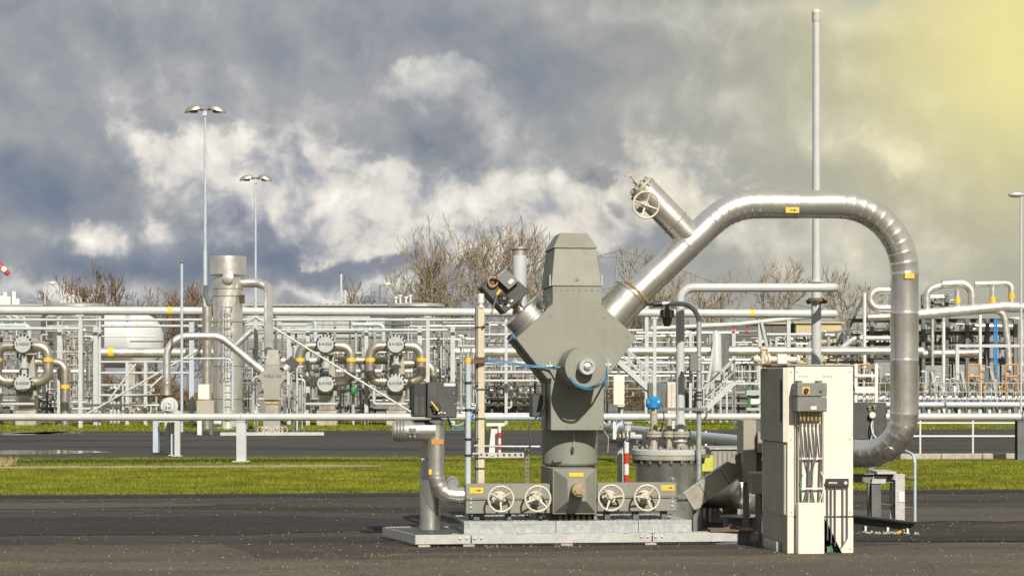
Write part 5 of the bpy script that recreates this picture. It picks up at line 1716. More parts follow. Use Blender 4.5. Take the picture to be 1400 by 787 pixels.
MB().box(px_ - 0.02, px_ + 0.05, SY - 0.124, SY - 0.116, P(0, 685, SY).z, P(0, 671, SY).z).build('plate', 'white', sf)
MB().tube([P(1218.5, 712, SY), P(1218.5, 655, SY + 0.1)], 0.018, 10).build('tube_leg', 'paint_cool', sf)
hx = P(1248.5, 0, SY).x
MB().tube([(hx, SY - 0.1, 0.06), (hx, SY - 0.1, P(0, 622, SY).z), (hx - 0.10, SY + 0.45, P(0, 612, SY).z)], 0.018, 12, 0.12).build('handrail', 'paint_cool', sf, 50)
MB().tube([(P(1234, 0, SY).x, SY - 0.05, P(0, 651, SY).z), (hx, SY - 0.1, P(0, 654, SY).z)], 0.022, 8).build('rail_arm', 'rust', sf)
MB().tube([(P(1204, 0, SY).x, SY, P(0, 688, SY).z), (hx, SY - 0.1, P(0, 694, SY).z)], 0.010, 8).build('mid_rail', 'rust', sf)
s0, s1 = P(1170, 704, 23.0), P(1250.5, 716, 23.0)
sk = thing('base_skirt', (P(1210, 722, 22.8).x, 22.8, 0), 'low black sheet skirt round the foot of the support frame', 'skirt')
y0_, y1_ = EYE * F / (726 - HOR), EYE * F / (729 - HOR)
A, B_ = Vector((P(1160, 0, y0_).x, y0_ + 0.25, 0.0)), Vector((P(1250.5, 0, y1_).x, y1_, 0.0))
mb = MB()
hv = Vector((0, 0, 0.15)); dv = Vector((0, 0.03, 0))
mb.add([A, B_, B_ + dv, A + dv, A + hv * 1.1, B_ + hv * 0.75, B_ + hv * 0.75 + dv, A + hv * 1.1 + dv], [(0, 3, 2, 1), (4, 5, 6, 7), (0, 1, 5, 4), (1, 2, 6, 5), (2, 3, 7, 6), (3, 0, 4, 7)])
mb.build('front_board', 'charcoal', sk, 0)
MB().bar(A + hv * 1.1 + Vector((0, -0.02, 0.012)), B_ + hv * 0.75 + Vector((0, -0.02, 0.012)), 0.10, 0.02).build('top_rail', 'black', sk)
for t_ in (0.3, 0.62, 0.9):
    q = A.lerp(B_, t_)
    MB().box(q.x - 0.012, q.x + 0.012, q.y - 0.02, q.y - 0.002, 0.0, 0.06).build('foot', 'white', sk)
for k, (px, py) in enumerate(((1196, 733), (1226, 734))):
    pass
hz = thing('hazard_bar', (P(1234, 727, 22.4).x, 22.3, 0), 'short yellow and black striped bar leaning at the foot of the support frame', 'bar')
h0, h1 = P(1228.5, 731.5, 22.15), P(1241.5, 721.5, 22.55)
h0.z = 0.02
for k in range(5):
    MB().cyl(h0.lerp(h1, k / 5), h0.lerp(h1, (k + 1) / 5), 0.017, None, 10).build('stripe', ('yellow', 'black')[k % 2], hz)
# rubble at the foot
random.seed(9)
mb = MB()
for k in range(60):
    xx = P(random.uniform(1180, 1248), 0, 22.5).x
    yy = 22.3 + random.uniform(-0.12, 0.22)
    s_ = random.uniform(0.006, 0.02)
    mb.lathe((xx, yy, 0), (random.uniform(-.3, .3), random.uniform(-.3, .3), 1), [(0, s_), (s_ * 0.8, s_ * 0.7), (s_ * 1.1, 0.2 * s_)], 5)
o = mb.build('debris', 'concrete', None, 0)
tag(o, 'small rubble and chips around the foot of the support frame', 'debris', kind='stuff')

# black instrument box by the arch foot
ib = thing('instrument_box', (P(1190, 0, 24.3).x, 24.3, 0), 'black instrument box between the cabinet and the arched pipe', 'instrument box')
a_, b_ = P(1168, 550, 24.3), P(1212, 601, 24.3)
MB().box(a_.x - 0.1, b_.x, 24.3, 24.7, b_.z, a_.z, 0.01).build('case', 'charcoal', ib)
MB().box(b_.x - 0.2, b_.x - 0.12, 24.45, 24.53, 0, b_.z).build('stand', 'midgrey', ib)
gq = P(1192, 567, 24.28)
gg = MB().lathe(gq, (0, -1, 0), [(0, 0.045), (0.04, 0.045), (0.05, 0.04)], 18).build('gauge', 'galv', ib, 30)
MB().lathe(gq + Vector((0, -0.05, 0)), (0, -1, 0), [(0, 0.032), (0.003, 0.032)], 18).build('dial', 'white', gg)
for px, py in ((1188.5, 557), (1195.5, 556)):
    q = P(px, py, 24.28)
    MB().lathe(q, (0, 0, 1), [(-0.03, 0.012), (0.0, 0.012), (0.002, 0.025), (0.02, 0.025)], 10).build('knob', 'brass', ib)
MB().tube([P(1193, 574, 24.25), P(1191, 582, 24.22), P(1193, 592, 24.2), P(1199, 600, 24.15), P(1208, 603, 24.1)], 0.008, 8, 0.1).build('hose', 'white', ib)
MB().tube([P(1193, 574, 24.24), P(1194, 590, 24.22), P(1190, 602, 24.2)], 0.009, 8, 0.06).build('tube', 'galv', ib)
MB().box(P(1183, 0, 24.2).x, P(1208, 0, 24.2).x, 24.12, 24.2, P(0, 607, 24.2).z, P(0, 602, 24.2).z).build('bracket', 'galv_white', ib)
# ================================================================== pipes between pad and road
def pipe(name, label, pts, rpx, mat, fil=0.0, bands=(), group=None, cat='pipe', n=14, flanges=()):
    """pts are (px, py, distance); bands and flanges are (segment, t, half length px, material)"""
    w3 = [P(*p) for p in pts]
    ym = sum(p[2] for p in pts) / len(pts)
    r = rpx * ym / F
    t = thing(name, w3[0], label, cat, group)
    MB().tube(w3, r, n, fil, 6).build('barrel', mat, t, 50)
    for (sg, tt, hl, mt_) in bands:
        a, b = w3[sg], w3[sg + 1]
        d = (b - a).normalized()
        c = a.lerp(b, tt)
        MB().cyl(c - d * hl * ym / F, c + d * hl * ym / F, r * 1.04, None, n).build('colour_band', mt_, t, 50)
    for (sg, tt) in flanges:
        a, b = w3[sg], w3[sg + 1]
        d = (b - a).normalized()
        c = a.lerp(b, tt)
        MB().lathe(c - d * 0.06, d, [(0, r * 1.5), (0.05, r * 1.5), (0.05, r * 1.1), (0.07, r * 1.1), (0.07, r * 1.5), (0.12, r * 1.5)], n).build('flange', mat, t, 30)
    return t


FP = Frame(0, 45.2, R(2))


def fy(px):
    return FP.Y(px)


pz = 1.02
lng = thing('long_pipe', (P(330, 0, fy(330)).x, fy(330), pz), 'long pale grey pipe running low across the whole site at knee height', 'pipe')
xs_ = [-330, 130, 330, 480, 640, 835, 1060, 1262, 1490]
for a_, b_ in zip(xs_[:-1], xs_[1:]):
    A_, B2 = P(a_, 0, fy(a_)), P(b_, 0, fy(b_))
    A_.z = B2.z = pz
    MB().cyl(A_, B2, 5.0 * 45 / F, None, 18, False).build('section', 'paint', lng, 60)
    dv = (B2 - A_).normalized()
    MB().cyl(A_ - dv * 0.015, A_ + dv * 0.015, 5.25 * 45 / F, None, 18).build('weld_ring', 'paint', lng, 40)
MB().cyl(P(655, 0, fy(655)) * 1.0 + Vector((0, 0, pz - P(655, 0, fy(655)).z)), P(745, 0, fy(745)) + Vector((0, 0, pz - P(745, 0, fy(745)).z)), 5.25 * 45 / F, None, 18).build('sleeve', 'paint_cool', lng, 50)


def i_support(px, Y, ztop, label, wd=0.20, group='pipe supports along the long pipe', dark=False):
    x = P(px, 0, Y).x
    m_ = 'paint_dark' if dark else 'paint'
    t = thing('pipe_support', (x, Y, 0), label, 'pipe support', group)
    MB().ibeam((x, Y, 0.03), (x, Y, ztop - 0.03), wd, wd, 0.018, side=(1, 0, 0)).build('column', m_, t)
    MB().box(x - wd * 0.95, x + wd * 0.95, Y - wd * 0.9, Y + wd * 0.9, 0.0, 0.03).build('base_plate', m_, t)
    MB().box(x - wd * 0.5, x + wd * 0.5, Y - wd * 0.55, Y + wd * 0.55, ztop - 0.03, ztop - 0.002).build('top_plate', m_, t)
    MB().torus((x, Y, pz), (1, 0, 0), 5.2 * 45 / F, 0.02, 20, 6).build('pipe_clip', m_, t)
    return t


i_support(330, fy(330), pz - 5.0 * 45 / F, 'white steel pipe support on the grass in front of the WELL-103 skid')
i_support(1397, fy(1397), pz - 5.0 * 45 / F, 'dark pipe support at the end of the kerb', 0.26, dark=True)
q = fy(672) + 4.5
sp2 = thing('pipe_support', (P(672, 0, q).x, q, 0), 'white steel stand carrying the long pipe behind the beige post', 'pipe support')
MB().prism([(P(668, 0, q).x, 0), (P(680, 0, q).x, 0), (P(680, 0, q).x, P(0, 582, q).z), (P(672, 0, q).x, P(0, 582, q).z)], q, q + 0.2).build('web', 'white', sp2)
MB().box(P(665, 0, q).x, P(690, 0, q).x, q - 0.1, q + 0.3, P(0, 582, q).z, P(0, 578, q).z).build('top_plate', 'white', sp2)
marker(683, 583, q - 0.3, 4.2, 'red and white banded post beside the white stand behind the beige post', 5)
marker(965, 590, 55.0, 3.6, 'small red and white post far behind the gooseneck lamp pole', 3)
for k, (px, yb) in enumerate(((662, 572), (706, 570), (833, 571))):
    pass

pipe('buried_pipe', 'blue-grey pipe slanting low across the grass towards the cabinet', [(818, 583, 47.5), (1030, 605, 33.5)], 7.2, 'paint_cool', flanges=((0, 0.02), (0, 0.2)))
s_ = thing('pipe_support', (P(985, 0, 36.0).x, 36.0, 0), 'low concrete block under the slanting blue-grey pipe', 'pipe support')
zq = P(985, 599, 36.0).z
MB().box(P(985, 0, 36).x - 0.15, P(985, 0, 36).x + 0.15, 35.85, 36.15, 0, zq - 0.08).build('block', 'concrete', s_)
MB().box(P(985, 0, 36).x - 0.12, P(985, 0, 36).x + 0.12, 35.9, 36.1, zq - 0.08, zq - 0.02).build('saddle', 'galv', s_)

# stand with valve below the background arch
vs2 = thing('valve_stand', (P(236, 0, 49.5).x, 49.5, 0), 'white double-legged stand with a round valve face beneath the background arch', 'valve stand')
for px, Y in ((229, 51.0), (237.5, 49.5), (242.5, 49.0)):
    x = P(px, 0, Y).x
    MB().ibeam((x, Y, 0), (x, Y, P(0, 575, Y).z), 0.12, 0.14, 0.014).build('leg', 'paint', vs2)
    MB().box(x - 0.12, x + 0.12, Y - 0.12, Y + 0.12, 0, 0.02).build('foot', 'paint', vs2)
MB().box(P(222, 0, 50).x, P(250, 0, 50).x, 49.0, 51.2, P(0, 576, 50).z, P(0, 573, 50).z).build('top_plate', 'paint', vs2)
vy = 51.0
vq = P(229, 554.5, vy)
MB().lathe(vq + Vector((0, 0.35, 0)), (0.1, -1, 0), [(0, 0.20), (0.1, 0.20), (0.1, 0.225), (0.2, 0.225), (0.2, 0.15), (0.3, 0.13), (0.3, 0.07), (0.36, 0.07)], 24).build('valve_face', 'paint', vs2, 30)
MB().cyl(P(231, 560, vy + 0.3), P(243, 566, 50.5), 0.10, None, 16).build('outlet', 'paint', vs2, 40)
MB().box(P(209, 0, 52).x, P(216, 0, 52).x, 52, 52.25, 0, P(0, 575, 52).z).build('leg', 'paint_cool', vs2)
handwheel(vs2, P(229, 554.5, vy - 0.1), (0.1, -1, 0), 0.12, 0.012, 'white', 4)

# white handrail along the road, right
fr_ = thing('handrail_fence', (P(1330, 0, 47.5).x, 47.5, 0), 'white tube handrail along the road edge behind the arched pipe', 'fence')
for px in (1258, 1330, 1402, 1474):
    x = P(px, 0, 47.5).x
    MB().cyl((x, 47.5, 0), (x, 47.5, P(0, 572, 47.5).z), 0.025, None, 10).build('post', 'white', fr_)
for py, r_ in ((596, 0.025), (578, 0.02)):
    MB().cyl(P(1235, py, 47.5), P(1480, py, 47.5), r_, None, 10).build('rail', 'white', fr_)
# ================================================================== WELL-103 in the distance
WY = 72.0
W = Frame((372 - 700) * WY / F, WY, R(6.5))
WF = -W.ey


def WP(pxs, d):
    return [(lambda q_: (q_.x, q_.z))(W.L(x, y, d)) for x, y in pxs]


well3 = thing('wellhead', W.T @ Vector((0, 0, 0.1)), 'small distant grey wellhead housing lettered WELL-103 behind the long pipe', 'wellhead')
MB(W.T).prism(WP([(363, 498), (362, 505.5), (351.8, 514.5), (360.5, 526), (360.5, 546), (382.5, 546), (382.5, 526), (393, 514.5), (382.5, 505.5), (382, 498)], -0.4), -0.4, 0.35).build('body', 'hull_far', well3, 20)
z_a, z_b = W.L(372, 498, -0.4).z, W.L(372, 478, -0.3).z
a_, b_ = W.L(363, 0, -0.4).x, W.L(382.3, 0, -0.4).x
c_, d_ = W.L(366, 0, -0.3).x, W.L(380, 0, -0.3).x
loft(MB(W.T), (a_, b_, -0.41, 0.36), z_a, (c_, d_, -0.3, 0.25), z_b).build('hood', 'hull_far', well3, 20)
MB(W.T).box(W.L(362, 0, -0.3).x, W.L(381, 0, -0.3).x, -0.3, 0.3, W.L(0, 552, -0.3).z, W.L(0, 546, -0.3).z).build('waist', 'brass', well3)
MB(W.T).box(W.L(360, 0, -0.35).x, W.L(383, 0, -0.35).x, -0.35, 0.35, 0.12, W.L(0, 574, -0.35).z).build('lower_housing', 'hull_far', well3)
MB(W.T).box(W.L(363, 0, -0.3).x, W.L(380, 0, -0.3).x, -0.25, 0.25, W.L(0, 574, -0.3).z, W.L(0, 552, -0.3).z).build('neck', 'bronze_far', well3)
lettering('WELL-103', 5.6 * WY / F, W.T @ Vector((W.L(372.6, 514, -0.4).x, -0.405, W.L(372.6, 514, -0.4).z)), R(6.5), well3)
MB().cyl(W.W(390, 505, 0), W.W(394, 499, 0), 0.24, None, 20).build('bonnet', 'steel_far', well3)
q = W.W(399, 500, 0)
MB(W.T @ Matrix.Translation((W.L(398, 497, 0).x, 0, W.L(398, 497, 0).z)) @ Matrix.Rotation(R(-45), 4, 'Y')).box(-0.22, 0.22, -0.2, 0.2, -0.2, 0.2, 0.02).build('actuator', 'charcoal', well3)
for k, px in enumerate((356, 362, 366, 378, 383, 389)):
    q = W.W(px, 587, -0.5)
    MB().torus(q, WF, 0.11, 0.012, 16, 5).build('handwheel', 'cream', well3)
sk3 = thing('steel_skid', W.T @ Vector((0, -0.8, 0)), 'pale low skid under the distant WELL-103 housing', 'skid')
MB(W.T).box(W.L(301, 0, -0.9).x, W.L(443, 0, -0.9).x, -0.9, -0.8, 0.02, 0.13).build('edge_beam', 'galv_white', sk3)
MB(W.T).box(W.L(301, 0, -0.9).x, W.L(443, 0, -0.9).x, -0.795, 0.5, 0.06, 0.12).build('deck', 'galv', sk3)
for px in (305, 340, 375, 410, 440):
    x = W.L(px, 0, -0.9).x
    MB(W.T).box(x - 0.08, x + 0.08, -0.85, -0.7, 0, 0.058).build('foot', 'concrete', sk3)
ar3 = thing('clad_pipe', W.W(227.5, 540, 0), 'steel-clad pipe arching left from the distant WELL-103 housing', 'pipe')
MB().tube([W.W(358, 506.5, 0), W.W(301, 459.5, 0), W.W(228, 459.5, 0), W.W(228, 523, 0)], 5.2 * WY / F, 20, 0.75, 9).build('barrel', 'steel_far', ar3, 50)
MB().cyl(W.W(359, 507.5, 0), W.W(350, 499.5, 0), 6.6 * WY / F, None, 20).build('collar', 'steel_far', ar3, 40)
MB().lathe(W.W(228, 540, 0), (0, 0, 1), [(0, 0.20), (0.44, 0.20), (0.46, 0.16)], 20).build('insulated_end', 'bronze_far', ar3, 40)
MB().cyl(W.W(321, 473, 0), W.W(344, 451, 0), 4.5 * WY / F, None, 16).build('valve_stub', 'steel_far', ar3, 40)
for t_ in (0.25, 0.5, 0.75):
    MB().torus(W.W(358, 506.5, 0).lerp(W.W(301, 459.5, 0), t_), W.W(301, 459.5, 0) - W.W(358, 506.5, 0), 5.25 * WY / F, 0.012, 20, 5).build('clamp_ring', 'steel_dull', ar3)
MB().cyl(W.W(228, 560, 0.1), (W.W(228, 560, 0.1).x, W.W(228, 560, 0.1).y, W.W(228, 540, 0).z), 0.16, None, 16).build('riser', 'rust_light', ar3)
cb3 = thing('electrical_cabinet', (P(281, 0, 73).x, 73, 0), 'distant white-topped beige cabinet left of the tall steel column', 'cabinet')
MB().box(P(270.5, 0, 73).x, P(286, 0, 73).x, 73, 73.6, P(0, 546, 73).z, P(0, 525, 73).z, 0.02).build('upper_case', 'beige', cb3)
MB().box(P(269, 0, 73).x, P(293, 0, 73).x, 72.9, 73.6, P(0, 571, 73).z, P(0, 547, 73).z, 0.02).build('lower_case', 'beige_dull', cb3)
MB().box(P(270, 0, 73).x, P(276, 0, 73).x, 72.95, 73.1, 0, P(0, 571, 73).z).build('leg', 'white', cb3)
MB().box(P(287, 0, 73).x, P(291, 0, 73).x, 72.95, 73.1, 0, P(0, 571, 73).z).build('leg', 'paint_dark', cb3)
MB().cyl(P(293, 578, 72.9), P(303, 578, 72.9), 0.13, None, 14).build('drum_end', 'steel_far', cb3)
pipe('thin_mast', 'thin pale mast with dark tip in front of the arching background pipe', [(248.5, 590, 68), (248.5, 357, 68)], 2.0, 'paint_cool', bands=((0, 0.992, 1.6, 'paint_dark'),), cat='mast', n=10)
pipe('grey_pipe', 'thin grey pipe with bent end level in front of the tall steel column', [(250, 490, 70), (318, 490, 70), (318, 560, 70)], 1.6, 'paint_cool', 0.25, n=8)

# tall clad column with outlet pipe and caged ladder
TY = 84.0
tcx = P(311.5, 0, TY).x
tall = thing('process_column', (tcx, TY, 0), 'tall steel-clad process column with wide cap and hooked outlet pipe', 'column')
kt = TY / F
MB().cyl((tcx, TY, 0), (tcx, TY, P(0, 376, TY).z), 20 * kt, None, 36).build('shell', 'steel_far', tall, 40)
MB().lathe((tcx, TY, P(0, 376, TY).z), (0, 0, 1), [(0, 25.3 * kt), (25 * kt, 25.3 * kt), (25.3 * kt, 24 * kt), (26.5 * kt, 8 * kt), (26.6 * kt, 0.01)], 40, False).build('top_cap', 'steel_far', tall, 30)
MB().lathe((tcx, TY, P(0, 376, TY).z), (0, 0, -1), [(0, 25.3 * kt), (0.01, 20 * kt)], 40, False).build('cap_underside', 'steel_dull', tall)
MB().lathe(P(312, 379.5, TY - 21 * kt) + Vector((0, 0.3, 0)), (0, -1, 0), [(0, 7.7 * kt), (0.40, 7.7 * kt), (0.42, 6.5 * kt)], 24).build('manway', 'steel_far', tall, 30)
MB().tube([P(322, 386.5, TY), P(367, 386.5, TY), P(367, 480, TY - 5)], 6.2 * kt, 20, 0.75, 8).build('outlet_pipe', 'steel_far', tall, 50)
for py in (395, 405):
    MB().torus((tcx + 0.0, TY, P(0, py, TY).z), (0, 0, 1), 20.2 * kt, 0.02, 36, 5).build('clad_band', 'steel_dull', tall)
for py in (440, 500, 545):
    MB().torus((tcx, TY, P(0, py, TY).z), (0, 0, 1), 20.2 * kt, 0.02, 36, 5).build('clad_band', 'steel_dull', tall)
for k in range(4):
    MB().cyl(P(327 + k * 0.5, 404 + 3 * k, TY - 0.4), P(334, 404 + 3 * k, TY - 0.6), 0.05, None, 8).build('small_nozzle', 'rust', tall)
MB().tube([P(282, 390, TY - 0.5), P(281, 402, TY - 0.5), P(286, 417, TY - 0.5)], 0.10, 10, 0.3).build('bent_duct', 'paint_dark', tall)
MB().cyl((P(286, 0, TY).x, TY - 0.6, 0), (P(286, 0, TY).x, TY - 0.6, P(0, 420, TY).z), 0.20, None, 14).build('side_pipe', 'bronze_far', tall)
cage = thing('caged_ladder', (P(311, 0, TY - 1).x, TY - 1, 0), 'caged ladder running up the front of the tall steel column', 'ladder')
LYc = TY - 22 * kt
for px in (306, 316.5):
    MB().cyl((P(px, 0, LYc).x, LYc, 0), (P(px, 0, LYc).x, LYc, P(0, 412, LYc).z), 0.035, None, 8).build('stile', 'paint', cage)
me_ = None
zz = 0.4
while zz < P(0, 414, LYc).z:
    MB().cyl((P(306, 0, LYc).x, LYc, zz), (P(316.5, 0, LYc).x, LYc, zz), 0.016, None, 6).build('rung', 'paint', cage)
    zz += 0.3
zz = 2.4
while zz < P(0, 414, LYc).z + 0.1:
    MB().tube([(P(305, 0, LYc).x, LYc, zz), (P(305, 0, LYc).x - 0.06, LYc - 0.5, zz), (P(317.5, 0, LYc).x + 0.06, LYc - 0.5, zz), (P(317.5, 0, LYc).x, LYc, zz)], 0.02, 6, 0.15).build('cage_hoop', 'galv', cage)
    zz += 0.55
for px in (307, 311, 315.5):
    MB().cyl((P(px, 0, LYc).x, LYc - 0.5, 2.4), (P(px, 0, LYc).x, LYc - 0.5, P(0, 414, LYc).z), 0.016, None, 6).build('cage_bar', 'galv', cage)

# ================================================================== main pipe rack
RK = Frame(0, 88, R(6))


def ry(px):
    return RK.Y(px)


rz = 5.12
rack = thing('pipe_rack', (P(350, 0, ry(350)).x, ry(350), 0), 'slim white steel rack posts and wire braces carrying the overhead pipe', 'pipe rack')
for px in (110, 350, 585, 895):
    x, Y = P(px, 0, ry(px)).x, ry(px)
    MB().ibeam((x, Y, 0), (x, Y, rz - 0.25), 0.15, 0.15, 0.015, side=(1, 0, 0)).build('post', 'paint', rack)
    MB().box(x - 0.16, x + 0.16, Y - 0.1, Y + 0.1, rz - 0.25, rz - 0.18).build('saddle', 'paint', rack)
for a_, b_ in (((350, 433), (118, 566)), ((350, 433), (562, 563)), ((240, 497), (205, 530)), ((186, 497), (150, 545))):
    MB().cyl(P(*a_, ry(a_[0]) - 0.1), P(*b_, ry(b_[0]) - 0.3), 0.045, None, 8).build('brace', 'paint', rack)
oh = thing('overhead_pipe', (P(350, 0, ry(350)).x, ry(350), rz), 'long pale overhead pipe with yellow bands crossing above the left plant', 'pipe')
xs_ = [-260, 110, 350, 500, 585, 760, 980, 1141]
for a_, b_ in zip(xs_[:-1], xs_[1:]):
    A_, B2 = P(a_, 0, ry(a_)), P(b_, 0, ry(b_))
    A_.z = B2.z = rz
    MB().cyl(A_, B2, 0.185, None, 18, b_ > 1100).build('section', 'paint', oh, 60)
    dv = (B2 - A_).normalized()
    MB().cyl(A_ - dv * 0.03, A_ + dv * 0.03, 0.195, None, 18).build('weld_ring', 'paint', oh, 40)
for px in (232, 1027):
    A_, B2 = P(px - 4, 0, ry(px)), P(px + 4, 0, ry(px))
    A_.z = B2.z = rz
    MB().cyl(A_, B2, 0.192, None, 18).build('colour_band', 'yellow', oh, 40)
A_ = P(1141, 0, ry(1141)); A_.z = rz
MB().lathe(A_, RK.ex, [(0, 0.185), (0.10, 0.15), (0.15, 0.06), (0.155, 0.005)], 18, False).build('end_cap', 'paint', oh, 50)


def hp_(name, label, y, x0, x1, r, mat, Y=90, bands=(), y2=None, cat='pipe', fl=()):
    return pipe(name, label, [(x0, y, Y), (x1, y2 or y, Y)], r, mat, bands=bands, cat=cat, flanges=fl)


hp_('grey_pipe', 'second pale pipe just below the overhead pipe, far left to beige post', 437, -40, 648, 1.9, 'paint', 92)
hp_('grey_pipe', 'slim pale pipe with a yellow mark in front of the white tank', 445.5, 139, 300, 2.0, 'paint_cool', 96, ((0, 0.30, 2.5, 'yellow'),))
hp_('thin_pipe', 'thin white pipe crossing the upper half of the white tank', 459.5, 139, 212, 1.0, 'white', 98)
hp_('thin_pipe', 'short thin white pipe between the white tank and the arching background pipe', 466.5, 178, 228, 0.9, 'white', 97)
hp_('clad_pipe', 'thick shiny clad pipe with yellow band in front of the white tank', 482, 138, 296, 7.0, 'steel_far', 95, ((0, 0.09, 4, 'yellow'),), fl=())
hp_('steel_beam', 'level pale steel beam just below the thick clad pipe left', 494.5, 136, 262, 1.6, 'paint', 93, cat='beam')
hp_('steel_beam', 'lower level pale beam in front of the white tank foot', 509.5, 136, 262, 1.7, 'paint', 93, cat='beam')
hp_('thin_pipe', 'low thin pale pipe in front of the small valve group below the tank', 540, 136, 222, 1.7, 'paint_cool', 92)
hp_('thin_pipe', 'lowest thin pale pipe below the tank, near the grass', 553.5, 100, 218, 1.6, 'white', 92)
hp_('clad_pipe', 'long shiny clad pipe crossing behind the wellhead and both stairs', 481, 622, 1075, 6.8, 'steel_far', 104, y2=479.5)
hp_('clad_pipe', 'shiny clad pipe continuing behind the cabinet to the arched pipe', 479.5, 1076, 1262, 5.4, 'steel_far', 108)
hp_('grey_pipe', 'pale pipe under the long clad pipe behind the wellhead', 496, 640, 1030, 2.4, 'paint', 106)
hp_('grey_pipe', 'lower pale pipe behind the wellhead at mid height', 509, 610, 990, 2.2, 'paint', 107)
hp_('grey_pipe', 'yellowish pipe low behind the wellhead diamond', 520, 640, 760, 1.8, 'cream', 107)
pipe('grey_pipe', 'pale pipe sloping up to the right behind the drum vent pipe', [(890, 449, 112), (1010, 443, 112), (1120, 431, 112)], 3.2, 'paint', 2.0)
hp_('steel_beam', 'dark-edged beam behind the vent riser, below the sloping pipe', 455, 870, 1010, 2.0, 'galv', 110, cat='beam')


def vpost(px, yt, Y, wpx, label, mat='paint', group='steel posts of the plant', yb=None):
    x = P(px, 0, Y).x
    wd = wpx * Y / F
    zt = P(0, yt, Y).z
    t = thing('steel_post', (x, Y, 0), label, 'post', group)
    MB().ibeam((x, Y, 0.02), (x, Y, zt), wd, wd, wd * 0.12, side=(1, 0, 0)).build('column', mat, t)
    MB().box(x - wd * 0.8, x + wd * 0.8, Y - wd * 0.8, Y + wd * 0.8, 0, 0.02).build('base_plate', mat, t)
    return t


for px, yt, wpx, lb in ((82, 444, 6, 'wide steel post right of the E-4202 exchanger'), (131, 446, 6, 'wide steel post at the left edge of the thick clad pipe'),
                        (136.5, 432, 2.6, 'slim steel post touching the left end of the thick clad pipe'), (174, 494, 4.2, 'short post under the white tank, left of its pair'),
                        (199, 494, 4.2, 'short post under the white tank, right of its pair'), (262, 440, 6, 'blue-grey post left of the tall column'),
                        (501, 448, 5, 'steel post between the two E-4102 exchangers'), (574, 445, 6, 'steel post just right of the right E-4102 exchanger'),
                        (619, 446, 6, 'steel post left of the beige square post'), (395, 446, 5, 'steel post behind the WELL-103 actuator'),
                        (421, 446, 5, 'steel post behind the left E-4102 exchanger'), (692, 436, 4, 'thin steel post behind the wellhead actuator')):
    vpost(px, yt, 93, wpx, lb, 'paint_cool' if px == 262 else 'paint')
for px, yt, wpx, Y, lb in ((884, 410, 5, 104, 'pale post just right of the big collar'), (944, 452, 4, 106, 'post between vent riser and gooseneck pole'),
                           (1003, 450, 5, 106, 'post with red tags above the right stairs'), (1039, 438, 5, 110, 'forked post under the sloping pipe'),
                           (1078, 436, 5, 112, 'post right of the forked post, left of the vent mast')):
    vpost(px, yt, Y, wpx, lb)
fk = thing('brace_strut', P(1040, 440, 109.8), 'slanting strut of the forked post under the sloping pipe', 'strut')
MB().cyl(P(1041, 440, 109.8), P(1050, 482, 109.8), 0.09, None, 8).build('strut', 'paint', fk)


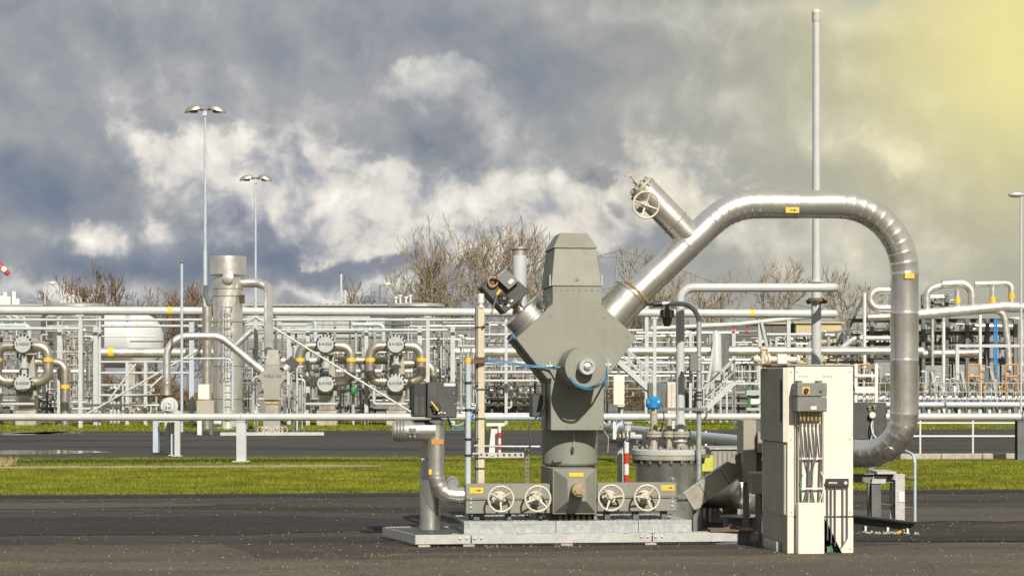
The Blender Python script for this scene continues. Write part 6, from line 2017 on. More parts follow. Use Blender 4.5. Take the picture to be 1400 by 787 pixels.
# ---- exchangers ---------------------------------------------------------------
def exchanger(px, tags, label, left=True):
    Y = 91.0
    k = Y / F
    x = P(px, 0, Y).x
    t = thing('heat_exchanger', (x, Y, 0), label, 'heat exchanger', 'twin-headed heat exchangers')
    for (py, tg) in ((470.5, tags[0]), (524, tags[1])):
        z = P(0, py, Y).z
        h = MB().lathe((x, Y + 2.2, z), (0, -1, 0), [(0, 10.5 * k), (2.0, 10.5 * k), (2.0, 13.6 * k), (2.12, 13.6 * k), (2.13, 12.0 * k), (2.2, 12.0 * k), (2.24, 11.0 * k)], 32).build('channel_head', 'head_grey', t, 30)
        n = 16
        for i in range(n):
            g_ = 2 * math.pi * (i + 0.5) / n
            MB().cyl((x + 12.6 * k * math.cos(g_), Y + 0.1, z + 12.6 * k * math.sin(g_)), (x + 12.6 * k * math.cos(g_), Y - 0.09, z + 12.6 * k * math.sin(g_)), 1.25 * k, None, 6).build('stud_bolt', 'black', h)
        lettering(tg, 5.2 * k, (x, Y - 0.06, z + 0.3 * k), 0, t)
    z0, z1_ = P(0, 511, Y).z, P(0, 484, Y).z
    MB().cyl((x, Y + 0.3, z0), (x, Y + 0.3, z1_), 4 * k, None, 14).build('neck', 'head_grey', t)
    MB().cyl((x, Y + 0.3, P(0, 503, Y).z), (x, Y + 0.3, P(0, 495, Y).z), 6.5 * k, None, 14).build('neck_flange', 'head_grey', t)
    lo_, hi_ = 13.5 * k, 9.0 * k
    MB().prism([(x - lo_, P(0, 540, Y).z), (x + lo_, P(0, 540, Y).z), (x + hi_, z1_), (x - hi_, z1_)], Y + 0.8, Y + 1.4).build('saddle', 'beige_dull', t)
    MB().box(x - 14 * k, x + 14 * k, Y + 0.5, Y + 1.6, 0, P(0, 560, Y).z, 0.02).build('pedestal', 'concrete', t)
    MB().box(x - 11 * k, x + 11 * k, Y + 0.7, Y + 1.4, P(0, 560, Y).z, P(0, 540, Y).z).build('pedestal_neck', 'bronze_far', t)
    pr = 6.8 * k
    for sx in (-1, 1):
        a, b = P(px + sx * 6, 473, Y + 0.6), P(px + sx * 35, 473, Y + 0.6)
        c, d = P(px + sx * 35, 521.5, Y + 0.6), P(px + sx * 9, 521.5, Y + 0.6)
        lp_ = MB().tube([a, b, c, d], pr, 16, 14 * k, 6).build('loop_pipe', 'bronze_far', t, 50)
        m0 = P(px + sx * 35, 494, Y + 0.6)
        MB().cyl(m0, m0 + Vector((0, 0, 5.0 * k)), pr * 1.05, None, 16).build('colour_band', 'yellow', lp_, 40)
    MB().lathe(P(px - 20, 521.5, Y + 0.6), (1, 0, 0), [(0, pr * 1.5), (0.06, pr * 1.5), (0.06, pr * 0.8), (0.12, pr * 0.8), (0.12, pr * 1.5), (0.18, pr * 1.5)], 16).build('flange', 'bronze_far', t, 30)
    MB().tube([P(px - 30, 530, Y + 0.2), P(px - 30, 552, Y + 0.2), P(px + 16, 552, Y + 0.2)], 2.0 * k, 10, 0.12).build('drain_pipe', 'paint', t)
    return t


exchanger(31, ('E-4202A', 'E-4202B'), 'twin round-headed exchanger lettered E-4202 at the left picture edge')
exchanger(445, ('E-4102A', 'E-4102B'), 'twin round-headed exchanger lettered E-4102, crossed by the wire brace')
exchanger(541, ('E-4102A', 'E-4102B'), 'twin round-headed exchanger lettered E-4102, above the black control box')
for k_, (x0, xt, yt, lb) in enumerate(((30, 89, 495, 'aged clad pipe turning down right of the E-4202 exchanger'), (541, 592, 497, 'aged clad pipe turning down right of the right E-4102 exchanger'),)):
    pipe('clad_pipe', lb, [(x0 + 8, yt, 92.2), (xt, yt, 92.2), (xt, 582, 92.2)], 5.8, 'bronze_far', 0.45, ((1, 0.38, 2.8, 'yellow'),))
hp_('clad_pipe', 'aged clad pipe linking the two E-4102 exchangers', 492.5, 462, 530, 5.2, 'bronze_far', 92.5)
hp_('clad_pipe', 'clad pipe crossing behind the left E-4102 exchanger', 493, 385, 450, 5.0, 'steel_far', 93.5, ((0, 0.35, 3, 'yellow'),))
hp_('grey_pipe', 'white pipe low behind the E-4202 exchanger', 507.5, -30, 118, 2.6, 'white', 94)
hp_('grey_pipe', 'white pipe low behind the E-4102 exchangers', 507, 400, 600, 2.6, 'white', 94)
hp_('grey_pipe', 'pale level pipe above the left exchanger heads', 449, -40, 112, 2.4, 'paint', 94)
hp_('grey_pipe', 'pale level pipe above the E-4102 exchanger heads', 451, 385, 612, 2.0, 'paint', 94)
hp_('steel_beam', 'level pale beam between exchanger heads and overhead pipe, right half', 446, 560, 650, 1.6, 'paint', 95, cat='beam')
# hooked vent pipes
for x0, x1, y, lb in ((-20, 40, 445, 'hooked pale vent pipe above the E-4202 exchanger'), (385, 431, 437.5, 'hooked pale vent pipe above the left E-4102 exchanger'), (482, 524, 443.5, 'hooked pale vent pipe above the right E-4102 exchanger'),
                      (395, 404, 470, 'short hooked pipe with yellow end left of the E-4102 exchanger')):
    pipe('vent_pipe', lb, [(x0, y, 95), (x1, y, 95), (x1, y + 30, 95)], 3.2, 'paint_cool', 0.22, ((1, 0.8, 2, 'yellow'),) if x0 == 395 else ())
# tangles of narrow pipes beside the exchangers
random.seed(21)


def pipe_cluster(x0, x1, y0, y1, Y, label, nv=7, nh=5, rmax=1.9):
    t = thing('pipe_cluster', (P((x0 + x1) / 2, 0, Y).x, Y, 0), label, 'pipework')
    for i in range(nv):
        px = x0 + (x1 - x0) * (i + random.uniform(0.2, 0.8)) / nv
        yt = random.uniform(y0, y0 + (y1 - y0) * 0.4)
        yb = random.uniform(y1 - (y1 - y0) * 0.3, y1)
        dY = random.uniform(-0.8, 0.8)
        pts = [P(px, yb, Y + dY), P(px, yt, Y + dY)]
        if random.random() < 0.65:
            pts.append(P(px + random.choice((-1, 1)) * random.uniform(5, 14), yt, Y + dY))
        if random.random() < 0.35:
            pts.insert(0, P(px + random.choice((-1, 1)) * random.uniform(4, 10), yb, Y + dY))
        MB().tube(pts, random.uniform(0.7, rmax) * Y / F, 8, 0.14).build('pipe', random.choice(('paint_far', 'paint', 'paint_far', 'steel_far', 'steel_far', 'midgrey', 'bronze_far', 'paint_dark')), t, 50)
    for i in range(nh):
        py = y0 + (y1 - y0) * (i + random.uniform(0.2, 0.8)) / nh
        a, b = x0 + random.uniform(-4, 6), x1 + random.uniform(-6, 4)
        dY = random.uniform(-0.8, 0.8)
        MB().cyl(P(a, py, Y + dY), P(b, py, Y + dY), random.uniform(0.6, rmax) * Y / F, None, 8).build('pipe', random.choice(('paint_far', 'paint', 'steel_far', 'bronze_far', 'midgrey', 'paint_dark')), t, 50)
    for i in range(max(2, nv // 2)):
        px, py = random.uniform(x0, x1), random.uniform(y0 + 10, y1)
        q_ = P(px, py, Y - 0.9)
        r_ = random.uniform(1.6, 3.4) * Y / F
        vv = MB().lathe(q_, (0, -1, 0), [(0, r_), (0.12, r_), (0.12, r_ * 0.5), (0.3, r_ * 0.45), (0.3, r_ * 0.8), (0.36, r_ * 0.8)], 12).build('valve', random.choice(('paint_far', 'fitting', 'midgrey', 'bronze_far', 'paint_dark')), t, 30)
    for px in (x0 + 2, x1 - 2):
        MB().box(P(px, 0, Y).x - 0.05, P(px, 0, Y).x + 0.05, Y - 0.05, Y + 0.05, 0, P(0, y1 - 5, Y).z).build('stand', 'paint_dark', t)
    return t


for a_ in ((88, 130, 452, 568, 94, 'tangle of narrow pale pipes between the two wide posts at left', 9, 6),
           (46, 76, 535, 572, 95, 'low pipework and valves at the foot of the E-4202 exchanger', 6, 4),
           (0, 26, 430, 470, 97, 'small pipework above the E-4202 exchanger at the picture edge', 4, 3),
           (336, 352, 500, 575, 80, 'small-bore pipework with valves left of WELL-103', 5, 4),
           (384, 404, 520, 580, 78, 'small-bore pipework right of WELL-103', 5, 3),
           (404, 418, 500, 590, 76, 'upright hose and conduit group at the right end of the distant skid', 4, 2),
           (462, 506, 515, 575, 95, 'low pipework and green valve between the E-4102 exchangers', 8, 5),
           (592, 622, 448, 570, 96, 'tangle of slim white pipes left of the beige post', 9, 5),
           (624, 650, 450, 570, 100, 'slim upright pipes behind the blue-grey conduit pole', 6, 4),
           (664, 740, 440, 475, 118, 'pipe bridge pipework behind the tilted actuator', 7, 6),
           (664, 742, 500, 560, 120, 'low dark pipework behind the beige post', 12, 6),
           (560, 580, 525, 575, 95, 'low pipework at the right foot of the right E-4102 exchanger', 5, 3),
           (850, 884, 440, 500, 120, 'pipework behind the big collar', 6, 4),
           (-10, 60, 428, 560, 103, 'tall dense pipework behind the E-4202 exchanger', 14, 11),
           (62, 138, 426, 575, 105, 'tall dense pipework behind the wide posts at left', 16, 13),
           (140, 216, 520, 572, 104, 'low pipework on the yard below the white tank', 12, 6),
           (330, 420, 430, 560, 101, 'tall dense pipework behind WELL-103', 14, 12),
           (420, 500, 428, 560, 103, 'tall dense pipework behind the left E-4102 exchanger', 16, 13),
           (500, 580, 428, 560, 102, 'tall dense pipework behind the right E-4102 exchanger', 16, 13),
           (575, 660, 426, 565, 106, 'tall dense pipework left of and behind the beige post', 17, 13),
           (655, 745, 455, 570, 108, 'tall dense pipework between the beige post and the wellhead', 16, 12),
           (826, 960, 455, 560, 109, 'wide dense pipework behind the drum and vent riser', 18, 10),
           (950, 1045, 450, 560, 111, 'dense pipework behind the right stairway', 15, 10),
           (905, 945, 450, 520, 122, 'pipework behind the vent riser', 6, 4)):
    pipe_cluster(*a_)
gv = thing('green_valve', P(483, 534, 93), 'small green valve between the two E-4102 exchangers', 'valve')
MB().lathe(P(483, 540, 93), (0, 0, 1), [(0, 0.10), (0.12, 0.14), (0.3, 0.14), (0.42, 0.08)], 14).build('body', 'green', gv, 40)
MB().cyl((P(483, 0, 93).x, 93, 0), P(483, 540, 93), 0.06, None, 8).build('stem', 'paint', gv)
pmp = []
random.seed(91)
for px, wpx, yt, lb in ((15, 34, 535, 'dark equipment skid behind the foot of the E-4202 exchanger'), (70, 40, 540, 'dark equipment skid behind the aged pipe left'), (440, 50, 530, 'dark equipment skid behind the left E-4102 exchanger'),
                        (520, 46, 532, 'dark equipment skid between the E-4102 exchangers'), (600, 44, 530, 'dark equipment skid left of the beige post'), (690, 70, 520, 'wide dark equipment skid between beige post and wellhead'), (1010, 60, 528, 'dark equipment skid behind the right stairway')):
    Y = 110
    x0, x1 = P(px - wpx / 2, 0, Y).x, P(px + wpx / 2, 0, Y).x
    zt = P(0, yt, Y).z
    t = thing('equipment_skid', ((x0 + x1) / 2, Y, 0), lb, 'equipment')
    MB().box(x0, x1, Y, Y + 1.2, 0.0, 0.25).build('base_frame', 'paint_dark', t)
    n_ = max(2, int((x1 - x0) / 0.6))
    for i in range(n_):
        a_ = x0 + (x1 - x0) * i / n_
        b_ = x0 + (x1 - x0) * (i + 1) / n_
        MB().box(a_ + 0.05, b_ - 0.05, Y + random.uniform(0, 0.3), Y + 1.1, 0.25, zt * random.uniform(0.55, 1.0), 0.02).build('case', random.choice(('paint_dark', 'wall_dark', 'midgrey', 'shed_dark')), t)
    for i in range(3):
        z_ = zt * random.uniform(0.4, 1.0)
        MB().cyl((x0, Y - 0.1, z_), (x1, Y - 0.1, z_), random.uniform(0.03, 0.07), None, 8).build('pipe', random.choice(('steel_far', 'paint_far', 'midgrey')), t)

for px, lb in ((505, 'dark pump at the foot of the exchanger left of the black control box'), (660, 'dark pump unit behind the beige post'), (700, 'dark pump unit under the wellhead shoulder'),
               (728, 'dark pump unit just left of the wellhead flank')):
    Y = 112
    x = P(px, 0, Y).x
    t = thing('pump_unit', (x, Y, 0), lb, 'pump', 'dark pump units')
    MB().box(x - 0.6, x + 0.6, Y - 0.4, Y + 0.4, 0, 0.35).build('bedplate', 'wall_dark', t)
    MB().lathe((x - 0.5, Y, 1.0), (1, 0, 0), [(0, 0.3), (0.1, 0.42), (0.6, 0.42), (0.65, 0.3), (1.0, 0.28)], 18).build('motor', 'paint_dark', t, 30)
    MB().lathe((x + 0.3, Y - 0.1, 1.0), (0, -1, 0), [(0, 0.45), (0.3, 0.45), (0.35, 0.3), (0.42, 0.28)], 18).build('volute', 'charcoal', t, 30)
    for sx in (-0.4, 0.4):
        MB().box(x + sx - 0.08, x + sx + 0.08, Y - 0.2, Y + 0.2, 0.35, 0.75).build('foot', 'paint_dark', t)
    MB().tube([(x + 0.3, Y, 1.3), (x + 0.3, Y, 2.3), (x - 1.4, Y, 2.3)], 0.12, 10, 0.3).build('discharge_pipe', 'midgrey', t)

# small valve group under the tank
sv = thing('valve_group', (P(157, 0, 98).x, 98, 0), 'small pale valve assembly on the yard below the white tank', 'valve')
for px, yt in ((152, 528), (157, 524), (162, 530)):
    MB().cyl((P(px, 0, 98).x, 98, 0), P(px, yt, 98), 0.07, None, 10).build('riser', 'paint', sv)
    MB().lathe(P(px, yt + 8, 98), (0, -1, 0), [(-0.1, 0.13), (0.1, 0.13), (0.12, 0.07), (0.3, 0.07)], 12).build('valve', 'paint', sv, 30)
MB().cyl(P(146, 540, 98), P(166, 540, 98), 0.07, None, 10).build('header', 'paint', sv)

# white horizontal tank
tk = thing('storage_tank', (P(175, 0, 128).x, 128, 0), 'big white horizontal storage tank with dished end on saddles', 'tank')
a_, b_ = P(110, 466, 131), P(197, 466, 128)
dv = (b_ - a_).normalized()
L_ = (b_ - a_).length
rt = 37 * 128 / F
MB().lathe(a_, dv, [(0, rt), (L_, rt), (L_ + 0.25, rt * 0.93), (L_ + 0.5, rt * 0.75), (L_ + 0.66, rt * 0.45), (L_ + 0.72, 0.01)], 44, False).build('shell', 'tank_white', tk, 40)
for t_ in (0.25, 0.85):
    q = a_.lerp(b_, t_)
    MB().box(q.x - 0.25, q.x + 0.25, q.y - 1.2, q.y + 1.2, 0, q.z - rt * 0.8).build('saddle', 'concrete', tk)
MB().cyl(P(175, 437, 127), P(175, 428, 127), 0.12, None, 10).build('top_nozzle', 'paint', tk)

# drum-lidded vessels with shiny dished roofs
for px, r_, lb in ((96, 39, 'wide tank with shiny shallow dished roof, far left above the overhead pipe'), (568, 38, 'wide tank with shiny shallow dished roof, left of the bare trees')):
    Y = 120
    k = Y / F
    c = P(px, 0, Y)
    t = thing('roofed_tank', (c.x, Y + 2, 0), lb, 'tank', 'tanks with shiny dished roofs')
    z0 = P(0, 418, Y).z
    MB().cyl((c.x, Y + 2, 0), (c.x, Y + 2, z0), r_ * k * 0.94, None, 40).build('shell', 'shed_dark', t, 40)
    MB().lathe((c.x, Y + 2, z0), (0, 0, 1), [(0, r_ * k), (0.12, r_ * k), (0.22, r_ * k * 0.9), (0.26, r_ * k * 0.5), (0.27, 0.02)], 44, False).build('roof', 'steel_far', t, 30)
    for j, dx in enumerate((-9, -4, 2, 7) if px < 200 else (-28, -22, -14, -8)):
        x = P(px + dx - (8 if px < 200 else 0), 0, Y).x
        MB().lathe((x, Y + 1, z0 + 0.2), (0, 0, 1), [(0, 0.06), (0.3 + 0.1 * (j % 2), 0.06), (0.3 + 0.1 * (j % 2), 0.12), (0.42 + 0.1 * (j % 2), 0.12)], 10).build('vent', 'white' if px > 200 else 'paint', t, 30)


# ---- buildings --------------------------------------------------------------------
def shed(name, label, x0, x1, yt, Y, mat, depth=12, ribs=True, roofmat='wall_grey', doors=(), lower=None):
    a, b = P(x0, 0, Y).x, P(x1, 0, Y).x
    zt = P(0, yt, Y).z
    t = thing(name, ((a + b) / 2, Y, 0), label, 'building')
    MB().box(a, b, Y, Y + depth, 0, zt - 0.1).build('wall', mat, t)
    rf = MB().box(a - 0.2, b + 0.2, Y - 0.25, Y + depth + 0.2, zt - 0.1, zt).build('roof', roofmat, t)
    if ribs:
        n = int((b - a) / 0.45)
        for i in range(n):
            x = a + (b - a) * (i + 0.5) / n
            MB().box(x - 0.06, x + 0.06, Y - 0.3, Y + depth, zt + 0.001, zt + 0.07).build('roof_rib', roofmat, rf)
    npan = max(2, int((b - a) / 1.8))
    for i in range(npan):
        x0_ = a + (b - a) * i / npan
        x1_ = a + (b - a) * (i + 1) / npan
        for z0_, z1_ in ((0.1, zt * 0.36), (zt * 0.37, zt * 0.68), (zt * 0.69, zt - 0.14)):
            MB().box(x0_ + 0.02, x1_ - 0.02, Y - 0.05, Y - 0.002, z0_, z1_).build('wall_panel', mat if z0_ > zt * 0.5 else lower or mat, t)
    for (dx0, dx1, dyt) in doors:
        c, d = P(dx0, 0, Y).x, P(dx1, 0, Y).x
        MB().box(c, d, Y - 0.09, Y - 0.052, 0.0, P(0, dyt, Y).z).build('door', 'wall_dark', t)
    return t


shed('shed', 'long pale sheet-metal building behind the E-4102 exchangers', 338, 526, 416, 132, 'wall_grey', lower='shed_dark')  # lower wall panels darkened to carry the shadow below the pale top
shed('shed', 'low pale building at the left picture edge behind the E-4202 exchanger', -120, 56, 416, 135, 'shed_dark', ribs=False)
shed('shed', 'tan sheet-metal building right of the vent mast', 1088, 1150, 440, 150, 'wall_tan', ribs=False, roofmat='wall_tan')
shed('shed', 'shaded part of the tan building behind the stairs left of the vent mast', 958, 1087, 441, 151, 'wall_dark', ribs=False, roofmat='wall_tan')  # same tan building, its shade put into dark walls
shed('shed', 'grey flat-roofed building between the tanks and the wellhead', 606, 760, 440, 150, 'shed_dark', ribs=False)
ch = thing('chimney_stack', (P(466, 0, 140).x, 140, 0), 'thin pale chimney with a shorter twin above the long building', 'chimney')
for px, yt, r_ in ((466.5, 371, 1.7), (472, 393, 1.9)):
    MB().cyl((P(px, 0, 146).x, 146, 0), P(px, yt, 146), r_ * 146 / F, None, 10).build('flue', 'paint', ch)
    MB().cyl(P(px, yt + 3, 146), P(px, yt, 146), r_ * 1.25 * 146 / F, None, 10).build('tip', 'paint_dark', ch)
# small roofline fittings, left edge
rf_ = thing('roof_unit', (P(10, 0, 134).x, 139, P(0, 416, 135).z), 'cluster of small white roof vents at the left picture edge', 'roof vents')
for px, yt in ((2, 404), (7, 399), (12, 405), (19, 398), (24, 408)):
    q = P(px, yt, 138)
    MB().box(q.x - 0.12, q.x + 0.12, 138, 138.3, P(0, 416, 135).z, q.z).build('vent', 'white', rf_)

# ---- lamps -------------------------------------------------------------------------


def lamp_post(px, yt, Y, label, wpx):
    k = Y / F
    x = P(px, 0, Y).x
    zt = P(0, yt, Y).z
    t = thing('lamp_post', (x, Y, 0), label, 'lamp post', 'tall twin-headed lamp posts')
    MB().lathe((x, Y, 0), (0, 0, 1), [(0, wpx * 1.5 * k), (zt * 0.55, wpx * 1.25 * k), (zt * 0.551, wpx * 0.95 * k), (zt, wpx * 0.7 * k)], 12).build('pole', 'paint_cool', t, 30)
    hl = 12.5 * k * wpx / 2.3
    MB().cyl((x - 0.25, Y, zt + 0.02), (x + 0.25, Y, zt + 0.02), 0.07, None, 8).build('crossarm', 'midgrey', t)
    for sx in (-1, 1):
        cx = x + sx * (hl + 0.12)
        h = MB()
        vs, fs = [], []
        # flattened half-dome tilted to its outer end
        nn, mm = 18, 6
        for j in range(mm + 1):
            f_ = j / mm * math.pi / 2
            for i in range(nn):
                g_ = 2 * math.pi * i / nn
                vs.append((cx + hl * math.cos(f_) * math.cos(g_), Y + hl * 0.55 * math.cos(f_) * math.sin(g_), zt - 0.06 + hl * 0.62 * math.sin(f_) + (-sx) * 0.10 * math.cos(f_) * math.cos(g_)))
        for j in range(mm):
            for i in range(nn):
                i2 = (i + 1) % nn
                fs.append((j * nn + i, j * nn + i2, (j + 1) * nn + i2, (j + 1) * nn + i))
        fs.append(tuple(range(nn - 1, -1, -1)))
        h.add(vs, fs)
        hd_ = h.build('lamp_head', 'bronze_far', t, 60)
        MB().lathe((cx, Y, zt - 0.14), (0, 0, 1), [(0, hl * 0.45), (0.08, hl * 0.52)], 14).build('lens', 'glass_dark', hd_)
    MB().box(x - 0.1, x + 0.1, Y - 0.1, Y + 0.1, zt - 0.3, zt - 0.1).build('bracket', 'paint_cool', t)
    return t


lamp_post(280.5, 150, 92, 'taller twin-headed lamp post beside the steel process column', 2.3)
lamp_post(349.5, 244, 120, 'shorter-looking twin-headed lamp post right of the process column', 1.8)
l3 = thing('lamp_post', (P(1396, 0, 100).x, 100, 0), 'single-arm lamp post at the right picture edge', 'lamp post')
MB().cyl((P(1396, 0, 100).x, 100, 0), P(1396, 266, 100), 1.6 * 100 / F, None, 10).build('pole', 'paint', l3)
q = P(1396, 266, 100)
MB().lathe(q + Vector((0.1, 0, 0)), (-1, 0, 0), [(0, 0.10), (0.3, 0.16), (0.6, 0.14), (0.75, 0.05)], 12).build('lamp_head', 'galv', l3, 50)
l4 = thing('lamp_post', (P(62, 0, 140).x, 140, 0), 'small hooked lamp above the left dished tank roof', 'lamp post')
MB().tube([(P(61.5, 0, 140).x, 140, 0), P(61.5, 386.5, 140), P(72, 386.5, 140)], 0.05, 8, 0.25).build('pole', 'paint', l4)
MB().lathe(P(76, 386, 140), (-1, 0, -0.2), [(0, 0.08), (0.3, 0.14), (0.4, 0.05)], 10).build('lamp_head', 'white', l4, 40)
l5 = thing('lamp_post', (P(519, 0, 140).x, 140, 0), 'thin camera pole beside the right dished tank roof', 'lamp post')
MB().cyl((P(519.5, 0, 140).x, 140, 0), P(519.5, 390, 140), 0.04, None, 8).build('pole', 'paint_dark', l5)
MB().lathe(P(528, 389, 140), (1, 0, 0.3), [(0, 0.12), (0.25, 0.12), (0.3, 0.05)], 10).build('camera_head', 'white', l5, 40)
MB().cyl(P(519.5, 391, 140), P(528, 389.5, 140), 0.03, None, 6).build('arm', 'paint_dark', l5)

# windsock tip at the left edge
ws = thing('windsock', (P(-14, 0, 110).x, 110, 0), 'drooping tip of a red and white windsock at the left picture edge', 'windsock')
MB().cyl((P(-16, 0, 110).x, 110, 0), P(-16, 355, 110), 0.06, None, 10).build('pole', 'white', ws)
wp_ = [P(-15, 358, 110), P(-9, 360, 110), P(-3, 362.5, 110), P(3, 366.5, 110), P(8, 371, 110), P(11, 375, 110)]
for i in range(5):
    MB().cyl(wp_[i], wp_[i + 1], (0.30 - 0.035 * i), (0.30 - 0.035 * (i + 1)), 12, False).build('band', ('red', 'white')[i % 2], ws, 40)


# ---- stairs -------------------------------------------------------------------------
def stairs(label, x0, y0, x1, y1, Y, wd=1.2, n=10, rail_h=1.0, platform=None):
    """flight from pixel (x0, y0) at its foot to (x1, y1) at the top"""
    a, b = P(x0, y0, Y), P(x1, y1, Y)
    t = thing('stairway', (a.x, Y, 0), label, 'stairs')
    for dy in (0, wd):
        o_ = Vector((0, dy, 0))
        MB().bar(a + o_, b + o_, 0.05, 0.26, up=(0, 0, 1)).build('stringer', 'paint', t)
        MB().cyl(a + o_ + Vector((0, 0, rail_h)), b + o_ + Vector((0, 0, rail_h)), 0.04, None, 8).build('handrail', 'paint', t)
        MB().cyl(a + o_ + Vector((0, 0, rail_h * 0.5)), b + o_ + Vector((0, 0, rail_h * 0.5)), 0.03, None, 8).build('handrail', 'paint', t)
        for k in range(4):
            q_ = a.lerp(b, k / 3) + o_
            MB().cyl(q_, q_ + Vector((0, 0, rail_h)), 0.035, None, 8).build('baluster', 'paint', t)
    for k in range(n):
        q_ = a.lerp(b, (k + 0.5) / n)
        MB().box(q_.x - 0.12, q_.x + 0.12, Y + 0.04, Y + wd - 0.04, q_.z - 0.02, q_.z + 0.02).build('tread', 'galv', t)
    if platform:
        c = P(platform, y1, Y)
        MB().box(min(b.x, c.x), max(b.x, c.x), Y, Y + wd, b.z - 0.12, b.z).build('platform', 'paint', t)
        for r_ in (0.5, 1.0):
            MB().cyl(b + Vector((0, 0, r_)), c + Vector((0, 0, r_)), 0.035, None, 8).build('handrail', 'paint', t)
        for k in range(5):
            q_ = b.lerp(c, k / 4)
            MB().cyl(q_, q_ + Vector((0, 0, 1.0)), 0.035, None, 8).build('baluster', 'paint', t)
            if k % 2 == 0:
                MB().box(q_.x - 0.06, q_.x + 0.06, Y + 0.1, Y + 0.22, 0, b.z - 0.12).build('leg', 'paint_dark', t)
    return t


stairs('pale steel stairway coming down from behind the wellhead diamond', 892, 536, 846, 494, 98, platform=812)
stairs('pale steel stairway climbing right to a railed platform left of the cabinet', 962, 562, 1004, 522, 92, platform=1046)
# slender vessel beside the stairs
sv2 = thing('slim_vessel', (P(980, 0, 99).x, 99, 0), 'slim pale upright vessel behind the right stairway', 'vessel')
MB().lathe(P(979, 522, 99), (0, 0, 1), [(0, 0.05), (0.1, 0.29), (2.3, 0.26), (2.5, 0.15), (2.6, 0.03)], 20).build('shell', 'paint', sv2, 40)
for px in (974, 985):
    MB().cyl((P(px, 0, 99).x, 99, 0), P(px, 516, 99), 0.06, None, 8).build('leg', 'paint', sv2)
MB().bar(P(966, 540, 98.5), P(977, 462, 98.5), 0.12, 0.12).build('brace', 'paint', sv2)
MB().cyl(P(983, 455, 99), P(983, 475, 99), 0.1, None, 10).build('pipe', 'paint_cool', sv2)
lettering('V-101', 0.17, P(980, 508, 98.70), 0, sv2)
for px, y0, y1, wd, mt_, lb in ((898, 523, 566, 24, 'paint_dark', 'grey electrical kiosk behind the blue transmitter'), (918, 522, 600, 12, 'cream', 'cream kiosk edge behind the blue transmitter and riser'),
                              (846, 512, 556, 15, 'beige', 'pale cabinet under the stairway behind the wellhead'), (990, 455, 505, 14, 'paint_dark', 'dark panel beside the slim upright vessel'),
                              (838, 552, 566, 14, 'paint_dark', 'low dark box left of the pale cabinet under the stairway')):
    Y = 97 if px != 918 else 66
    if px == 990:
        Y = 102
    t = thing('kiosk', (P(px, 0, Y).x, Y, 0), lb, 'kiosk')
    a, b = P(px - wd / 2, 0, Y).x, P(px + wd / 2, 0, Y).x
    zb = P(0, y1, Y).z
    MB().box(a, b, Y, Y + 0.5, max(zb, 0.0) if y1 < 590 else 0.0, P(0, y0, Y).z, 0.02).build('case', mt_, t)
    MB().box(a + 0.02, (a + b) / 2 - 0.01, Y - 0.03, Y - 0.002, max(zb, 0.02) + 0.1, P(0, y0, Y).z - 0.08).build('door', mt_, t)
    MB().box((a + b) / 2 + 0.01, b - 0.02, Y - 0.03, Y - 0.002, max(zb, 0.02) + 0.1, P(0, y0, Y).z - 0.08).build('door', mt_, t)
    if zb > 0.05 and y1 < 590:
        for s_ in (a + 0.1, b - 0.1):
            MB().box(s_ - 0.05, s_ + 0.05, Y + 0.2, Y + 0.3, 0, zb).build('leg', 'paint', t)
gp = thing('green_skid', (P(1030, 0, 88).x, 88, 0), 'small green-framed unit with white panel behind the cabinet', 'equipment')
for px in (1024, 1036):
    MB().cyl((P(px, 0, 88).x, 88, 0), P(px, 530, 88), 0.07, None, 8).build('frame_leg', 'green', gp)
MB().box(P(1026, 0, 88).x, P(1038, 0, 88).x, 87.9, 87.95, P(0, 552, 88).z, P(0, 545, 88).z).build('panel', 'white', gp)
MB().box(P(1020, 0, 88).x, P(1042, 0, 88).x, 87.8, 88.4, P(0, 540, 88).z, P(0, 533, 88).z).build('shelf', 'galv', gp)
MB().box(P(1020, 0, 88).x, P(1042, 0, 88).x, 87.8, 88.4, P(0, 561, 88).z, P(0, 557, 88).z).build('base', 'galv', gp)
# hanging tags
for px, mt_ in ((1003, 'red'), (1021, 'red')):
    t = thing('tag_light', P(px, 449, 105.5), 'small red tag hanging under the sloping pipe' + (' near the post' if px == 1003 else ' further right'), 'tag')
    MB().lathe(P(px, 449, 105.5), (0, 0, -1), [(0, 0.03), (0.08, 0.07), (0.22, 0.07), (0.26, 0.02)], 10).build('lamp', mt_, t)
    MB().cyl(P(px, 445, 105.5), P(px, 449, 105.5), 0.02, None, 6).build('cord', 'black', t)

# ================================================================== process plant at the right
QY = 118.0


def qp(label, pts, r, mat='steel_far', fil=0.9, bands=(), Y=QY, name='plant_pipe'):
    return pipe(name, label, [(x, y, Y + (dy[0] if dy else 0)) for x, y, *dy in pts], r, mat, fil, bands)


qp('looped aged clad pipe left of the arched pipe leg, top of the right plant', [(1250, 397), (1190, 397), (1190, 421), (1250, 421)], 5.5, 'steel_far', 0.5)
qp('aged clad pipe under the looped pipe left of the arched pipe leg', [(1186, 434), (1250, 432)], 5.5, 'bronze_far')
qp('clad pipe hooping over from the arched pipe leg to the middle of the right plant', [(1267, 425), (1267, 396), (1290, 389), (1290, 389, 2)], 5.0, 'steel_far', 0.6)
qp('highest clad hoop of the right plant', [(1288, 388.5), (1329, 386.5), (1329, 418)], 5.6, 'steel_far', 0.7)
qp('clad pipe with yellow band dropping at the upper right of the plant', [(1333, 388), (1383, 387), (1383, 415)], 4.2, 'steel_far', 0.35, ((1, 0.62, 4, 'yellow'),))
qp('big level clad pipe crossing the top of the right plant', [(1252, 430), (1372, 419), (1440, 421)], 7.6, 'steel_far', 1.5)
qp('clad pipe bending down beside the blue ladder', [(1345, 424), (1372, 424), (1378, 470), (1380, 505)], 4.6, 'steel_far', 0.6)
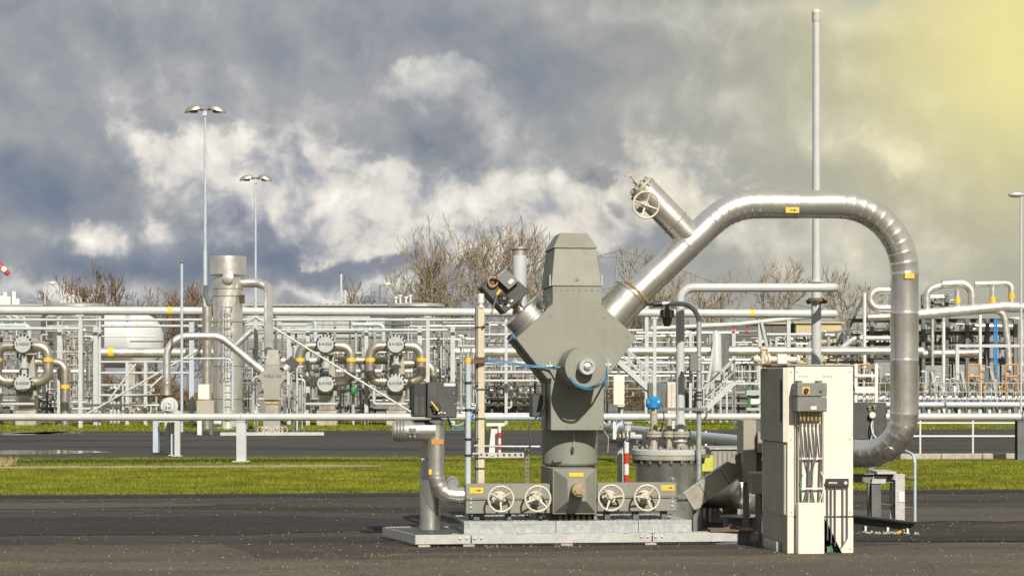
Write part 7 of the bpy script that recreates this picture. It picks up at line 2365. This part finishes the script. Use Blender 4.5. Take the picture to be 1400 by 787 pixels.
qp('dark bent clad duct in the middle of the right plant', [(1334, 448, 3), (1318, 458, 3), (1316, 480, 3)], 8.0, 'bronze_far', 0.6)
qp('level dark clad pipe behind the manifold railing', [(1252, 484, 2), (1340, 482, 2)], 6.5, 'bronze_far')
qp('level clad pipe far right behind the ladder', [(1330, 446, 4), (1430, 447, 4)], 5.0, 'bronze_far')
qp('pale angled pipe behind the cabinet, left of the arched leg', [(1140, 484), (1168, 462), (1240, 462)], 3.2, 'paint', 0.6)
qp('dull yellow-ended pipe left of the arched leg', [(1130, 476), (1214, 477), (1222, 470), (1240, 470)], 3.0, 'steel_far', 0.4, ((0, 0.97, 3, 'yellow'),))
for px, y0, y1, r_, band in ((1309, 396, 422, 4.0, True), (1357, 392, 424, 4.0, True), (1396, 436, 500, 5.0, False), (1290, 430, 500, 2.6, False), (1275, 430, 500, 2.2, False)):
    qp('upright clad pipe ' + {1309: 'with yellow collar under the highest hoop', 1357: 'with yellow collar right of the highest hoop', 1396: 'cut by the right picture edge', 1290: 'in the shade left of the dark bent duct', 1275: 'next to the arched leg in the right plant'}[px],
       [(px, y1), (px, y0)], r_, 'steel_far', 0, ((0, 0.45, 4, 'yellow'),) if band else ())
qp('blue-grey header pipe running along the foot of the manifold railing', [(1135, 553), (1440, 553)], 3.8, 'paint_cool', 0, Y=108)
qp('pale pipe just below the manifold deck', [(1135, 545), (1440, 545)], 1.6, 'paint', 0, Y=110)
# structural steel of the plant
stl = thing('steel_framework', (P(1290, 0, QY + 2).x, QY + 2, 0), 'dark steel framework carrying the pipes of the right plant', 'steel frame')
for px in (1192, 1222, 1262, 1294, 1322, 1350, 1388, 1415):
    x = P(px, 0, QY + 2).x
    MB().ibeam((x, QY + 2, 0), (x, QY + 2, P(0, 402 if px in (1262, 1294) else 436, QY + 2).z), 0.22, 0.22, 0.025).build('column', 'paint_dark' if px % 4 else 'midgrey', stl)
for py, a, b in ((438, 1160, 1430), (455, 1180, 1430), (470, 1180, 1430), (492, 1180, 1430)):
    MB().ibeam(P(a, py, QY + 2.3), P(b, py, QY + 2.3), 0.2, 0.24, 0.025, side=(0, 1, 0)).build('beam', 'paint_dark', stl)
for a, b in (((1192, 470), (1222, 438)), ((1262, 492), (1294, 455)), ((1350, 492), (1322, 455)), ((1150, 470), (1182, 404))):
    MB().cyl(P(*a, QY + 2.3), P(*b, QY + 2.3), 0.09, None, 8).build('brace', 'paint_dark', stl)
for px, yt in ((1290, 440), (1340, 430), (1182, 400)):
    MB().cyl((P(px, 0, QY - 1).x, QY - 1, 0), P(px, yt, QY - 1), 0.10, None, 8).build('thin_post', 'white', stl)
random.seed(33)
for i, (a_, lb) in enumerate((((1256, 1300, 436, 500, QY + 5, ''), 'dense pipework in the shade left of the dark bent duct'), ((1300, 1352, 436, 500, QY + 5, ''), 'dense pipework in the shade around the dark bent duct'),
                              ((1366, 1420, 434, 500, QY + 5, ''), 'dense pipework in the shade right of the blue ladder'), ((1180, 1230, 436, 495, QY + 5, ''), 'dense pipework in the shade left of the arched leg'),
                              ((1125, 1180, 452, 500, QY + 6, ''), 'dense pipework behind the cabinet top'), ((1262, 1300, 402, 425, QY + 4, ''), 'thin pipework under the left hoop of the right plant'),
                              ((1000, 1040, 455, 520, QY + 2, ''), 'pipework behind the railed platform left of the cabinet'), ((1045, 1110, 455, 500, QY + 4, ''), 'pipework left of the vent mast column'))):
    x0, x1, y0, y1, Y, _ = a_
    pipe_cluster(x0, x1, y0, y1, Y, lb, 10, 7, 2.4)
bl = thing('blue_ladder', (P(1361, 0, QY - 2).x, QY - 2, 0), 'bright blue ladder standing among the pipes of the right plant', 'ladder')
for px in (1359.8, 1362.8):
    MB().box(P(px, 0, QY - 2).x - 0.04, P(px, 0, QY - 2).x + 0.04, QY - 2.05, QY - 1.9, P(0, 520, QY - 2).z, P(0, 436, QY - 2).z).build('stile', 'blue', bl)
MB().box(P(1358, 0, QY - 2).x, P(1366, 0, QY - 2).x, QY - 1.9, QY - 1.8, 0, P(0, 520, QY - 2).z).build('foot_frame', 'midgrey', bl)
zz = 1.9
while zz < P(0, 438, QY - 2).z:
    MB().cyl((P(1359.8, 0, QY - 2).x, QY - 2, zz), (P(1362.8, 0, QY - 2).x, QY - 2, zz), 0.03, None, 6).build('rung', 'blue', bl)
    zz += 0.3
wf = thing('white_frame', (P(1308, 0, 112).x, 112, 0), 'white portal frame over the manifolds right of the arched leg', 'frame')
for px in (1308.5, 1430):
    MB().box(P(px, 0, 112).x - 0.1, P(px, 0, 112).x + 0.1, 111.9, 112.1, 0, P(0, 471, 112).z).build('post', 'paint', wf)
MB().box(P(1306, 0, 112).x, P(1432, 0, 112).x, 111.88, 112.12, P(0, 474.5, 112).z, P(0, 470.5, 112).z).build('lintel', 'paint', wf)
dk_ = thing('manifold_deck', (P(1290, 0, 110).x, 110.5, 0), 'long low steel deck with legs under the row of manifold valves', 'deck')
dz_ = P(0, 549, 110).z
MB().box(P(1140, 0, 110).x, P(1445, 0, 110).x, 109.6, 112.4, dz_ - 0.14, dz_).build('deck_plate', 'paint_cool', dk_)
for i in range(22):
    px = 1146 + i * 13.8
    MB().box(P(px, 0, 110).x - 0.07, P(px, 0, 110).x + 0.07, 110.0, 110.15, 0, dz_ - 0.141).build('leg', 'paint' if i % 3 else 'white', dk_)
for i in range(16):
    px = 1150 + i * 19
    MB().bar(Vector((P(px, 0, 111).x, 111, dz_ - 0.2)), Vector((P(px + 9, 0, 111).x, 111, 0.15)), 0.08, 0.08).build('brace', 'paint_dark', dk_)
rl = thing('deck_railing', (P(1290, 0, 110).x, 109.7, dz_), 'pale handrail along the front of the manifold deck', 'railing')
for i in range(40):
    px = 1142 + i * 7.6
    MB().cyl((P(px, 0, 109.7).x, 109.7, dz_), (P(px, 0, 109.7).x, 109.7, dz_ + 1.05), 0.025, None, 6).build('baluster', 'paint_far', rl)
for h_ in (0.55, 1.05):
    MB().cyl((P(1140, 0, 109.7).x, 109.7, dz_ + h_), (P(1446, 0, 109.7).x, 109.7, dz_ + h_), 0.03, None, 6).build('rail', 'paint_far', rl)
random.seed(77)
ordn = ['first', 'second', 'third', 'fourth', 'fifth', 'sixth', 'seventh', 'eighth', 'ninth', 'tenth', 'eleventh', 'twelfth', 'thirteenth', 'fourteenth']
for i in range(14):
    px = 1148 + i * 20.5
    Y = 111.0
    k = Y / F
    x = P(px, 0, Y).x
    t = thing('valve_manifold', (x, Y, dz_), ordn[i] + ' valve manifold from the cabinet along the railed deck', 'valve manifold', 'manifolds on the railed deck')
    hgt = random.uniform(1.5, 2.1)
    for dx in (-0.22, 0.05, 0.3):
        hh_ = hgt * random.uniform(0.7, 1.05)
        MB().tube([(x + dx, Y, dz_), (x + dx, Y, dz_ + hh_), (x + dx + random.choice((-0.25, 0.25)), Y, dz_ + hh_)], random.uniform(0.035, 0.065), 8, 0.1).build('riser', random.choice(('paint_far', 'steel_far', 'paint', 'midgrey')), t, 50)
        z_ = dz_ + random.uniform(0.3, hgt * 0.8)
        MB().lathe((x + dx, Y + 0.1, z_), (0, -1, 0), [(0, 0.13), (0.12, 0.13), (0.12, 0.06), (0.3, 0.06), (0.3, 0.11), (0.34, 0.11)], 12).build('valve', random.choice(('paint_far', 'paint', 'fitting', 'midgrey', 'paint_dark')), t, 30)
        MB().torus((x + dx, Y - 0.3, z_), (0, -1, 0), 0.13, 0.018, 14, 5).build('handwheel', random.choice(('paint_far', 'fitting', 'paint_dark')), t)
    MB().torus((x - 0.1, Y - 0.15, dz_ + 0.35), (0.3, -1, 0), 0.24, 0.05, 18, 6).build('coil', random.choice(('paint_far', 'paint')), t)
    MB().box(x - 0.38, x - 0.24, Y - 0.2, Y, dz_ + 0.5, dz_ + 0.9, 0.01).build('gauge_box', random.choice(('paint_dark', 'white', 'yellow')), t)
    MB().cyl((x - 0.4, Y, dz_ + 0.25), (x + 0.4, Y, dz_ + 0.25), 0.06, None, 8).build('header', 'steel_far', t)
    if i % 2 == 0:
        for s_ in (0, 0.3):
            MB().bar((x + 0.35, Y - 0.5 + s_, dz_), (x + 0.05, Y - 0.5 + s_, dz_ + 1.7), 0.05, 0.03).build('ladder_stile', 'paint', t)
for i, px in enumerate((1181, 1332, 1383)):
    t = thing('orange_frame', P(px, 520, 110.4), ('orange guard frame left of the arched leg', 'orange guard frame below the dark bent duct', 'orange guard frame right of the blue ladder')[i], 'guard frame', 'orange guard frames')
    for dx in (-8, 8):
        MB().cyl((P(px + dx, 0, 110.4).x, 110.4, dz_), P(px + dx, 497.5, 110.4), 0.05, None, 8).build('post', 'orange', t)
    for py in (498, 514):
        MB().cyl(P(px - 8, py, 110.4), P(px + 8, py, 110.4), 0.05, None, 8).build('rail', 'orange', t)
wp2 = thing('sign_board', P(1180, 540, 107), 'blank white board on posts between cabinet and arched leg', 'board')
MB().box(P(1169, 0, 107).x, P(1196, 0, 107).x, 107, 107.06, P(0, 537, 107).z, P(0, 528, 107).z).build('board', 'white', wp2)
MB().box(P(1169, 0, 107).x, P(1198, 0, 107).x, 107.07, 107.13, P(0, 515, 107).z, P(0, 511, 107).z).build('upper_rail', 'white', wp2)
for px in (1171, 1199):
    MB().box(P(px, 0, 107).x - 0.08, P(px, 0, 107).x + 0.08, 107.14, 107.28, 0, P(0, 497, 107).z).build('post', 'white', wp2)
# cable trays behind the cabinet
for i, (x0, x1, y, yy2) in enumerate(((1030, 1200, 468, 452),)):
    t = thing('cable_tray', P(x0, y, 125), 'slanting dark cable tray with white clips behind the vent mast column', 'cable tray')
    MB().bar(P(x0, y, 125), P(x1, yy2, 125), 0.3, 0.5).build('tray', 'paint_dark', t)
    for k in range(9):
        q = P(x0, y, 124.8).lerp(P(x1, yy2, 124.8), (k + 0.5) / 9)
        MB().box(q.x - 0.3, q.x + 0.3, 124.6, 124.7, q.z - 0.05, q.z + 0.12).build('clip', 'white', t)
    for k in (0.2, 0.8):
        q = P(x0, y, 125).lerp(P(x1, yy2, 125), k)
        MB().box(q.x - 0.1, q.x + 0.1, 125.2, 125.4, 0, q.z).build('post', 'paint_dark', t)
# ================================================================== bare trees, hedge, pylons


def bare_tree(px, ytop, Y, label, spread=0.5, seed=1, mat='twig', dens=1.0, trunk_fork=0.22, group='bare trees behind the plant'):
    rnd = random.Random(seed)
    x = P(px, 0, Y).x
    H = P(0, ytop, Y).z
    t = thing('bare_tree', (x, Y, 0), label, 'tree', group)
    tv, tf, cv, cf = [], [], [], []

    def seg(vs, fs, a, b, r0, r1, n):
        d = (b - a)
        if d.length < 1e-4:
            return
        u, w_ = MB.frame(d)
        o = len(vs)
        for p, r in ((a, r0), (b, r1)):
            for k in range(n):
                g = 2 * math.pi * k / n
                vs.append(tuple(p + (u * math.cos(g) + w_ * math.sin(g)) * r))
        for k in range(n):
            k2 = (k + 1) % n
            fs.append((o + k, o + k2, o + n + k2, o + n + k))

    def grow(p, d, L, r, depth):
        steps = 3 if depth < 3 else 2
        vs, fs, n = (tv, tf, 7) if depth < 2 else (cv, cf, 4 if depth < 4 else 3)
        for s in range(steps):
            jit = Vector((rnd.gauss(0, 1), rnd.gauss(0, 1), rnd.gauss(0, 0.5))) * (0.10 + 0.02 * depth)
            d = (d + jit + Vector((0, 0, 0.13))).normalized()
            q = p + d * L / steps
            r = max(r, 0.024)
            r2 = max(0.019, r * (0.86 if s < steps - 1 else 0.78))
            seg(vs, fs, p, q, r, r2, n)
            p, r = q, r2
            if depth < 6 and (s < steps - 1 or depth > 1) and rnd.random() < 0.48 * dens:
                a = rnd.uniform(0.4, 0.85)
                u, w_ = MB.frame(d)
                g = rnd.uniform(0, 6.283)
                dd = (d * math.cos(a) + (u * math.cos(g) + w_ * math.sin(g)) * math.sin(a) * (0.55 + spread)).normalized()
                grow(p, dd, L * rnd.uniform(0.5, 0.75), r * 0.55, depth + 1)
        if depth < 6:
            for k in range((2 if rnd.random() < 0.9 else 1) if depth else 4):
                a = rnd.uniform(0.12, 0.42) * (0.7 + spread)
                u, w_ = MB.frame(d)
                g = rnd.uniform(0, 6.283)
                dd = (d * math.cos(a) + (u * math.cos(g) + w_ * math.sin(g)) * math.sin(a)).normalized()
                grow(p, dd, L * rnd.uniform(0.62, 0.85), r * 0.72, depth + 1)

    grow(Vector((x, Y, 0)), Vector((rnd.gauss(0, 0.03), rnd.gauss(0, 0.03), 1)), H * trunk_fork * 1.3, max(0.16, H * 0.016), 0)
    zmax = sorted(v[2] for v in cv)[int(len(cv) * 0.985)]
    sc = H / zmax
    for nm, vs, fs, m_ in (('trunk', tv, tf, 'bark'), ('crown', cv, cf, mat)):
        mb = MB()
        mb.v = [(x + (v[0] - x) * sc, Y + (v[1] - Y) * sc, v[2] * sc) for v in vs]
        mb.f = fs
        mb.build(nm, m_, t, 0)
    return t


bare_tree(611, 314, 205, 'tallest fine-twigged bare tree left of the tilted actuator', 0.30, 2)
bare_tree(580, 350, 212, 'bare tree leaning left of the tallest one above the dished tank roof', 0.55, 5)
bare_tree(655, 330, 215, 'bare tree rising behind the beige post cap', 0.35, 7)
bare_tree(690, 308, 208, 'broad bare tree behind the tilted black actuator and white vent stack', 0.35, 9, trunk_fork=0.2)
bare_tree(725, 325, 214, 'bare tree between the vent stack and the wellhead hood', 0.35, 11)
bare_tree(548, 372, 225, 'low bushy bare tree left of the dished tank roof', 0.7, 13)
bare_tree(500, 390, 235, 'small bare treetop above the long pale building', 0.6, 15, 'twig_red')
bare_tree(145, 374, 220, 'reddish bare tree right of the left dished tank roof', 0.45, 17, 'twig_red', 1.1)
bare_tree(118, 384, 226, 'small reddish bare tree just left of the larger reddish tree', 0.5, 19, 'twig_red')
bare_tree(232, 398, 210, 'low reddish bare tree behind the thin pale mast', 0.55, 21, 'twig_red', 1.1)
bare_tree(258, 402, 206, 'low reddish bare tree left of the process column', 0.55, 23, 'twig_red', 1.1)
bare_tree(205, 405, 214, 'low reddish bare tree beyond the white tank end', 0.55, 25, 'twig_red')
bare_tree(903, 368, 190, 'bare tree behind the vent riser and big collar', 0.45, 27, dens=0.85)
bare_tree(870, 352, 200, 'bare tree in front of the lattice pylon', 0.4, 29)
bare_tree(988, 384, 190, 'bare tree between gooseneck pole and vent mast', 0.55, 31, dens=0.85)
bare_tree(1090, 362, 188, 'bare tree behind the tall vent mast', 0.5, 33, dens=0.85)
bare_tree(1160, 376, 186, 'spreading bare tree left of the arched pipe leg', 0.6, 35, dens=0.85)
bare_tree(775, 380, 210, 'bare tree hidden mostly behind the wellhead hood', 0.4, 37)

# brown undergrowth behind the yard
rng = np.random.default_rng(31)
nb = 60000
xx = rng.uniform(-60, 60, nb)
hh = 2.2 + 1.3 * np.sin(xx * 0.31) + 0.8 * np.sin(xx * 0.83 + 1)
hh = np.clip(hh, 1.0, 5.0)
yy = 168 + rng.normal(0, 1.6, nb)
zz = rng.random(nb) ** 0.8 * hh
v = np.zeros((nb, 3, 3), dtype=np.float32)
ang = rng.uniform(0, 6.28, nb)
ln = rng.uniform(0.3, 0.9, nb)
v[:, 0] = np.stack([xx - 0.04, yy, zz], 1)
v[:, 1] = np.stack([xx + 0.04, yy, zz], 1)
v[:, 2] = np.stack([xx + ln * 0.5 * np.cos(ang), yy + 0.5 * ln * np.sin(ang), zz + ln * rng.uniform(0.2, 1, nb)], 1)
me = bpy.data.meshes.new('undergrowth')
me.vertices.add(nb * 3)
me.vertices.foreach_set('co', v.reshape(-1))
me.loops.add(nb * 3)
me.loops.foreach_set('vertex_index', np.arange(nb * 3, dtype=np.int32))
me.polygons.add(nb)
me.polygons.foreach_set('loop_start', np.arange(0, nb * 3, 3, dtype=np.int32))
me.update()
me.materials.append(M['hedge'])
o = bpy.data.objects.new('undergrowth', me)
COL.objects.link(o)
tag(o, 'brown bare undergrowth along the far side of the plant', 'undergrowth', kind='stuff')


def pylon(px, ytop, Y, label, wspan):
    x = P(px, 0, Y).x
    H = P(0, ytop, Y).z
    t = thing('pylon', (x, Y, 0), label, 'pylon', 'lattice pylons')
    k = Y / F
    mb = MB()
    bw = H * 0.085
    prev = None
    lv = [0, 0.2, 0.38, 0.53, 0.66, 0.77, 0.86, 0.93, 1.0]
    for i, f in enumerate(lv):
        wd = bw * (1 - f) ** 0.9 + 0.35
        c = [Vector((x + sx * wd, Y + sy * wd, H * f)) for sx, sy in ((-1, -1), (1, -1), (1, 1), (-1, 1))]
        if prev:
            for j in range(4):
                mb.bar(prev[j], c[j], 0.22, 0.22)
                mb.bar(prev[j], c[(j + 1) % 4], 0.12, 0.12)
                mb.bar(prev[(j + 1) % 4], c[j], 0.12, 0.12)
                mb.bar(c[j], c[(j + 1) % 4], 0.12, 0.12)
        prev = c
    mb.build('tower', 'lattice', t, 0)
    for f, s_ in ((0.93, 1.0), (0.70, 1.15)):
        z = H * f
        hw = wspan * k * s_ / 2
        for sx in (-1, 1):
            m2 = MB()
            tip = Vector((x + sx * hw, Y, z))
            for dz in (0.0, 1.6):
                for sy in (-0.6, 0.6):
                    m2.bar(Vector((x, Y + sy, z + dz)), tip, 0.16, 0.16)
            for q_ in range(6):
                f0 = q_ / 6
                m2.bar(Vector((x + sx * hw * f0, Y, z + 1.6 * (1 - f0))), Vector((x + sx * hw * (f0 + 1 / 6), Y, z)), 0.1, 0.1)
            m2.build('crossarm', 'lattice', t, 0)
            MB().cyl(tip, tip - Vector((0, 0, 1.6)), 0.12, None, 6).build('insulator', 'lattice', t)
    return t


pylon(848, 337, 420, 'lattice power pylon right of the wellhead hood', 70)
pylon(270, 383, 640, 'far lattice pylon left of the process column', 62)
wl = 0
for (x0, y0, Y0, x1, y1, Y1, lb) in ((882, 348, 420, 1420, 440, 300, 'top power line running right from the pylon'), (888, 398, 420, 1420, 462, 300, 'lower power line running right from the pylon'),
                                     (814, 348, 420, 500, 404, 600, 'top power line running left from the pylon')):
    a, b = P(x0, y0, Y0), P(x1, y1, Y1)
    pts = []
    for i in range(13):
        f = i / 12
        q = a.lerp(b, f)
        q.z -= 4 * 4.5 * f * (1 - f)
        pts.append(q)
    lone(MB().tube(pts, 0.05, 4), 'power_line', 'lattice', lb, 'power line', 'power lines')
